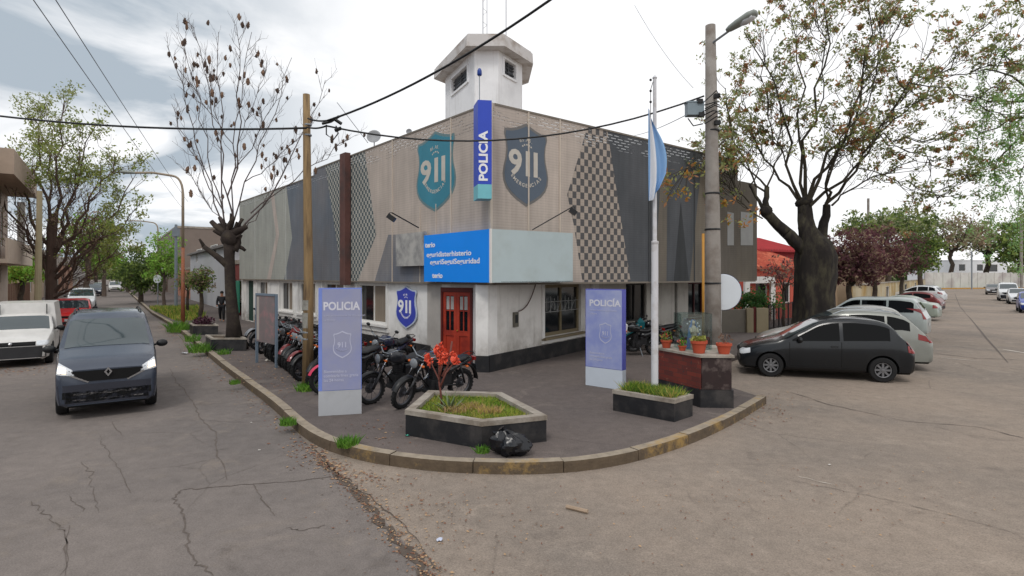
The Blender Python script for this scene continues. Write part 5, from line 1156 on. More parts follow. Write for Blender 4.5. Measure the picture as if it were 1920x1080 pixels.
def along(mb, p, d, st_, seg=14, mi=0):      # flattened lofted body along d
    d = d.normalized(); s_ = d.cross(Z).normalized(); u_ = s_.cross(d); vs = []; fs = []
    for t, w_, hu, hd_ in st_:
        for k in range(seg): a = 2 * math.pi * k / seg; c_, n_ = math.cos(a), math.sin(a); vs.append(p + d * t + s_ * w_ * c_ + u_ * (hu if n_ > 0 else hd_) * n_)
    for i in range(len(st_) - 1):
        for k in range(seg): k2 = (k + 1) % seg; fs.append((i * seg + k, (i + 1) * seg + k, (i + 1) * seg + k2, i * seg + k2))
    fs += [tuple(range(seg)), tuple(reversed(range((len(st_) - 1) * seg, len(st_) * seg)))]; mb.add(vs, fs, mi)
along(mb, h1, dd, [(0, .05, .04, .04), (.08, .09, .07, .06), (LH * .35, .12, .09, .07), (LH * .75, .15, .10, .09), (LH * .95, .12, .07, .07), (LH, .05, .03, .03)]); lh = mb.build('lamp_head', mat('lamp_housing', (134, 140, 134), .5, .1), cp, smooth=True)
mb = MB(); along(mb, h1 + dd * .45 + Vector((0, 0, -.05)), dd, [(0, .06, .01, .03), (.1, .11, .01, .06), (LH * .4, .11, .01, .06), (LH * .48, .05, .01, .03)]); mb.build('lamp_glass', M_lens, lh, smooth=True)
# junction box and clamps
c = ray(1302, 206, 12.4); mb = MB(); mb.box(c, (.36, .22, .27)); mb.box(c + Vector((.0, 0, .15)), (.38, .24, .03)); jb = mb.build('junction_box', mat('box_blue_grey', (128, 142, 150), .5), cp)
mb = MB()
for k in range(7):
    a = random.uniform(0, 6.3); p0 = ray(1318 + random.uniform(-4, 4), 190 + k * 7, 12.3); p1 = ray(1350 + random.uniform(-4, 4), 185 + k * 6, 12.3); m_ = (p0 + p1) / 2 + Vector((0, -.2, random.uniform(-.15, .15))); mb.tube([p0, p0.lerp(m_, .6), m_, p1.lerp(m_, .6), p1], .013, 4)
for px, py in ((1312, 190), (1315, 215), (1344, 180), (1345, 230)): q = ray(px, py, 12.3); mb.box(q, (.12, .1, .09))
mb.tube([ray(1290, 222, 12.4), ray(1300, 236, 12.3), ray(1318, 232, 12.3)], .014, 4); mb.build('cable_clamps', M_plas, cp)
mb = MB(); q = ray(1318.5, 438, 12.35); mb.tube([(q.x, q.y, 1.2), (q.x, q.y, q.z)], .03, 8); mb.build('conduit', mat('ochre_conduit', (178, 128, 54), .6, .1), cp, smooth=True)
# round white disc on the concrete pole (back of a traffic sign)
c = ray(1357, 548, 12.75); rr = 33 / F * 12.75; rs = empty('round_sign', (c.x, c.y, c.z), label='round pale disc sign fixed to the concrete pole', cat='sign')
T = Matrix.Translation(c) @ Matrix.Rotation(R(90), 4, 'X'); mb = MB(); mb.lathe([(0, .0), (rr * .7, .0), (rr, -.004), (rr + .01, -.02), (rr, -.03), (0, -.03)], 40, M=T); mb.build('disc', mat('pale_disc', (206, 212, 218), .35, .03), rs)
mb = MB(); mb.lathe([(rr, .004), (rr + .018, .0), (rr + .018, -.03), (rr, -.034)], 40, M=Matrix.Translation(c + Vector((.012, .03, 0))) @ Matrix.Rotation(R(90), 4, 'X')); mb.build('rim', mat('navy_rim', (40, 48, 84), .5), rs)
# brick planter with its flower pots and shrine
A_, B_, C_ = Vector((3.0, 11.6, 0)), Vector((3.53, 10.45, 0)), Vector((4.08, 10.42, 0)); D_ = Vector((4.3, 11.9, 0)); D2 = Vector((3.3, 12.15, 0)); pol = [A_, B_, C_, D_, D2]
bp = empty('brick_planter', (3.7, 11.3, SW), label='planter faced in red-brown tiles with a black base and chamfered end', cat='planter')
m = bpy.data.materials.new('red_tiles'); m.use_nodes = True; t = m.node_tree; bs_ = t.nodes['Principled BSDF']; g = nd(t, 'ShaderNodeUVMap', uv_map='UVMap'); br = nd(t, 'ShaderNodeTexBrick', i_Scale=1.0, offset=0.5); t.links.new(g.outputs[0], br.inputs['Vector'])
for k, v in (('Brick Width', .26), ('Row Height', .085), ('Mortar Size', .004)): br.inputs[k].default_value = v
br.inputs['Color1'].default_value = (*C3(124, 52, 40), 1); br.inputs['Color2'].default_value = (*C3(92, 42, 38), 1); br.inputs['Mortar'].default_value = (*C3(70, 52, 46), 1)
nn_ = nd(t, 'ShaderNodeTexNoise', i_Scale=7.0, i_Detail=8.0, i_Roughness=.7); t.links.new(g.outputs[0], nn_.inputs['Vector']); cc = mixc(t, ramp(t, nn_.outputs[0], [(.60, 0), (.66, 1)]), br.outputs[0], C3(52, 54, 58)); cc = mixc(t, ramp(t, nn_.outputs[0], [(.33, .8), (.38, 0)]), cc, C3(160, 110, 90)); t.links.new(cc, bs_.inputs['Base Color']); bs_.inputs['Roughness'].default_value = .55; M_tile = m
M_tiled = mat('dark_tile', (44, 30, 30), .5, .3, 6.0, rgb2=(96, 84, 80), amt2=.35, scale2=5)
def cface(a, b, z0, z1, m, nm, parent, th=.02):
    r_ = (b - a).normalized(); n = r_.cross(Z); mb = MB(); mb.slab([a + Z * z0, b + Z * z0, b + Z * z1, a + Z * z1], n, th); L = (b - a).length
    for i, uv in enumerate([(0, z0), (L, z0), (L, z1), (0, z1)] * 2): mb.uv[i] = uv
    return mb.build(nm, m, parent)
mb = MB(); mb.prism(off_poly([p[:2] for p in pol], .035), SW, SW + .33); mb.build('base', M_black, bp)
mb = MB(); mb.prism(off_poly([p[:2] for p in pol], -.002), SW + .33, SW + .93); mb.build('core', M_tiled, bp)
cface(A_, B_, SW + .335, SW + .93, M_tile, 'red_tile_face', bp); cface(B_ + Vector((.01, -.002, 0)), C_, SW + .335, SW + .93, M_tiled, 'dark_tile_face', bp)
mb = MB(); mb.prism(off_poly([p[:2] for p in pol], .05), SW + .932, SW + .975); mb.build('coping', M_conc, bp)
PT = SW + .977
def foliage(mb, c, R_, n, size, mi=0, flat=1.0, up=0.0):
    for _ in range(n):
        d = Vector((random.gauss(0, 1), random.gauss(0, 1), random.gauss(0, 1))); d.normalize(); p = Vector(c) + Vector((d.x * R_, d.y * R_, d.z * R_ * flat)) * random.random() ** .45
        a = Vector((random.gauss(0, 1), random.gauss(0, 1), random.gauss(0, 1) + up)).normalized(); b_ = a.cross(Vector((random.gauss(0, 1), random.gauss(0, 1), random.gauss(0, 1)))).normalized(); s_ = size * random.uniform(.6, 1.4)
        mb.add([p - a * s_, p + b_ * s_ * .45, p + a * s_, p - b_ * s_ * .45], [(0, 1, 2, 3)], mi if isinstance(mi, int) else random.choice(mi))
M_terra = mat('terracotta', (178, 78, 52), .8, .12, 5.0)
def flower_pot(x, y, r1, h, label, leaf, petals=None, fh=.12, ln=60):
    r0 = empty('flower_pot', (x, y, PT), label=label, cat='flower pot', group='terracotta pots on the brick planter'); mb = MB()
    mb.lathe([(r1 * .68, 0), (r1 * .92, h * .72), (r1, h * .74), (r1 * 1.05, h * .78), (r1 * 1.05, h), (r1 * .92, h), (r1 * .9, h * .9), (0, h * .88)], 22, M=Matrix.Translation((x, y, PT))); mb.build('pot', M_terra, r0, auto=30)
    mb = MB(); foliage(mb, (x, y, PT + h + fh * .4), r1 * 1.15, ln, .035, flat=fh / r1 * .7, up=1)
    for k in range(5): a = random.uniform(0, 6.3); mb.tube([(x, y, PT + h * .9), (x + math.cos(a) * r1 * .5, y + math.sin(a) * r1 * .5, PT + h + fh)], .004, 4)
    mb.build('plant', leaf, r0)
    if petals: mb = MB(); foliage(mb, (x, y, PT + h + fh * .6), r1 * 1.3, 30, .022, flat=.6); mb.build('blossom', petals, r0)
flower_pot(3.17, 11.5, .11, .16, 'small red pot with a spiky green plant, leftmost on the brick planter', mat('yellow_green_leaf', (112, 132, 56), .6, .2, 5), mat('red_petals', (190, 44, 44), .6), .17, 70)
flower_pot(3.58, 10.72, .15, .24, 'large terracotta pot of yellowing succulents at the middle of the brick planter', mat('succulent_leaf', (136, 140, 62), .6, .25, 5), None, .08, 110)
flower_pot(4.02, 10.62, .14, .20, 'terracotta pot with dried stems at the right end of the brick planter', mat('dry_stem', (120, 96, 80), .8, .2, 5), None, .18, 28)
flower_pot(3.36, 11.05, .08, .10, 'tiny pot of pink flowers between the two larger left pots', M_weed, mat('pink_petals', (206, 96, 96), .6), .14, 40)
# glass shrine with a robed statue
vs_ = empty('glass_shrine', (3.68, 11.35, PT), label='empty-topped glass case sheltering the statue on the brick planter', cat='glass case')
m = bpy.data.materials.new('thin_clear_glass'); m.use_nodes = True; t = m.node_tree; t.nodes.clear(); gl = nd(t, 'ShaderNodeBsdfGlossy', i_Roughness=.05); tr = nd(t, 'ShaderNodeBsdfTransparent'); tr.inputs[0].default_value = (.80, .88, .88, 1); mx = nd(t, 'ShaderNodeMixShader'); mx.inputs[0].default_value = .14; o_ = nd(t, 'ShaderNodeOutputMaterial'); t.links.new(tr.outputs[0], mx.inputs[1]); t.links.new(gl.outputs[0], mx.inputs[2]); t.links.new(mx.outputs[0], o_.inputs[0]); M_clear = m
for nm, c, d_ in (('front_pane', (3.65, 11.12, .36), (.58, .006, .72)), ('back_pane', (3.72, 11.62, .36), (.58, .006, .72)), ('left_pane', (3.36, 11.37, .36), (.006, .5, .72)), ('right_pane', (3.97, 11.37, .36), (.006, .5, .72))):
    mb = MB(); mb.box((c[0], c[1], PT + c[2] + .002), d_); mb.build(nm, M_clear, vs_)
sx_, sy_ = 3.68, 11.36
stt = empty('robed_statue', (sx_, sy_, PT), label='small robed figure with pale blue mantle standing inside the glass case', cat='statue')
mb = MB(); mb.lathe([(.11, 0), (.115, .05), (.09, .2), (.07, .34), (.075, .40), (.05, .45), (.022, .47), (.022, .485)], 18, M=Matrix.Translation((sx_, sy_, PT)) @ Matrix.Diagonal((1, .8, 1, 1))); mb.ball((sx_, sy_, PT + .525), (.036, .04, .048), 12); 
for s_ in (1, -1): mb.tube([(sx_ + s_ * .065, sy_ - .02, PT + .42), (sx_ + s_ * .07, sy_ - .07, PT + .33), (sx_ + s_ * .01, sy_ - .1, PT + .37)], [.025, .022, .012], 7)
mb.build('figure', mat('statue_cream', (206, 190, 170), .6, .08), stt, smooth=True)
mb = MB(); prof = [(.135, .0), (.13, .15), (.105, .3), (.092, .42), (.055, .5), (.05, .55), (.035, .585), (0, .592)]; vs = []; fs = []; seg = 14
for r1, z in prof:
    for k in range(seg + 1): a = R(-50 + 280 * k / seg); vs.append((sx_ + r1 * math.cos(a), sy_ + .01 + r1 * .85 * math.sin(a), PT + z))
for i in range(len(prof) - 1):
    for k in range(seg): fs.append((i * (seg + 1) + k, i * (seg + 1) + k + 1, (i + 1) * (seg + 1) + k + 1, (i + 1) * (seg + 1) + k))
mb.add(vs, fs); mb.build('mantle', mat('pale_blue_robe', (110, 146, 196), .6, .06), stt, smooth=True)
mb = MB()
for k in range(9): a = R(-40 + 22 * k); mb.ball((sx_ + .15 * math.cos(a), sy_ + .05, PT + .36 + .2 * math.sin(a)), .017, 6)
mb.build('flower_garland', M_whitep, stt)
# pentagonal planter
pen = [Vector((-1.64, 8.63, 0)), Vector((-.43, 7.94, 0)), Vector((.51, 8.3, 0)), Vector((-.19, 9.93, 0)), Vector((-1.5, 10.1, 0))]
def ring_planter(name, pol, h, rim, label, soilz, wallm, rimm=M_conc, group=None, rimz=.07):
    r0 = empty(name, (sum(p.x for p in pol) / len(pol), sum(p.y for p in pol) / len(pol), SW), label=label, cat='planter', group=group)
    P2 = [p[:2] for p in pol]; inn = off_poly(P2, -rim); n = len(P2)
    def ringm(z0, z1, out, in_, m, nm):
        mb = MB(); vs = [(x, y, z) for z in (z0, z1) for (x, y) in out] + [(x, y, z) for z in (z0, z1) for (x, y) in in_]; fs = []
        for i in range(n):
            j = (i + 1) % n; fs += [(i, j, n + j, n + i), (2 * n + j, 2 * n + i, 3 * n + i, 3 * n + j), (n + i, n + j, 3 * n + j, 3 * n + i), (j, i, 2 * n + i, 2 * n + j)]
        mb.add(vs, fs); o = mb.build(nm, m, r0); md = None; return o
    ringm(SW, SW + h - rimz, P2, inn, wallm, 'wall'); ringm(SW + h - rimz + .001, SW + h, off_poly(P2, .012), off_poly(P2, -rim - .004), rimm, 'rim')
    mb = MB(); mb.prism(off_poly(P2, -rim + .01), SW + .02, SW + soilz); mb.build('soil', mat('soil_brown', (84, 66, 48), .95, .3, 8.0, .4), r0); return r0, inn
def in_poly(x, y, p):
    c = False; n = len(p)
    for i in range(n):
        (x1, y1), (x2, y2) = p[i], p[(i + 1) % n]
        if (y1 > y) != (y2 > y) and x < (x2 - x1) * (y - y1) / (y2 - y1) + x1: c = not c
    return c
def grass(mb, poly, z, n, h, w_=.006, mi=(0,), clump=1.0):
    xs = [p[0] for p in poly]; ys = [p[1] for p in poly]; k = 0
    while k < n:
        x, y = random.uniform(min(xs), max(xs)), random.uniform(min(ys), max(ys))
        if not in_poly(x, y, poly): continue
        k += 1; a = random.uniform(0, 6.3); hh = h * random.uniform(.4, 1.2); lx, ly = random.gauss(0, .35) * hh, random.gauss(0, .35) * hh; c_, s_ = math.cos(a) * w_, math.sin(a) * w_
        mb.add([(x - c_, y - s_, z), (x + c_, y + s_, z), (x + lx * .5 + c_ * .7, y + ly * .5 + s_ * .7, z + hh * .6), (x + lx, y + ly, z + hh)], [(0, 1, 2), (0, 2, 3)], random.choice(mi))
M_gr2 = leafmat('grass_yellow', (176, 172, 80), (190, 170, 100)); M_gr3 = leafmat('grass_dark', (86, 124, 48), (100, 130, 60))
r0, inn = ring_planter('pentagon_planter', pen, .39, .13, 'low five-sided planter with black walls and a pale concrete rim', .30, M_black)
mb = MB(); grass(mb, off_poly([p[:2] for p in pen], -.14), SW + .295, 6500, .075, .005, (0, 0, 0, 1, 2))
for _ in range(120):
    q = Vector((random.uniform(-1.5, .4), random.uniform(8.1, 10), 0))
    if in_poly(q.x, q.y, off_poly([p[:2] for p in pen], -.2)): foliage(mb, (q.x, q.y, SW + .33), .07, 14, .018, (0, 2, 0), .5)
for x, y in ((-.65, 9.0), (-.35, 8.75), (-.9, 8.75)): grass(mb, [(x - .18, y - .12), (x + .18, y - .12), (x + .18, y + .12), (x - .18, y + .12)], SW + .3, 300, .13, .008, (3, 1))
mb.build('planter_grass', [M_grass, M_gr2, M_gr3, M_lf[1]], kind='stuff', label='bright green and yellowing grass filling the five-sided planter', cat='grass')
# coral tree seedling and agave
x, y = -1.14, 9.15; z = SW + .3; KS = 1.14; cf = empty('coral_shrub', (x, y, z), label='thin reddish stem with coral red blossoms growing in the five-sided planter', cat='plant')
mb = MB(); stems = [[(0, 0, 0), (-.03, 0, .25), (-.06, 0, .42), (-.16, 0, .60), (-.2, 0, .72)], [(-.05, 0, .38), (-.05, .02, .6), (-.06, 0, .82)], [(-.03, 0, .3), (.06, 0, .5), (.17, 0, .62), (.2, 0, .70)], [(-.05, 0, .45), (.0, 0, .62), (.04, 0, .78)], [(.0, 0, .45), (.1, .02, .62), (.16, 0, .95)]]
for s_ in stems: mb.tube([(x + a, y + b_, z + c_ * KS) for a, b_, c_ in s_], [.022, .018, .015, .012, .008][:len(s_)], 6)
mb.build('stem', mat('reddish_stem', (112, 66, 58), .8, .15, 5), cf, smooth=True)
mb = MB()
for a, c_ in ((-.24, .72), (-.21, .66), (-.09, .82), (-.03, .86), (-.06, .78), (.02, .80), (.05, .70), (.2, .70), (.23, .66), (.18, .74), (-.02, .68)):
    foliage(mb, (x + a, y + random.uniform(-.04, .04), z + c_ * KS), .055, 40, .038, flat=1.5)
mb.build('blossom', mat('coral_petals', (226, 92, 66), .6, .2, 8), cf)
def agave(x, y, z, r_, label):
    ag = empty('agave', (x, y, z), label=label, cat='plant')
    mb = MB()
    for k in range(17):
        a = k * 2.4; el = R(15 + 60 * (k / 17)); L = r_ * random.uniform(.75, 1.1); w_ = .022; side = Vector((-math.sin(a), math.cos(a), 0)); dir_ = Vector((math.cos(a) * math.cos(el), math.sin(a) * math.cos(el), math.sin(el))); o = Vector((x, y, z)); pts = [o, o + dir_ * L * .5, o + dir_ * L + Vector((0, 0, -.02))]
        mb.add([pts[0] - side * w_ * .6, pts[0] + side * w_ * .6, pts[1] + side * w_, pts[1] - side * w_, pts[2], pts[1] - Vector((0, 0, .012))], [(0, 1, 2, 3), (3, 2, 4), (0, 5, 1), (3, 4, 5), (2, 5, 4)])
    mb.build('leaves', mat('agave_green', (98, 112, 78), .55, .15, 8), ag)
agave(-.98, 8.86, SW + .31, .36, 'spiky grey-green agave at the foot of the coral stem')
# flagpole planter
fpl = [Vector((1.84, 10.2, 0)), Vector((2.72, 9.39, 0)), Vector((3.16, 9.8, 0)), Vector((2.28, 10.62, 0))]
ring_planter('flagpole_planter', fpl, .38, .09, 'low oblong black planter with pale rim holding the flagpole', .31, M_black)
mb = MB(); grass(mb, off_poly([p[:2] for p in fpl], -.1), SW + .30, 3600, .2, .007, (0, 2, 2, 1)); mb.build('planter_grass', [M_grass, M_gr2, M_gr3], kind='stuff', label='tufted green grass around the foot of the flagpole', cat='grass')
b = Vector((2.60, 10.2, SW + .3)); fp = empty('flagpole', b, label='tall two-stage white metal flagpole standing in the oblong planter', cat='flagpole')
M_fp = mat('white_pole_paint', (204, 204, 208), .4, .06, 2.0, rgb2=(176, 170, 166), amt2=.35, scale2=3); zj = CH + (516 - 458) / F * b.y; zt = CH + (516 - 148) / F * b.y
mb = MB(); mb.tube([b, (b.x, b.y, zj)], .064, 14); mb.lathe([(.064, 0), (.072, .01), (.072, .05), (.03, .07)], 14, M=Matrix.Translation((b.x, b.y, zj))); mb.build('lower_pole', M_fp, fp, auto=40)
mb = MB(); mb.tube([(b.x, b.y, zj), (b.x, b.y, zt)], [.04, .032], 12); mb.lathe([(.034, 0), (.045, .02), (.02, .06), (0, .07)], 10, M=Matrix.Translation((b.x, b.y, zt))); mb.build('upper_pole', M_fp, fp, auto=40)
mb = MB(); mb.tube([(b.x - .075, b.y - .02, zj - .9), (b.x - .08, b.y - .02, zt - .2), (b.x - .03, b.y, zt - .05)], .006, 4); 
for zz in (5.75, 5.95, 6.15): mb.ball((b.x - .08, b.y - .02, zz), .025, 6)
mb.build('halyard', M_plas, fp)
# limp flag, three vertical-hanging bands
fl = empty('flag', (b.x - .02, b.y - .08, 3.9), label='limp sky blue and white flag hanging from the flagpole', cat='flag')
mC, mW = mat('flag_sky_blue', (128, 166, 208), .8, .08, 3), mat('flag_white', (214, 216, 222), .8, .05, 3)
def flagstrip(u0, u1, m, nm):
    mb = MB(); nu, nv = 8, 22; vs = []; fs = []
    for i in range(nu + 1):
        for j in range(nv + 1):
            u = u0 + (u1 - u0) * i / nu; v = j / nv                    # v from bottom 0 to top 1
            top_w = .04; ww = .05 + .27 * math.sin(min(1, (1 - v) * 1.25) * math.pi * .62) * (1 if v > .18 else .55 + v * 2.5)
            lo = 3.95 + .35 * max(0, u - .35) ; z = lo + (5.62 - lo) * v - .25 * u * (v ** 2)
            fold = math.sin(u * 11 + v * 2.0) * .05 * (1 - .5 * v)
            vs.append((b.x - .135 + ww * u, b.y - .10 + fold, z))
    for i in range(nu):
        for j in range(nv): fs.append((i * (nv + 1) + j, (i + 1) * (nv + 1) + j, (i + 1) * (nv + 1) + j + 1, i * (nv + 1) + j + 1))
    mb.add(vs, fs); mb.build(nm, m, fl, smooth=True)
flagstrip(0, .12, mC, 'blue_band'); flagstrip(.12, .42, mW, 'white_band'); flagstrip(.42, 1, mC, 'blue_band')
# rubbish bag
x, y = .0, 7.72; rb = empty('rubbish_bag', (x, y, SW), label='crumpled black plastic rubbish bag against the five-sided planter', cat='rubbish bag')
M_bag = mat('black_polythene', (14, 16, 22), .25, .1, 5, spec=.5)
mb = MB(); vs = []; fs = []; seg, rg = 40, 18; rnd = random.Random(5)
for i in range(rg + 1):
    ph = math.pi * i / rg
    for k in range(seg):
        th = 2 * math.pi * k / seg; cr = 1 + .10 * math.sin(th * 5 + i * .4) + .06 * math.sin(th * 13 + i) + .05 * math.sin(ph * 9 + th * 3) + rnd.uniform(-.02, .02)
        px_, py_, pz_ = .27 * math.sin(ph) * math.cos(th) * cr, .2 * math.sin(ph) * math.sin(th) * cr, .17 * math.cos(ph) * cr
        pz_ = max(-.135, pz_); px_ -= max(0, pz_) * .55
        vs.append((x + px_, y + py_, SW + .137 + pz_))
for i in range(rg):
    for k in range(seg): k2 = (k + 1) % seg; fs.append((i * seg + k, (i + 1) * seg + k, (i + 1) * seg + k2, i * seg + k2))
mb.add(vs, fs); mb.build('bag', M_bag, rb, auto=28)
mb = MB(); k0 = Vector((x - .1, y, SW + .29)); mb.tube([k0 + Vector((.02, 0, -.03)), k0 + Vector((-.02, 0, .03)), k0 + Vector((-.05, 0, .07))], [.06, .02, .05], 10)
mb.build('knot', M_bag, rb)
# litter
def litter(nm, px, py, rgb, sz, lab, z=0.0, cat='litter'):
    p = G(px, py, z); mb = MB(); rn = random.Random(px)
    vs = [(p.x + (i - 2) * sz * .4, p.y + (j - 2) * sz * .4, z + .006 + rn.random() * sz * .6) for i in range(5) for j in range(5)]; fs = [(i * 5 + j, (i + 1) * 5 + j, (i + 1) * 5 + j + 1, i * 5 + j + 1) for i in range(4) for j in range(4)]
    mb.add(vs, fs); mb.build(nm, mat(nm + str(px), rgb, .6, .1, 20), label=lab, cat=cat)
litter('paper_scrap', 824, 1014, (190, 196, 214), .035, 'crumpled white and blue paper scrap on the road near the leaf line'); litter('plastic_scrap', 764, 818, (70, 160, 140), .04, 'turquoise plastic scrap beside the five-sided planter', SW)
litter('paper_scrap', 560, 728, (196, 190, 180), .06, 'pale crumpled paper at the foot of the wooden pole', SW); litter('paper_scrap', 504, 677, (206, 200, 190), .10, 'white carton scrap on the pavement left of the display board post', SW)
litter('paper_scrap', 347, 664, (200, 200, 205), .12, 'white bag scrap in the gutter by the weeds', 0.0); litter('paper_scrap', 1555, 872, (206, 202, 196), .02, 'tiny white scrap on the right-hand road surface'); litter('paper_scrap', 471, 793, (206, 202, 196), .02, 'tiny white scrap on the grey road left of the kerb'); litter('paper_scrap', 486, 845, (206, 202, 196), .02, 'tiny white scrap on the grey road below the other scrap')
p0, p1 = G(1062, 953), G(1102, 963); mb = MB(); mb.tube([p0 + Z * .02, p1 + Z * .022], .022, 6); mb.build('wood_stick', mat('bleached_wood', (158, 138, 118), .9, .15, 9), label='short bleached stick lying on the road in front of the kerb', cat='stick')
# weeds along kerb
def weed(px, py, r_, n, lab, z=SW, m=M_weed):
    p = G(px, py, z); mb = MB(); grass(mb, [(p.x + r_ * math.cos(a), p.y + r_ * math.sin(a)) for a in [k * .785 for k in range(8)]], z, n, r_ * .9, .01, (0, 0, 1)); foliage(mb, (p.x, p.y, z + r_ * .3), r_ * .8, n // 4, .03, flat=.5)
    mb.build('weed_clump', [m, M_gr3], label=lab, cat='weeds', group='weeds along the kerb')
weed(652, 836, .16, 240, 'weed clump on the corner kerb left of the yellow patch'); weed(541, 796, .14, 200, 'weed clump on the kerb below the left totem'); weed(574, 732, .2, 260, 'grass clump at the foot of the wooden pole'); weed(905, 848, .1, 120, 'small weed under the corner of the five-sided planter')
weed(337, 622, .55, 420, 'tall bushy weed on the kerb beside the small planter', 0.05); weed(376, 660, .35, 260, 'weed clump on the kerb in front of the tree planter'); weed(360, 640, .3, 160, 'low weeds between the two kerb clumps'); weed(420, 664, .2, 120, 'weeds at the foot of the tree planter wall'); weed(440, 720, .12, 100, 'small tuft in the kerb joint')
# small planters up the side street
def boxplanter(px0, px1, py, depth, h, lab, mats_, pm=None, lbl2=None):
    a, b_ = gs(px0, py), gs(px1, py); b_.y = a.y * 1.0; q = dL * depth
    pol = [a, b_, b_ + q, a + q]; r0, _ = ring_planter('street_planter', pol, h, .08, lab, h - .06, mats_, rimz=.05, group='small planters along the side street')
    if pm:
        mb = MB(); c = (a + b_ + q) / 2; c = (a + b_) / 2 + q / 2; foliage(mb, (c.x, c.y, SW + h + .1), (b_ - a).length * .42, 420, .06, flat=.55); mb.build('plant', pm, r0)
M_purp = mat('purple_leaf', (74, 38, 54), .6, .3, 4)
boxplanter(362, 409, 628, 1.2, .42, 'black planter of purple plants farther up the pavement', M_black, M_purp)
boxplanter(396, 462, 658, 1.3, .42, 'low black planter box around the bare tree trunk', M_black)
mb = MB(); 
# bare-concrete corner patch on the tree planter is part of its wall material noise
# grass strip by the side street kerb
mb = MB(); gp = [(p.x, p.y) for p in (gs(278, 578), gs(330, 602), gs(388, 600), gs(372, 576))]; grass(mb, gp, SW, 3500, .28, .03, (0, 2, 1)); mb.build('verge_grass', [M_grass, M_gr2, M_gr3], kind='stuff', label='patchy grass verge beside the side street kerb', cat='grass')
# street lamps on the side street
def curved_lamp(px, base_y, top_y, tip_px, tip_y, lab, rust=True, r_=.075):
    b = gs(px, base_y); D = b.y; zt = CH + (516 - top_y) / F * D; tip = ray(tip_px, tip_y, D * .985)
    r0 = empty('street_lamp', b, label=lab, cat='street lamp', group='curved street lamps'); mb = MB(); zm = b.z + (zt - b.z) * .52
    mb.tube([b, (b.x, b.y, zm)], [r_ * 1.3, r_], 10); mb.build('lower_post', mat('rusty_orange_post', (150, 92, 66), .8, .2, 3, rgb2=(120, 110, 100), amt2=.3), r0, smooth=True)
    mb = MB(); pts = [Vector((b.x, b.y, zm)), Vector((b.x, b.y, zt - .9))]; c0 = Vector((b.x, b.y, zt - .9)); c1 = Vector((b.x, b.y, zt)); c2 = c1.lerp(tip, .22); c2.z = zt + .05
    for t in [k / 6 for k in range(1, 7)]: pts.append(c0 * (1 - t) ** 2 + c1 * 2 * t * (1 - t) + c2 * t * t)
    pts.append(c2.lerp(tip, .5) + Vector((0, 0, .08))); pts.append(tip); mb.tube(pts, [r_ * .9] * 2 + [r_ * .75] * (len(pts) - 2), 8); mb.build('arm', mat('beige_post', (150, 136, 118), .6, .1), r0, smooth=True)
    mb = MB(); d_ = (tip - c2).normalized(); along(mb, tip - d_ * .1, d_, [(0, .05, .05, .05), (.15, .13, .09, .06), (.55, .15, .09, .09), (.7, .06, .04, .04)]); mb.build('lamp_head', mat('lamp_housing', (134, 140, 134)), r0, smooth=True)
curved_lamp(343, 608, 332, 250, 324, 'tall curved street lamp with a rusty lower post on the side street')
curved_lamp(296, 552, 418, 243, 414, 'second, more distant curved street lamp on the side street', r_=.1)
b = gs(330, 578); mb = MB(); mb.tube([b, (b.x, b.y, CH + 95 / F * b.y)], [.12, .09], 8); mb.box((b.x, b.y, CH + 80 / F * b.y), (.4, .3, .6)); mb.build('utility_pole', mat('grey_blue_pole', (120, 128, 136), .7, .1), label='grey utility pole with a box on top beside the young green tree', cat='pole')
b = Vector(((70 - 960) / F * 24, 24, .14)); mb = MB(); mb.tube([b, (b.x + .1, b.y, CH + 158 / F * 24)], [.14, .10], 10); mb.build('left_side_pole', mat('pale_ochre_pole', (158, 146, 118), .8, .12, 3), label='pale slender pole on the left pavement in front of the big tree', cat='pole').name = 'slender_pole'
c = ray(295, 523, 44); r0 = empty('round_sign', (c.x, c.y, SW), label='small round pale sign on a post far up the side street', cat='sign'); mb = MB(); mb.lathe([(0, 0), (.32, 0), (.32, -.03), (0, -.03)], 20, M=Matrix.Translation(c) @ Matrix.Rotation(R(90), 4, 'X')); mb.build('disc', mat('pale_disc', (1, 1, 1)), r0); mb = MB(); mb.tube([(c.x, c.y + .06, SW), (c.x, c.y + .06, c.z)], .04, 6); mb.build('post', M_steel, r0)
# cables
def cable(pts, r_, lab, sag=0, name='overhead_cable', n=16, m=None):
    out = []; a, b = pts
    for k in range(n + 1): t = k / n; p = a.lerp(b, t); p = p - Vector((0, 0, sag * 4 * t * (1 - t))); out.append(p)
    mb = MB(); mb.tube(out, r_, 6); mb.build(name, m or M_plas, label=lab, cat='cable', smooth=True)
J = ray(614, 226, 12.3); J2 = ray(612, 236, 12.3)
cable([J, ray(1065, -24, 9.0)], .022, 'thick twisted cable rising from the wooden pole to the upper right', .22); cable([J2, ray(1320, 180, 12.4)], .020, 'thick cable sagging across the corner between the wooden and concrete poles', .62)
cable([ray(575, 240, 12.4), ray(-90, 206, 13.5)], .024, 'thick cable crossing the sky from the wooden pole to the left edge', .18); cable([ray(575, 238, 12.4), J2], .02, 'short cable tail joining the splice to the wooden pole', .04); cable([ray(577, 222, 12.4), J], .02, 'upper cable tail joining the splice to the wooden pole', .03)
mb = MB(); 
for a_, b_ in (((625, 222), (640, 232)), ((628, 245), (640, 240))): mb.tube([ray(*a_, 12.3), ray(*b_, 12.3)], .04, 6)
mb.tube([ray(612, 234, 12.3), ray(612, 252, 12.3), ray(625, 262, 12.3), ray(634, 250, 12.3), ray(630, 236, 12.3)], .016, 5); mb.tube([ray(604, 232, 12.3), ray(620, 228, 12.3), ray(636, 218, 12.3)], .03, 6); mb.build('cable_splice', M_plas, label='tangle of cable joints and a loop beside the wooden pole top', cat='cable')
M_thin = mat('thin_wire', (110, 116, 124), .6)
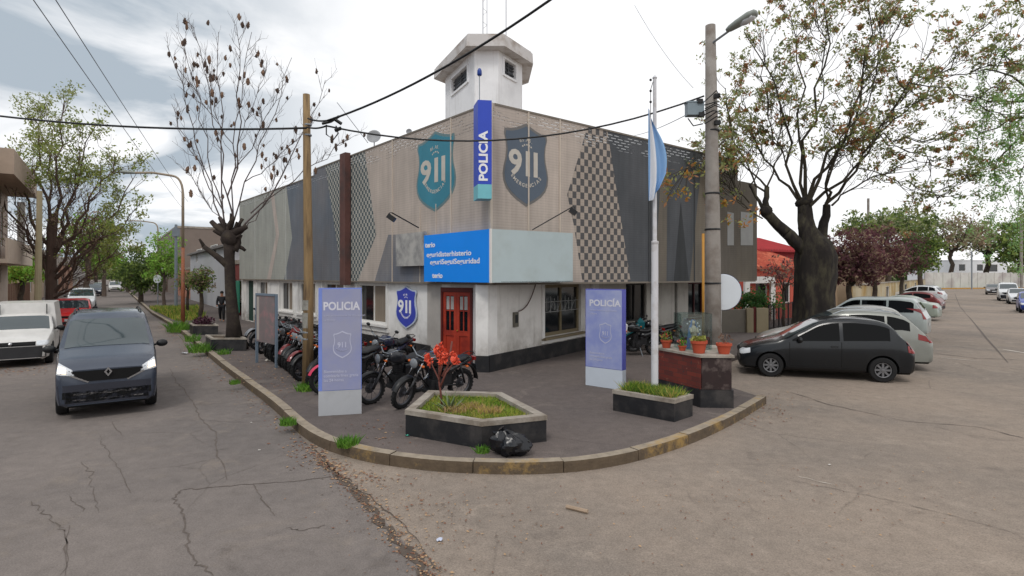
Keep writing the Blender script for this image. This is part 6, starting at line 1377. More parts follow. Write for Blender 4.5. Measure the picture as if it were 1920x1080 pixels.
cable([ray(60, -4, 12), ray(340, 388, 46)], .012, 'left of two thin wires crossing the left sky', .1, 'thin_wire', m=M_thin); cable([ray(102, -4, 12), ray(352, 378, 46)], .012, 'right of two thin wires crossing the left sky', .1, 'thin_wire', m=M_thin)
cable([ray(1190, 254, 24), ray(1322, 196, 12.4)], .010, 'thin wire running from the concrete pole back over the roof', .1, 'thin_wire', m=M_thin); cable([ray(1190, 10, 30), ray(1300, 165, 30)], .012, 'faint wire slanting across the sky left of the concrete pole', .3, 'thin_wire', m=mat('faint_wire', (170, 176, 184), .6)); cable([ray(632, 192, 20), ray(690, 268, 20)], .012, 'short thin wire above the roof edge near the dish', 0, 'thin_wire', m=M_thin)
# ------------------------------------------------------------------ pedestrian
def skin_mesh(name, joints, edges, rad, m, parent, sub=2):
    me = bpy.data.meshes.new(name); me.from_pydata(joints, edges, []); o = bpy.data.objects.new(name, me); col.objects.link(o)
    md = o.modifiers.new('s', 'SKIN'); sv = me.skin_vertices[0].data
    for i, r_ in enumerate(rad): sv[i].radius = (r_, r_) if not isinstance(r_, tuple) else r_
    sv[0].use_root = True; o.modifiers.new('u', 'SUBSURF').levels = sub; o.modifiers['u'].render_levels = sub
    dg = bpy.context.evaluated_depsgraph_get(); dg.update(); m2 = bpy.data.meshes.new_from_object(o.evaluated_get(dg)); bpy.data.objects.remove(o)
    m2.materials.clear(); m2.materials.append(m)
    for p in m2.polygons: p.use_smooth = True
    o = bpy.data.objects.new(name, m2); col.objects.link(o)
    if parent: o.parent = parent; FR[o.name] = FR[parent.name]
    return o
b = gs(416, 603); ps = empty('person', b, face_rz((.35, -.94)), 'person in black jacket and trousers walking on the pavement beside the bare tree', 'person')
k = .93
J_ = [(0, 0, .94), (0, 0, 1.12), (0, 0, 1.34), (0, 0, 1.46), (.02, 0, 1.56), (.02, 0, 1.66), (0, .09, .90), (.14, .10, .50), (.05, .10, .08), (.16, .10, .03), (0, -.09, .90), (-.06, -.10, .50), (-.26, -.10, .12), (-.17, -.10, .04), (0, .18, 1.40), (-.05, .24, 1.12), (.06, .24, .90), (.10, .24, .82), (0, -.18, 1.40), (.03, -.24, 1.12), (.16, -.23, .93), (.20, -.22, .86)]
E_ = [(0, 1), (1, 2), (2, 3), (3, 4), (4, 5), (0, 6), (6, 7), (7, 8), (8, 9), (0, 10), (10, 11), (11, 12), (12, 13), (2, 14), (14, 15), (15, 16), (16, 17), (2, 18), (18, 19), (19, 20), (20, 21)]
Rr = [(.15, .11), (.13, .10), (.15, .11), .055, .085, .075, .095, .06, .042, .035, .095, .06, .042, .035, .06, .045, .035, .032, .06, .045, .035, .032]
skin_mesh('body', [(x * k, y * k, z * k) for x, y, z in J_], E_, [tuple(q * k for q in r_) if isinstance(r_, tuple) else r_ * k for r_ in Rr], mat('skin_tone', (160, 116, 92), .7), ps)
skin_mesh('jacket', [(x * k, y * k, z * k) for x, y, z in [J_[0], J_[1], J_[2], (0, 0, 1.42), J_[14], J_[15], J_[16], J_[18], J_[19], J_[20]]], [(0, 1), (1, 2), (2, 3), (2, 4), (4, 5), (5, 6), (2, 7), (7, 8), (8, 9)], [(.175, .135), (.16, .12), (.175, .13), .07, .078, .06, .05, .078, .06, .05], mat('black_jacket', (24, 25, 30), .8), ps)
skin_mesh('trousers', [(x * k, y * k, z * k) for x, y, z in [J_[0], J_[6], J_[7], J_[8], J_[10], J_[11], J_[12]]], [(0, 1), (1, 2), (2, 3), (0, 4), (4, 5), (5, 6)], [(.15, .12), .11, .078, .06, .11, .078, .06], mat('black_trousers', (22, 22, 26), .8), ps)
mb = MB(); mb.ball((.005, 0, 1.66 * k), (.105 * k, .095 * k, .10 * k), 12); mb.build('hair', mat('dark_hair', (30, 24, 20), .8), ps, smooth=True, world=False)
# ------------------------------------------------------------------ trees
def curve_pts(p0, p1, bend=(0, 0, 0), n=7, wob=.03):
    p0, p1, bend = Vector(p0), Vector(p1), Vector(bend); L = (p1 - p0).length; out = []
    for k in range(n + 1):
        t = k / n; p = p0.lerp(p1, t) + bend * (4 * t * (1 - t))
        if 0 < k < n: p += Vector((random.gauss(0, 1), random.gauss(0, 1), random.gauss(0, 1))) * wob * L
        out.append(p)
    return out
def limb(mb, p0, p1, r0, r1, bend=(0, 0, 0), n=7, wob=.015, seg=6):
    pts = curve_pts(p0, p1, bend, n, wob); mb.tube(pts, [r0 + (r1 - r0) * (k / n) ** .8 for k in range(n + 1)], seg); return pts
def twig_out(mb, pts, r, count, length, tips, up=.35, depth=1, lo=.3, spread=1.0, minr=.006):
    for _ in range(count):
        t = lo + (1 - lo) * random.random(); f = t * (len(pts) - 1); i = min(int(f), len(pts) - 2); p = pts[i].lerp(pts[i + 1], f - i); d = (pts[i + 1] - pts[i]).normalized()
        s = Vector((random.gauss(0, 1), random.gauss(0, 1), random.gauss(0, .7))).normalized(); q = (d * .8 + s * spread + Vector((0, 0, up))).normalized(); L = length * random.uniform(.5, 1.2) * (1.15 - .4 * t)
        tp = limb(mb, p, p + q * L, r, max(minr * .6, r * .35), (0, 0, -L * .04), 4, .03, 4); tips.append(tp[-1])
        if depth > 0: twig_out(mb, tp, max(minr, r * .55), 3, length * .5, tips, up, depth - 1, .25, spread, minr)
def leaf_cloud(mb, pts, R_, n, size, mi=(0,), flat=1.0):
    for p in pts: foliage(mb, p, R_ * random.uniform(.6, 1.3), max(1, int(n * random.uniform(.5, 1.5))), size, mi, flat)
def proj(p): return 960 + F * p.x / p.y, HY - F * (p.z - CH) / p.y
def nearest(store, a):                   # point of an existing limb that stands closest to photo position a
    best = None; bd = 40
    for p in store:
        q = proj(p); d = math.hypot(q[0] - a[0], q[1] - a[1])
        if d < bd: bd = d; best = p
    return best
# --- bare tree with brown seed clusters, on the left pavement
D0 = 18.7
bt = empty('bare_tree', ray(437, 646, D0), label='nearly bare pollarded tree with brown seed clusters beside the motorcycle row', cat='tree')
RA = lambda px, py, d=0: ray(px, py, D0 + d)
mb = MB(); tr = [RA(440, 648), RA(437, 600), RA(432, 540), RA(430, 480), RA(431, 440)]; mb.tube(tr, [.30, .20, .17, .165, .22], 14)
for a in range(5): an = a * 1.25; mb.tube([tr[0] + Vector((.2 * math.cos(an), .2 * math.sin(an), .25)), tr[0] + Vector((.42 * math.cos(an), .42 * math.sin(an), -.12))], [.15, .06], 7)
st_ = [((431, 445), (396, 415), .11), ((430, 440), (412, 408), .09), ((432, 440), (462, 425), .12), ((436, 455), (460, 470), .07), ((430, 500), (382, 462), .10), ((382, 462), (374, 448), .05), ((432, 505), (405, 480), .08), ((428, 430), (438, 408), .1), ((420, 442), (400, 432), .07), ((440, 470), (452, 440), .09)]
for i, (a, b, r) in enumerate(st_): limb(mb, RA(*a), RA(*b, random.uniform(-.3, .3)), r * 1.35, r * .7, n=4, seg=8)
mb.ball(RA(431, 446), (.30, .28, .30), 12, jit=.10)
for k in range(14): q_ = RA(random.uniform(408, 456), random.uniform(432, 462), random.uniform(-.2, .2)); limb(mb, RA(431, 452), q_ + Vector((0, 0, random.uniform(.25, .6))), .055, .04, n=3, seg=6)
tb_ = mb.build('trunk', mat('blackish_bark', (50, 42, 38), .95, .3, 5, .7, rgb2=(70, 62, 52), amt2=.4, scale2=3), bt, smooth=True)
tips = []; mb = MB(); store = []
main = [((432, 440), (442, 45), .07, (8, 0)), ((424, 440), (410, 60), .06, (-4, 0)), ((418, 420), (313, 85), .05, (0, 0)), ((420, 400), (344, 75), .045, (0, 0)), ((424, 380), (358, 50), .045, (6, 0)), ((438, 420), (472, 60), .05, (-10, 0)), ((440, 410), (547, 108), .05, (0, 0)), ((445, 440), (610, 150), .075, (12, 20)),
        ((470, 400), (650, 262), .05, (0, 0)), ((422, 390), (322, 195), .045, (-6, 0)), ((426, 420), (352, 318), .035, (0, 10)), ((436, 330), (535, 155), .035, (0, 0)), ((430, 300), (385, 110), .03, (0, 0)), ((448, 350), (585, 230), .035, (0, 8)), ((430, 260), (335, 130), .03, (0, 0)), ((450, 440), (520, 320), .045, (6, 10)), ((437, 280), (500, 130), .025, (0, 0))]
for a, b, r, bd in main:
    dd = random.uniform(-1.6, 1.6); q0 = nearest(store, a) if store and a[1] < 400 else None; p0, p1 = q0 or RA(*a), RA(*b, dd); pts = limb(mb, p0, p1, r * .48, .007, (bd[0] / F * D0, 0, -bd[1] / F * D0), 9, .012, 6); store += pts; twig_out(mb, pts, .009, 12, .95, tips, .5, 1, .3, .75, .004)
mb.build('branches', mat('grey_twigs', (92, 82, 80), .9, .15, 4), bt)
mb = MB(); random.shuffle(tips)
for p in tips[:130]:
    r_ = random.uniform(.035, .068); mb.ball(p + Vector((0, 0, -.08)), (r_ * .85, r_ * .85, r_ * random.uniform(1.3, 2.3)), 7, random.randrange(2), .25); foliage(mb, p + Vector((0, 0, -.08)), r_ * 1.1, 14, .035, (0, 1), 1.6)
mb.build('seed_clusters', [mat('brown_pods', (82, 66, 56), .9, .3, 8), mat('tan_pods', (124, 98, 80), .9, .3, 8)], bt)
# --- big spreading tree on the right
D1 = 19.5
rt = empty('spreading_tree', ray(1528, 650, D1), label='huge dark-trunked tree behind the angled cars, sparse olive and rusty leaves', cat='tree')
RB = lambda px, py, d=0: ray(px, py, D1 + d)
mb = MB(); nb_ = len(mb.v); mb.tube([RB(1532, 660), RB(1530, 620), RB(1529, 585), RB(1528, 550), RB(1530, 515), RB(1530, 485), RB(1526, 462), RB(1518, 444), RB(1512, 425), RB(1509, 400)], [.95, .74, .64, .62, .64, .64, .56, .38, .27, .18], 28)
for i_ in range(nb_, len(mb.v)):           # buttress ridges and lumps
    v_ = mb.v[i_]; c_ = RB(1526, 550); dx_, dy_ = v_.x - c_.x, v_.y - c_.y; a_ = math.atan2(dy_, dx_); k_ = 1 + .09 * math.sin(a_ * 5 + v_.z * .7) + .06 * math.sin(a_ * 9 - v_.z * 1.9) + .05 * math.sin(v_.z * 3.1 + a_ * 2)
    v_.x = c_.x + dx_ * k_; v_.y = c_.y + dy_ * k_
for a in range(6): an = a * 1.05; c = RB(1528, 655); mb.tube([c + Vector((.5 * math.cos(an), .5 * math.sin(an), .7)), c + Vector((1.0 * math.cos(an), 1.0 * math.sin(an), -.1))], [.3, .12], 8)
L1 = [((1512, 470), (1474, 436), .26, .20), ((1474, 436), (1436, 400), .20, .16), ((1436, 400), (1438, 350), .12, .08), ((1436, 398), (1405, 345), .07, .04), ((1516, 458), (1508, 380), .34, .22), ((1538, 470), (1550, 384), .22, .12)]
for a, b, r0, r1 in L1: limb(mb, RB(*a), RB(*b), r0, r1, n=5, seg=10)
mb.ball(RB(1436, 396), (.24, .22, .20), 10, jit=.1); mb.ball(RB(1508, 380), (.30, .28, .20), 10, jit=.1); mb.build('trunk', mat('black_brown_bark', (40, 35, 33), .95, .45, 4, 1.0, rgb2=(62, 58, 46), amt2=.5, scale2=4, bscale=9, stretch=(1, 1, .4)), rt, smooth=True)
mb = MB(); tips = []; store = []
B2 = [((1438, 352), (1352, 245), .07), ((1436, 360), (1360, 165), .07), ((1438, 350), (1450, 150), .06), ((1405, 350), (1380, 275), .05), ((1405, 380), (1340, 290), .05), ((1500, 380), (1390, 190), .10), ((1500, 372), (1395, 60), .11), ((1508, 370), (1480, 20), .11), ((1510, 370), (1560, -30), .12), ((1514, 376), (1625, -10), .12), ((1516, 380), (1700, 20), .12), ((1520, 385), (1745, 100), .11),
      ((1548, 384), (1640, 150), .10), ((1548, 382), (1690, 190), .11), ((1640, 270), (1800, 100), .07), ((1550, 386), (1600, 240), .08), ((1640, 275), (1800, 250), .07), ((1560, 385), (1720, 300), .07), ((1690, 190), (1850, 30), .06), ((1480, 300), (1430, 60), .06), ((1530, 250), (1530, 20), .06), ((1590, 200), (1650, 30), .06), ((1700, 120), (1880, 160), .05), ((1745, 130), (1930, 60), .05), ((1780, 180), (1900, 230), .05), ((1640, 250), (1830, 330), .05), ((1600, 300), (1760, 380), .05), ((1430, 410), (1345, 330), .045)]
for a, b, r in B2:
    dd = random.uniform(-2.6, 2.2); q0 = nearest(store, a) if a[1] < 345 else None; pts = limb(mb, q0 or RB(*a, dd * .1), RB(*b, dd), r * (.55 if q0 is None else .38), .014, (random.uniform(-.5, .5), 0, random.uniform(-.5, .1)), 8, .02, 7); store += pts; twig_out(mb, pts, .014, 14, 1.6, tips, .35, 1, .25, .85, .007)
mb.tube([ray(1360, 262, 17), ray(1320, 300, 16.4), ray(1280, 318, 16), ray(1258, 328, 15.8)], [.03, .02, .015, .008], 5)
tw_ = [ray(random.uniform(1240, 1310), random.uniform(305, 375), 15.9 + random.uniform(-.3, .3)) for _ in range(12)]
for p in tw_: mb.tube([ray(1290, 314, 16), p], .008, 3)
tw_ += [ray(random.uniform(1330, 1420), random.uniform(290, 420), 16.5 + random.uniform(-.5, 1)) for _ in range(16)]
mb.build('branches', mat('dark_olive_bark', (66, 60, 50), .95, .25, 3, .3), rt)
M_ol = leafmat('olive_leaf', (140, 148, 88), (162, 164, 112)); M_ru = leafmat('rust_leaf', (186, 132, 90), (164, 122, 92)); M_ol2 = leafmat('dull_green_leaf', (126, 140, 92), (148, 156, 112))
mb = MB(); random.shuffle(tips); leaf_cloud(mb, [p for p in tips if random.random() < .80], .22, 16, .062, (0, 0, 2, 2, 0, 2, 1), .7); leaf_cloud(mb, [p for p in tips if random.random() < .08], .17, 34, .06, (1, 1, 0), .8)
leaf_cloud(mb, tw_, .2, 14, .07, (0, 3, 1)); mb.build('crown', [M_ol, M_ru, M_ol2, leafmat('orange_leaf', (196, 132, 56), (150, 140, 60))], rt)
# --- generic trees
def tree(name, base, h_trunk, cc, cr, label, mats_, bark=M_barkl, tr=.18, nl=9, nc=60, cn=22, cl_r=.5, ls=.12, group=None, shell=.5, mi=None, flat=.8, bare=0.0, depth=0):
    base, cc = Vector(base), Vector(cc); root = empty(name, base, label=label, cat='tree', group=group)
    mb = MB(); top = Vector((base.x + (cc.x - base.x) * .3, base.y + (cc.y - base.y) * .3, base.z + h_trunk)); limb(mb, base, top, tr, tr * .7, n=5, seg=9); tips = []
    for k in range(nl):
        a = 2 * math.pi * k / nl + random.uniform(-.3, .3); e = random.uniform(-.1, 1); q = cc + Vector((cr[0] * .75 * math.cos(a) * (1 - .4 * e), cr[1] * .75 * math.sin(a) * (1 - .4 * e), cr[2] * .8 * e)); pts = limb(mb, top - Vector((0, 0, h_trunk * .15 * random.random())), q, tr * .45, tr * .08, (0, 0, -.1 * cr[2]), 6, .03, 6)
        if bare or depth: twig_out(mb, pts, tr * .12, 9 if bare else 5, cr[0] * .45, tips, .3, depth, .2, .9, .012)
    mb.build('trunk', bark, root)
    C_ = []
    for _ in range(nc):
        d = Vector((random.gauss(0, 1), random.gauss(0, 1), random.gauss(0, 1))).normalized(); r_ = random.random() ** shell; 
        if d.z < -.6: d.z *= .5
        C_.append(cc + Vector((d.x * cr[0], d.y * cr[1], d.z * cr[2])) * r_)
    C_ += [t_ for t_ in tips if random.random() < .5]
    mb = MB(); leaf_cloud(mb, C_, cl_r, cn, ls, mi or tuple(range(len(mats_))), flat); mb.build('crown', mats_, root); return root
M_g1 = leafmat('mid_green_leaf', (118, 140, 66), (142, 158, 84)); M_g2 = leafmat('bright_green_leaf', (122, 172, 64), (150, 188, 84)); M_g3 = leafmat('dark_green_leaf', (76, 96, 52), (96, 114, 66)); M_pu = leafmat('purple_plum_leaf', (92, 58, 66), (118, 78, 80)); M_gy = leafmat('grey_green_leaf', (142, 150, 110), (164, 164, 128)); M_br = leafmat('brown_twig_leaf', (134, 114, 96), (156, 134, 110))
# big green-tipped tree on the left
D2_ = 30; RC = lambda px, py, d=0: ray(px, py, D2_ + d)
lt = empty('broad_tree', ray(98, 606, D2_), label='broad multi-stemmed tree with green leaf tips over the left parked cars', cat='tree'); mb = MB(); tips = []
mb.tube([RC(100, 612), RC(97, 560), RC(96, 500), RC(96, 430), RC(98, 400)], [.42, .27, .23, .2, .15], 14)
LB = [((98, 405), (60, 215), .2), ((98, 400), (120, 200), .2), ((98, 405), (180, 235), .2), ((98, 420), (215, 290), .2), ((100, 440), (250, 335), .2), ((96, 420), (15, 270), .2), ((94, 430), (-20, 330), .18), ((100, 470), (245, 400), .16), ((100, 500), (225, 460), .12), ((94, 450), (30, 360), .15), ((98, 400), (90, 230), .18), ((100, 440), (190, 330), .15), ((98, 430), (150, 280), .15), ((99, 500), (190, 430), .1), ((96, 460), (50, 420), .1), ((100, 520), (160, 470), .08)]
for a, b, r in LB:
    dd = random.uniform(-2.6, 2.6); a = (a[0] + random.uniform(-6, 6), min(a[1] + random.uniform(40, 110), 560)); pts = limb(mb, RC(*a), RC(*b, dd), r * .55, .02, (0, 0, random.uniform(-.5, .2)), 8, .02, 7); twig_out(mb, pts, .022, 19, 1.9, tips, .45, 1, .15, .8, .008)
mb.build('trunk', mat('brown_grey_bark', (92, 76, 68), .95, .25, 2, .4), lt)
mb = MB(); up_ = [p for p in tips if p.z > ray(0, 345, p.y).z or p.x > ray(190, 0, p.y).x]; lo_ = [p for p in tips if p not in up_]
leaf_cloud(mb, [p for p in up_ if random.random() < .95], .40, 20, .08, (0, 1, 1, 2), .7); leaf_cloud(mb, [p for p in lo_ if random.random() < .35], .25, 8, .06, (3, 3, 1)); mb.build('crown', [M_g1, leafmat('olive_green_tip', (146, 152, 76), (132, 142, 78)), M_gy, M_br], lt)
GR = 'trees along the side street'
def t_at(px, D, ytop, ybot, wpx, name, label, mats_, ybase=None, **k):
    c = ray(px, (ytop + ybot) / 2, D); rz = (ybot - ytop) / 2 / F * D; rx = wpx / 2 / F * D; b = ray(px, 600, D); b.z = .1; return tree(name, b, max(1.2, c.z - rz * .55), c, (rx, rx, rz), label, mats_, **k)
t_at(165, 46, 400, 500, 110, 'street_tree', 'olive green street tree behind the broad tree, over the white cars', [M_g1, M_br, M_g2], nc=130, cn=22, cl_r=.7, ls=.16, group=GR, tr=.25)
t_at(195, 66, 440, 520, 70, 'street_tree', 'green street tree farther along the left kerb', [M_g2, M_g1], nc=90, cn=22, cl_r=.9, ls=.22, group=GR, tr=.25)
t_at(180, 95, 460, 520, 60, 'street_tree', 'farthest visible tree on the left kerb, dark green', [M_g1, M_g3], nc=70, cn=20, cl_r=1.1, ls=.3, group=GR, tr=.3)
t_at(264, 52, 462, 570, 74, 'street_tree', 'dense dark green rounded tree on the right of the side street', [M_g3, M_g3, M_g1], nc=150, cn=26, cl_r=.6, ls=.15, group=GR, tr=.25)
t_at(308, 45, 428, 548, 66, 'street_tree', 'bright green young tree beside the grey utility pole', [M_g2, M_g2, M_g1], nc=110, cn=20, cl_r=.5, ls=.12, group=GR, tr=.14)
t_at(240, 84, 480, 540, 56, 'street_tree', 'dark tree beyond the rounded dark green tree', [M_g3, M_g1], nc=70, cn=20, cl_r=.9, ls=.26, group=GR, tr=.3)
t_at(232, 130, 492, 530, 60, 'street_tree', 'far pale green tree near the end of the side street', [M_g1, M_gy], nc=50, cn=18, cl_r=1.4, ls=.4, group=GR, tr=.3)
t_at(377, 31, 496, 560, 56, 'small_tree', 'small bushy pollarded tree between the grass verge and the person', [M_g3, M_br, M_g1], nc=60, cn=12, cl_r=.3, ls=.08, tr=.13, bark=M_bark, bare=1)
t_at(352, 36, 500, 552, 40, 'small_tree', 'low olive tree behind the rusty lamp post', [M_g1, M_br], nc=40, cn=12, cl_r=.35, ls=.09, tr=.1, bark=M_bark)
t_at(40, 42, 478, 540, 90, 'garden_tree', 'yellow-green garden tree behind the left fence', [M_g2, leafmat('yellow_green_leafage', (140, 150, 60), (120, 136, 60))], nc=90, cn=20, cl_r=.6, ls=.14, tr=.2, bark=M_bark)
# right-hand trees
GA = 'plum trees along the avenue'
for px, D, yt, yb, w_, lb in ((1592, 27, 428, 560, 110, 'plum-leaved tree right behind the huge trunk'), (1640, 33, 418, 545, 110, 'plum-leaved tree in the middle of the purple row'), (1690, 42, 430, 535, 90, 'plum-leaved tree farthest along the purple row')):
    t_at(px, D, yt, yb, w_, 'plum_tree', lb, [M_pu, M_pu, M_br] if px < 1650 else [M_pu, M_g3], nc=190, cn=30, cl_r=.45, ls=.1, group=GA, tr=.16, bark=M_bark)
t_at(1470, 26, 470, 560, 80, 'plum_tree', 'thin plum-leaved tree in front of the red house', [M_pu, M_br], nc=40, cn=12, cl_r=.35, ls=.08, group=GA, tr=.08, bark=M_bark)
GP = 'trees around the park'
t_at(1665, 60, 396, 450, 180, 'park_tree', 'grey-green broad tree rising behind the plum trees', [M_gy, M_g1, M_g3], nc=170, cn=26, cl_r=1.0, ls=.22, group=GP, tr=.3)
t_at(1725, 62, 430, 525, 80, 'park_tree', 'mid green tree at the end of the plum row', [M_g1, M_g3], nc=130, cn=26, cl_r=.9, ls=.2, group=GP, tr=.3)
t_at(1785, 118, 400, 490, 130, 'park_tree', 'thin grey-brown tree above the park wall', [M_gy, M_br], nc=60, cn=18, cl_r=1.6, ls=.36, group=GP, tr=.5, bark=M_bark, bare=1)
t_at(1850, 122, 405, 490, 110, 'park_tree', 'brownish open-crowned tree above the white building', [M_br, M_gy, M_g1], nc=60, cn=18, cl_r=1.6, ls=.36, group=GP, tr=.6, bark=M_bark, bare=1)
t_at(1912, 115, 410, 520, 100, 'park_tree', 'dense green tree right of the white building', [M_g1, M_g3], nc=110, cn=24, cl_r=1.6, ls=.4, group=GP, tr=.5)
t_at(1960, 80, 380, 510, 110, 'park_tree', 'green tree cut off by the right edge beyond the cars', [M_g1, M_g3], nc=100, cn=24, cl_r=1.2, ls=.3, group=GP, tr=.4)
# drooping green tree at the right edge: trunk outside the view
D3 = 19; et = empty('drooping_tree', ray(2035, 640, D3), label='bright green tree drooping into view at the upper right edge', cat='tree'); mb = MB(); b0 = ray(2035, 650, D3); tp = ray(2010, 260, D3); mb.tube([b0, b0.lerp(tp, .5), tp], [.3, .24, .18], 10); cps = []
for px, py, y2 in ((1925, 60, 260), (1880, 100, 330), (1850, 190, 380), (1900, 180, 420), (1835, 250, 330), (1870, 300, 470), (1915, 320, 500), (1930, 200, 400), (1960, 100, 400), (1895, 240, 330), (1845, 130, 210), (1965, 300, 480)):
    dd = random.uniform(-1.4, 1.4); e = ray(px, py, D3 + dd); limb(mb, tp, e, .07, .02, (0, 0, .6), 6, .02, 6); f_ = ray(px - 12, y2, D3 + dd); pts = limb(mb, e, f_, .018, .006, (0, 0, 0), 8, .02, 4); cps += pts; cps += [p + Vector((random.gauss(0, .35), random.gauss(0, .35), random.gauss(0, .2))) for p in pts]
mb.build('trunk', M_bark, et); mb = MB(); leaf_cloud(mb, cps, .22, 42, .045, (0, 0, 1), 1.2); mb.build('crown', [leafmat('fresh_green_leaf', (136, 178, 112), (160, 190, 130)), M_g1], et)
# shrub behind the low wall by the red house
sh = empty('round_shrub', ray(1412, 590, 25.2), label='rounded green shrub behind the low concrete wall', cat='shrub'); mb = MB(); c = ray(1412, 566, 25.2); b_ = Vector((c.x, c.y, .1))
for k in range(6): limb(mb, b_, c + Vector((random.uniform(-.6, .6), random.uniform(-.3, .3), random.uniform(0, .4))), .04, .01, n=4, seg=5)
mb.build('stem', M_bark, sh); mb = MB(); leaf_cloud(mb, [c + Vector((random.gauss(0, .42), random.gauss(0, .35), random.gauss(0, .2))) for _ in range(90)], .25, 26, .06, (0, 0, 1)); mb.build('crown', [leafmat('shrub_green', (52, 96, 44), (76, 118, 56)), M_g3], sh)
# distant woods along the horizon
mb = MB()
def woods(x0, x1, D, h, n, sz):
    for _ in range(n):
        px = random.uniform(x0, x1); d_ = D * random.uniform(.95, 1.1); p = ray(px, 516, d_); hh = h * (.55 + .45 * abs(math.sin(px * .13) * math.cos(px * .047))); foliage(mb, (p.x, p.y, random.uniform(0, hh)), sz * 1.2, 10, sz * .5, (0, 1, 1))
woods(120, 290, 330, 9, 500, 2.2); woods(1380, 2000, 260, 8, 1500, 2.0); mb.build('distant_woods', [M_gy, M_g3], kind='stuff', label='low distant woods along the horizon', cat='woods')
# ------------------------------------------------------------------ houses and walls around
M_peach = mat('peach_render', (190, 150, 116), .9, .1, 1.5); M_rtile = mat('roof_tile_red', (166, 74, 56), .85, .25, 6, rgb2=(190, 110, 84), amt2=.5, scale2=1.5, stretch=(1, 1, 1)); M_redp = mat('red_sheet_roof', (160, 44, 48), .7, .15, 1.5)
def house(name, a, b, depth, h, label, wallm, roofm=None, roof='flat', wins=(), door=None, z0=0.1, overhang=.3, rh=1.2, cat='house', group=None, parapet=.25):
    """front wall from a to b (left to right seen from the street), openings as fractions (f0,f1,z0,z1)"""
    a = Vector((a[0], a[1], 0)); b = Vector((b[0], b[1], 0)); u = (b - a).normalized(); n = u.cross(Z); L = (b - a).length; an = math.atan2(u.y, u.x)
    r0 = empty(name, (a + b) / 2 - n * depth / 2 + Z * z0, label=label, cat=cat, group=group); mb = MB(); cur = 0
    ops = sorted([(f0 * L, f1 * L, za, zb, 'window') for f0, f1, za, zb in wins] + ([(door[0] * L, door[1] * L, z0, door[2], 'door')] if door else []))
    def pc(s0, s1, za, zb):
        if s1 - s0 < .01 or zb - za < .01: return
        p = a + u * (s0 + s1) / 2 - n * .1; mb.box((p.x, p.y, (za + zb) / 2), (s1 - s0, .2, zb - za), rot=an)
    cols = {}
    for o in ops: cols.setdefault((o[0], o[1]), []).append(o)
    for (s0, s1), os_ in sorted(cols.items()):
        pc(cur, s0, z0, h); z = z0
        for o in sorted(os_, key=lambda o: o[2]): pc(s0, s1, z, o[2]); z = o[3]
        pc(s0, s1, z, h); cur = s1
    pc(cur, L, z0, h); mb.build('wall', wallm, r0)
    mb = MB(); P_ = [a - n * .202, b - n * .202, b - n * depth, a - n * depth]; mb.prism([p[:2] for p in P_], z0, h - .01); mb.build('side_wall', wallm, r0)
    for s0, s1, za, zb, kd in ops:
        fr = MB()
        for s_, z_, ls, lz in ((s0 + .03, (za + zb) / 2, .06, zb - za), (s1 - .03, (za + zb) / 2, .06, zb - za), ((s0 + s1) / 2, zb - .03, s1 - s0 - .12, .06), ((s0 + s1) / 2, za + .03, s1 - s0 - .12, .06)): p = a + u * s_ - n * .08; fr.box((p.x, p.y, z_), (ls, .06, lz), rot=an)
        f = fr.build(kd, M_frame if kd == 'window' else mat('brown_door', (86, 56, 42), .6), r0)
        g = MB(); p = a + u * (s0 + s1) / 2 - n * .15; g.box((p.x, p.y, (za + zb) / 2), (s1 - s0, .03, zb - za), rot=an); g.build('pane' if kd == 'window' else 'door_leaf', M_glass if kd == 'window' else MATS['brown_door'], f)
    if roof == 'flat':
        mb = MB(); c = [a + n * .06 - u * .06, b + n * .06 + u * .06, b - n * (depth + .06) + u * .06, a - n * (depth + .06) - u * .06]; mb.prism([p[:2] for p in c], h, h + parapet); mb.build('roof', roofm or M_conc, r0)
    else:
        e = overhang; c = [a + n * e - u * e, b + n * e + u * e, b - n * (depth + e) + u * e, a - n * (depth + e) - u * e]; rdg = [a - n * depth / 2 + u * .2, b - n * depth / 2 - u * .2]; mb = MB()
        vs = [p + Z * h for p in c] + [p + Z * (h + rh) for p in rdg] + [p + Z * (h - .12) for p in c]; fs = [(0, 1, 5, 4), (2, 3, 4, 5), (1, 2, 5), (3, 0, 4), (0, 6, 7, 1), (1, 7, 8, 2), (2, 8, 9, 3), (3, 9, 6, 0), (9, 8, 7, 6)]
        mb.add(vs, fs); o = mb.build('roof', roofm or M_rtile, r0)
        rw_ = MB()
        for k in range(int(L / .22)):          # tile ribs down the street side
            s_ = -e + (L + 2 * e) * (k + .5) / int(L / .22); p0 = a + n * e + u * s_ + Z * (h + .01); tt = min(max(s_, .2), L - .2); p1 = a - n * depth / 2 + u * tt + Z * (h + rh + .01); rw_.tube([p0, p1], .04, 4)
        rw_.build('tile_ridge', roofm or M_rtile, o)
    return r0
# red-roofed house at right of the station
a = ray(1405, 600, 30); b = ray(1512, 600, 33.5)
house('red_house', a, b, 7, 3.05, 'coral pink single-storey house with red tiled roof right of the station', mat('coral_render', (196, 92, 76), .85, .12, 1.5), M_rtile, 'gable', wins=((.10, .3, 1.0, 2.2), (.55, .7, 1.0, 2.2)), door=(.82, .94, 2.15), rh=1.5)
mb = MB(); a2, b2 = ray(1400, 600, 29.6), ray(1448, 600, 31); u = (Vector((b2.x - a2.x, b2.y - a2.y, 0))).normalized(); mb.box(((a2.x + b2.x) / 2, (a2.y + b2.y) / 2, 2.35), ((b2 - a2).length, .3, .35), rot=math.atan2(u.y, u.x)); mb.box((a2.x, a2.y, 1.2), (.25, .25, 2.2)); mb.box((b2.x, b2.y, 1.2), (.25, .25, 2.2)); mb.build('porch_beam', M_white, label='white porch beam on two posts before the red-roofed house', cat='porch')
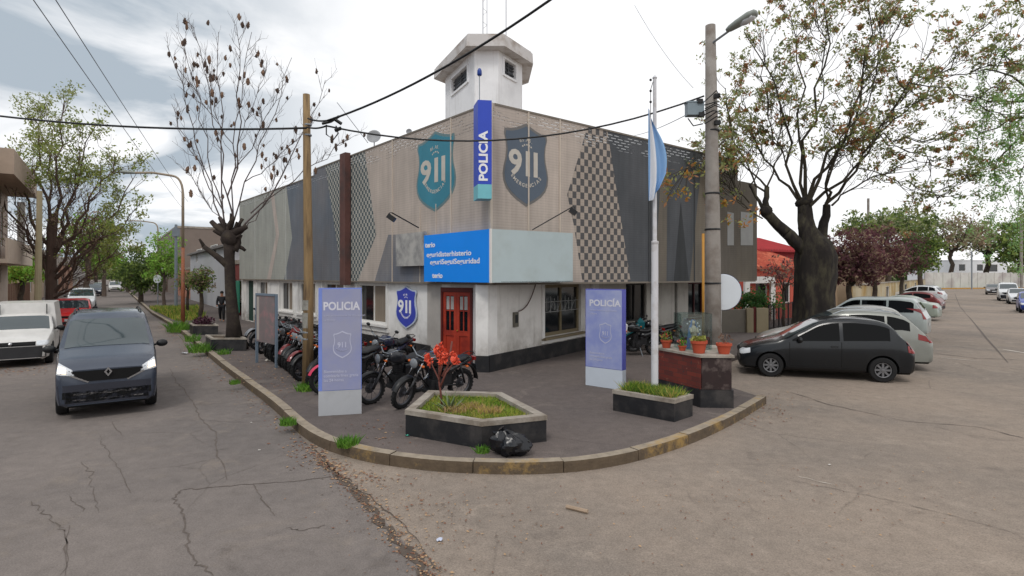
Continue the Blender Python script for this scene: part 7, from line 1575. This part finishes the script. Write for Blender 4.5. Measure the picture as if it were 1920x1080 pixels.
house('red_shed', ray(1422, 600, 35), ray(1500, 600, 37), 6, 4.2, 'upper storey behind with bright red sheet roof', M_redp, M_redp, 'gable', rh=1.0)
# low concrete wall with dark gate post, in front of the shrub
a, b = ray(1352, 600, 24.0), ray(1402, 600, 24.2); mb = MB(); lw = empty('low_wall', ((a.x + b.x) / 2, a.y, .13), label='low grey concrete garden wall with panelled face right of the concrete pole', cat='wall')
mb.prism([(a.x, a.y), (b.x, b.y), (b.x, b.y + .18), (a.x, a.y + .18)], .13, 1.12); mb.build('panel', mat('grey_panel', (128, 122, 112), .9, .12, 2), lw)
mb = MB()
for x0, x1 in ((1400, 1412), (1418, 1440)): p, q = ray(x0, 600, 24.1), ray(x1, 600, 24.1); mb.prism([(p.x, p.y - .05), (q.x, p.y - .05), (q.x, p.y + .25), (p.x, p.y + .25)], .13, 1.18)
mb.build('pillar', mat('ochre_pillar', (156, 144, 118), .9, .1, 2), lw); p = ray(1415, 600, 24.1); mb = MB(); mb.box((p.x, p.y + .05, .68), (.12, .1, 1.1)); mb.build('gate_post', M_redd, lw)
def railing(name, a, b, h, label, m, n, cat='fence', mid=False):
    a = Vector((a.x, a.y, .12)); b = Vector((b.x, b.y, .12)); r0 = empty(name, (a + b) / 2, label=label, cat=cat); mb = MB()
    for k in range(n + 1): p = a.lerp(b, k / n); mb.tube([p, p + Z * h], .012 if k % 6 else .03, 4)
    mb.build('bars', m, r0); mb = MB(); mb.tube([a + Z * h * .95, b + Z * h * .95], .018, 4); mb.tube([a + Z * .15, b + Z * .15], .018, 4); mb.build('rails', m, r0)
railing('iron_fence', ray(1441, 600, 24.5), ray(1512, 600, 29), 1.2, 'dark iron garden fence in front of the coral house', mat('dark_iron', (44, 40, 42), .6), 50)
# pale garden walls and houses beyond the plum trees
a, b = ray(1598, 600, 36), ray(1735, 600, 92)
house('garden_wall', a, b, .25, 1.9, 'long cream and yellowish garden wall behind the plum trees', mat('cream_wall', (190, 178, 150), .9, .15, .6, rgb2=(170, 140, 84), amt2=.5, scale2=.35), M_conc, 'flat', wins=((.25, .29, .3, 1.6), (.5, .54, .3, 1.6), (.7, .74, .3, 1.6)), cat='wall', parapet=.08)
house('avenue_house', ray(1570, 600, 44), ray(1660, 600, 60), 8, 3.4, 'low brown-tiled house half hidden behind the plum trees', mat('tan_render', (164, 142, 116), .9, .12, 1), mat('brown_tile', (112, 74, 58), .9, .2, 4), 'gable', wins=((.2, .3, 1, 2.2), (.6, .7, 1, 2.2)), rh=1.4)
# park wall and white building at the far end of the avenue
a, b = ray(1735, 600, 106), ray(1925, 600, 114); u = Vector((b.x - a.x, b.y - a.y, 0)).normalized(); pw = empty('park_wall', ((a + b) / 2)[:2] + (0,), label='long white wall with faded panels closing the far end of the avenue', cat='wall'); mb = MB(); n = u.cross(Z)
mb.slab([Vector((a.x, a.y, 0)), Vector((b.x, b.y, 0)), Vector((b.x, b.y, 3.1)), Vector((a.x, a.y, 3.1))], -n, .3); mb.build('wall', mat('white_mottled_wall', (202, 200, 196), .9, .12, .4, rgb2=(170, 160, 160), amt2=.4, scale2=.3), pw)
mb = MB(); 
for k in range(13): p = a.lerp(b, k / 12); mb.box((p.x + n.x * .02, p.y + n.y * .02, 1.6), (.3, .2, 3.15), rot=math.atan2(u.y, u.x))
mb.build('wall_pier', MATS['white_mottled_wall'], pw)
mb = MB(); c = Vector(((a.x + b.x) / 2, (a.y + b.y) / 2, 0)) + n * 1.7; mb.box((c.x, c.y, .09), ((b - a).length + 6, .5, .22), rot=math.atan2(u.y, u.x)); mb.build('far_kerb', mat('ochre_kerb', (186, 138, 62), .9, .2, 1), kind='structure')
mb = MB(); c = c - n * .9; mb.box((c.x, c.y, .08), ((b - a).length + 6, 1.4, .17), rot=math.atan2(u.y, u.x)); mb.build('far_verge', M_g1, kind='structure')
house('white_building', ray(1790, 600, 132), ray(1888, 600, 136), 12, 6.0, 'white flat-roofed building beyond the far park wall', mat('bright_white_render', (224, 226, 230), .85, .04, .5), mat('bright_white_render', (1, 1, 1)), 'flat', wins=((.08, .2, 3.6, 5.2), (.42, .54, 3.6, 5.2), (.6, .82, 3.4, 5.2)), cat='building')
p = ray(1822, 541, 103); mb = MB(); mb.tube([(p.x, p.y, 0), (p.x, p.y, 7)], .12, 6); mb.build('wall_post', M_steel, label='slim post standing in front of the far park wall', cat='post')
p = ray(1628, 541, 70); mb = MB(); mb.tube([(p.x, p.y, 0), (p.x, p.y, 12.2)], .14, 6); mb.build('utility_pole', M_cp, label='distant utility pole above the plum trees', cat='pole')
p = ray(1915, 541, 60); mb = MB(); mb.tube([(p.x, p.y, 0), (p.x, p.y, 9)], .13, 8); mb.build('utility_pole', M_cp, label='pale utility pole at the right edge beyond the white van', cat='pole')
# left street: two-storey block with balcony at the left edge
a = KL + nL * 7.4 + dL * 14; b = KL + nL * 7.4 + dL * 31.8; M_lb = mat('pinkish_grey_render', (176, 160, 148), .9, .12, 1.5)
lb = house('balcony_building', a, b, 8, 8.3, 'pinkish grey two-storey building with balconies at the left edge', M_lb, M_lb, 'flat', wins=((.3, .38, 4.3, 6.4), (.55, .63, 4.3, 6.4), (.82, .9, 4.2, 6.4), (.3, .4, .9, 2.2), (.6, .7, .9, 2.2)), door=(.8, .86, 2.2), cat='building') if False else None
def block_face(): pass
a_, b_ = a, b
lb = house('balcony_building', b_ * 1.0, a_ * 1.0, -8, 8.3, 'pinkish grey two-storey building with balconies at the left edge', M_lb, M_lb, 'flat', cat='building') if False else house('balcony_building', a_, b_, 8, 8.1, 'pinkish grey two-storey building with balconies at the left edge', M_lb, M_lb, 'flat', wins=((.3, .38, 4.3, 6.4), (.55, .63, 4.3, 6.4), (.82, .9, 4.2, 6.4), (.30, .40, .9, 2.2), (.60, .70, .9, 2.2)), door=(.8, .86, 2.2), cat='building')
u = (b_ - a_).normalized(); n = u.cross(Z); mb = MB()
c0, c1 = a_ + u * 8, b_ + u * .0
P_ = [c0, c1, c1 + n * 1.1, c0 + n * 1.1]; mb.prism([p[:2] for p in P_], 3.15, 3.35); mb.slab([c0 + n * 1.1 + Z * 3.352, c1 + n * 1.1 + Z * 3.352, c1 + n * 1.1 + Z * 4.3, c0 + n * 1.1 + Z * 4.3], -n, .1); mb.slab([c1 + Z * 3.352, c1 + n * .99 + Z * 3.352, c1 + n * .99 + Z * 4.3, c1 + Z * 4.3], -u, .1); mb.build('balcony', mat('balcony_beige', (200, 184, 168), .9, .1, 2), lb)
mb = MB(); P_ = [c0, c1, c1 + n * 1.3, c0 + n * 1.3]; mb.prism([p[:2] for p in P_], 7.2, 8.36); mb.build('eave_band', mat('band_brown', (164, 146, 130), .9, .12, 2), lb)
mb = MB(); p = b_ + n * .6; mb.box((p.x, p.y, 5.6), (.35, .35, 2.6), rot=math.atan2(u.y, u.x)); mb.build('balcony_pillar', M_white, lb)
a = KL + nL * 8.2 + dL * 36; b = KL + nL * 8.2 + dL * 52
railing('garden_fence', a, b, 1.9, 'brown garden fence of thin bars under the broad tree', mat('rust_fence', (96, 72, 60), .8, .15), 80)
house('left_house', KL + nL * 12 + dL * 40, KL + nL * 12 + dL * 54, 8, 4.2, 'pale orange house behind the garden fence on the left', M_peach, M_conc, 'flat', wins=((.3, .45, 1, 2.3), (.6, .75, 1, 2.3)))
for k, (s0, s1, h_, col_, lb_) in enumerate(((54, 70, 3.6, (170, 150, 130), 'beige low house under the left street trees'), (71, 92, 5.2, (150, 140, 132), 'grey two-storey house under the left street trees'), (94, 130, 4.2, (160, 120, 100), 'brick-coloured house row far up the left side'), (132, 200, 6.0, (140, 134, 130), 'long grey building far up the left side'))):
    house('left_house', KL + nL * 8.6 + dL * s0, KL + nL * 8.6 + dL * s1, 8, h_, lb_, mat('left_house_wall' + str(k), col_, .9, .12, 1), M_conc, 'flat', wins=((.15, .25, 1, 2.3), (.6, .7, 1, 2.3)), door=(.4, .47, 2.2), group=None)
# right side of the side street, beyond the station
o = C0 + uL * 22.6 + oL * .0
def lw_(s0, off): return KL - nL * off + dL * s0
def rh(s0, s1, off, h, name, label, wm, rm=None, roof='flat', **k): return house(name, KL - nL * off + dL * s1, KL - nL * off + dL * s0, 9, h, label, wm, rm, roof, **k)
# distances of the building line from the kerb
def offat(px, D): p = ray(px, 0, D); v = Vector((p.x, p.y, 0)) - KL; return -v.dot(nL), v.dot(dL)
of, s_ = offat(450, 33)
rh(s_ + .2, s_ + 3.6, of + .3, 3.3, 'neighbour_shop', 'red and green fronted annex touching the far end of the station', mat('dull_red_render', (120, 52, 48), .85, .12, 2), M_conc, 'flat', wins=((.1, .8, .9, 2.3),))
p = lw_(s_ + 1.9, of + .1); mb = MB(); mb.box((p.x, p.y, 1.3), (2.2, .06, 1.9), rot=math.atan2(dL.y, dL.x)); mb.build('roller_shutter', mat('teal_green_shutter', (36, 124, 100), .6, .1), label='teal green roller shutter on the annex past the station', cat='shutter')
rh(s_ + 4, s_ + 6, of + .2, 2.6, 'peach_house', 'low peach-coloured house front behind the person', M_peach, M_conc, 'flat', door=(.3, .7, 2.1))
rh(s_ + 6.5, s_ + 29, of + .4, 4.7, 'grey_roof_house', 'pale two-storey house with grey pitched roof and blue trim', mat('grey_white_render', (176, 176, 180), .85, .06, 1), mat('grey_slate_roof', (112, 108, 106), .85, .15, 2), 'gable', wins=((.2, .35, 3.8, 5.0), (.6, .75, 3.8, 5.0), (.25, .4, 1, 2.2)), door=(.6, .7, 2.1), rh=1.6)
a = KL - nL * (of + .33) + dL * (s_ + 17); b = KL - nL * (of + .33) + dL * (s_ + 8)
rh(s_ + 46, s_ + 78, of + .6, 8.6, 'dark_block', 'dull brown-grey apartment block above the bright green tree', mat('brown_grey_render', (124, 112, 104), .9, .1, 1), M_conc, 'flat', wins=((.2, .32, 6.4, 7.6), (.6, .72, 6.4, 7.6), (.2, .32, 3.6, 4.8)), door=(.5, .58, 2.1), cat='building')
for k, (s0, s1, h_, c_, lb_) in enumerate(((30, 44, 3.2, (160, 110, 90), 'terracotta coloured house half hidden by the dark green tree'), (80, 110, 5, (170, 160, 146), 'beige house farther along behind the street trees'), (112, 170, 4.4, (150, 140, 130), 'grey house row far along the side street'))):
    rh(s_ + s0, s_ + s1, of + .6, h_, 'far_house', lb_, mat('far_house_wall' + str(k), c_, .9, .12, 1), M_conc, 'flat', wins=((.2, .3, 1, 2.3), (.6, .7, 1, 2.3)))
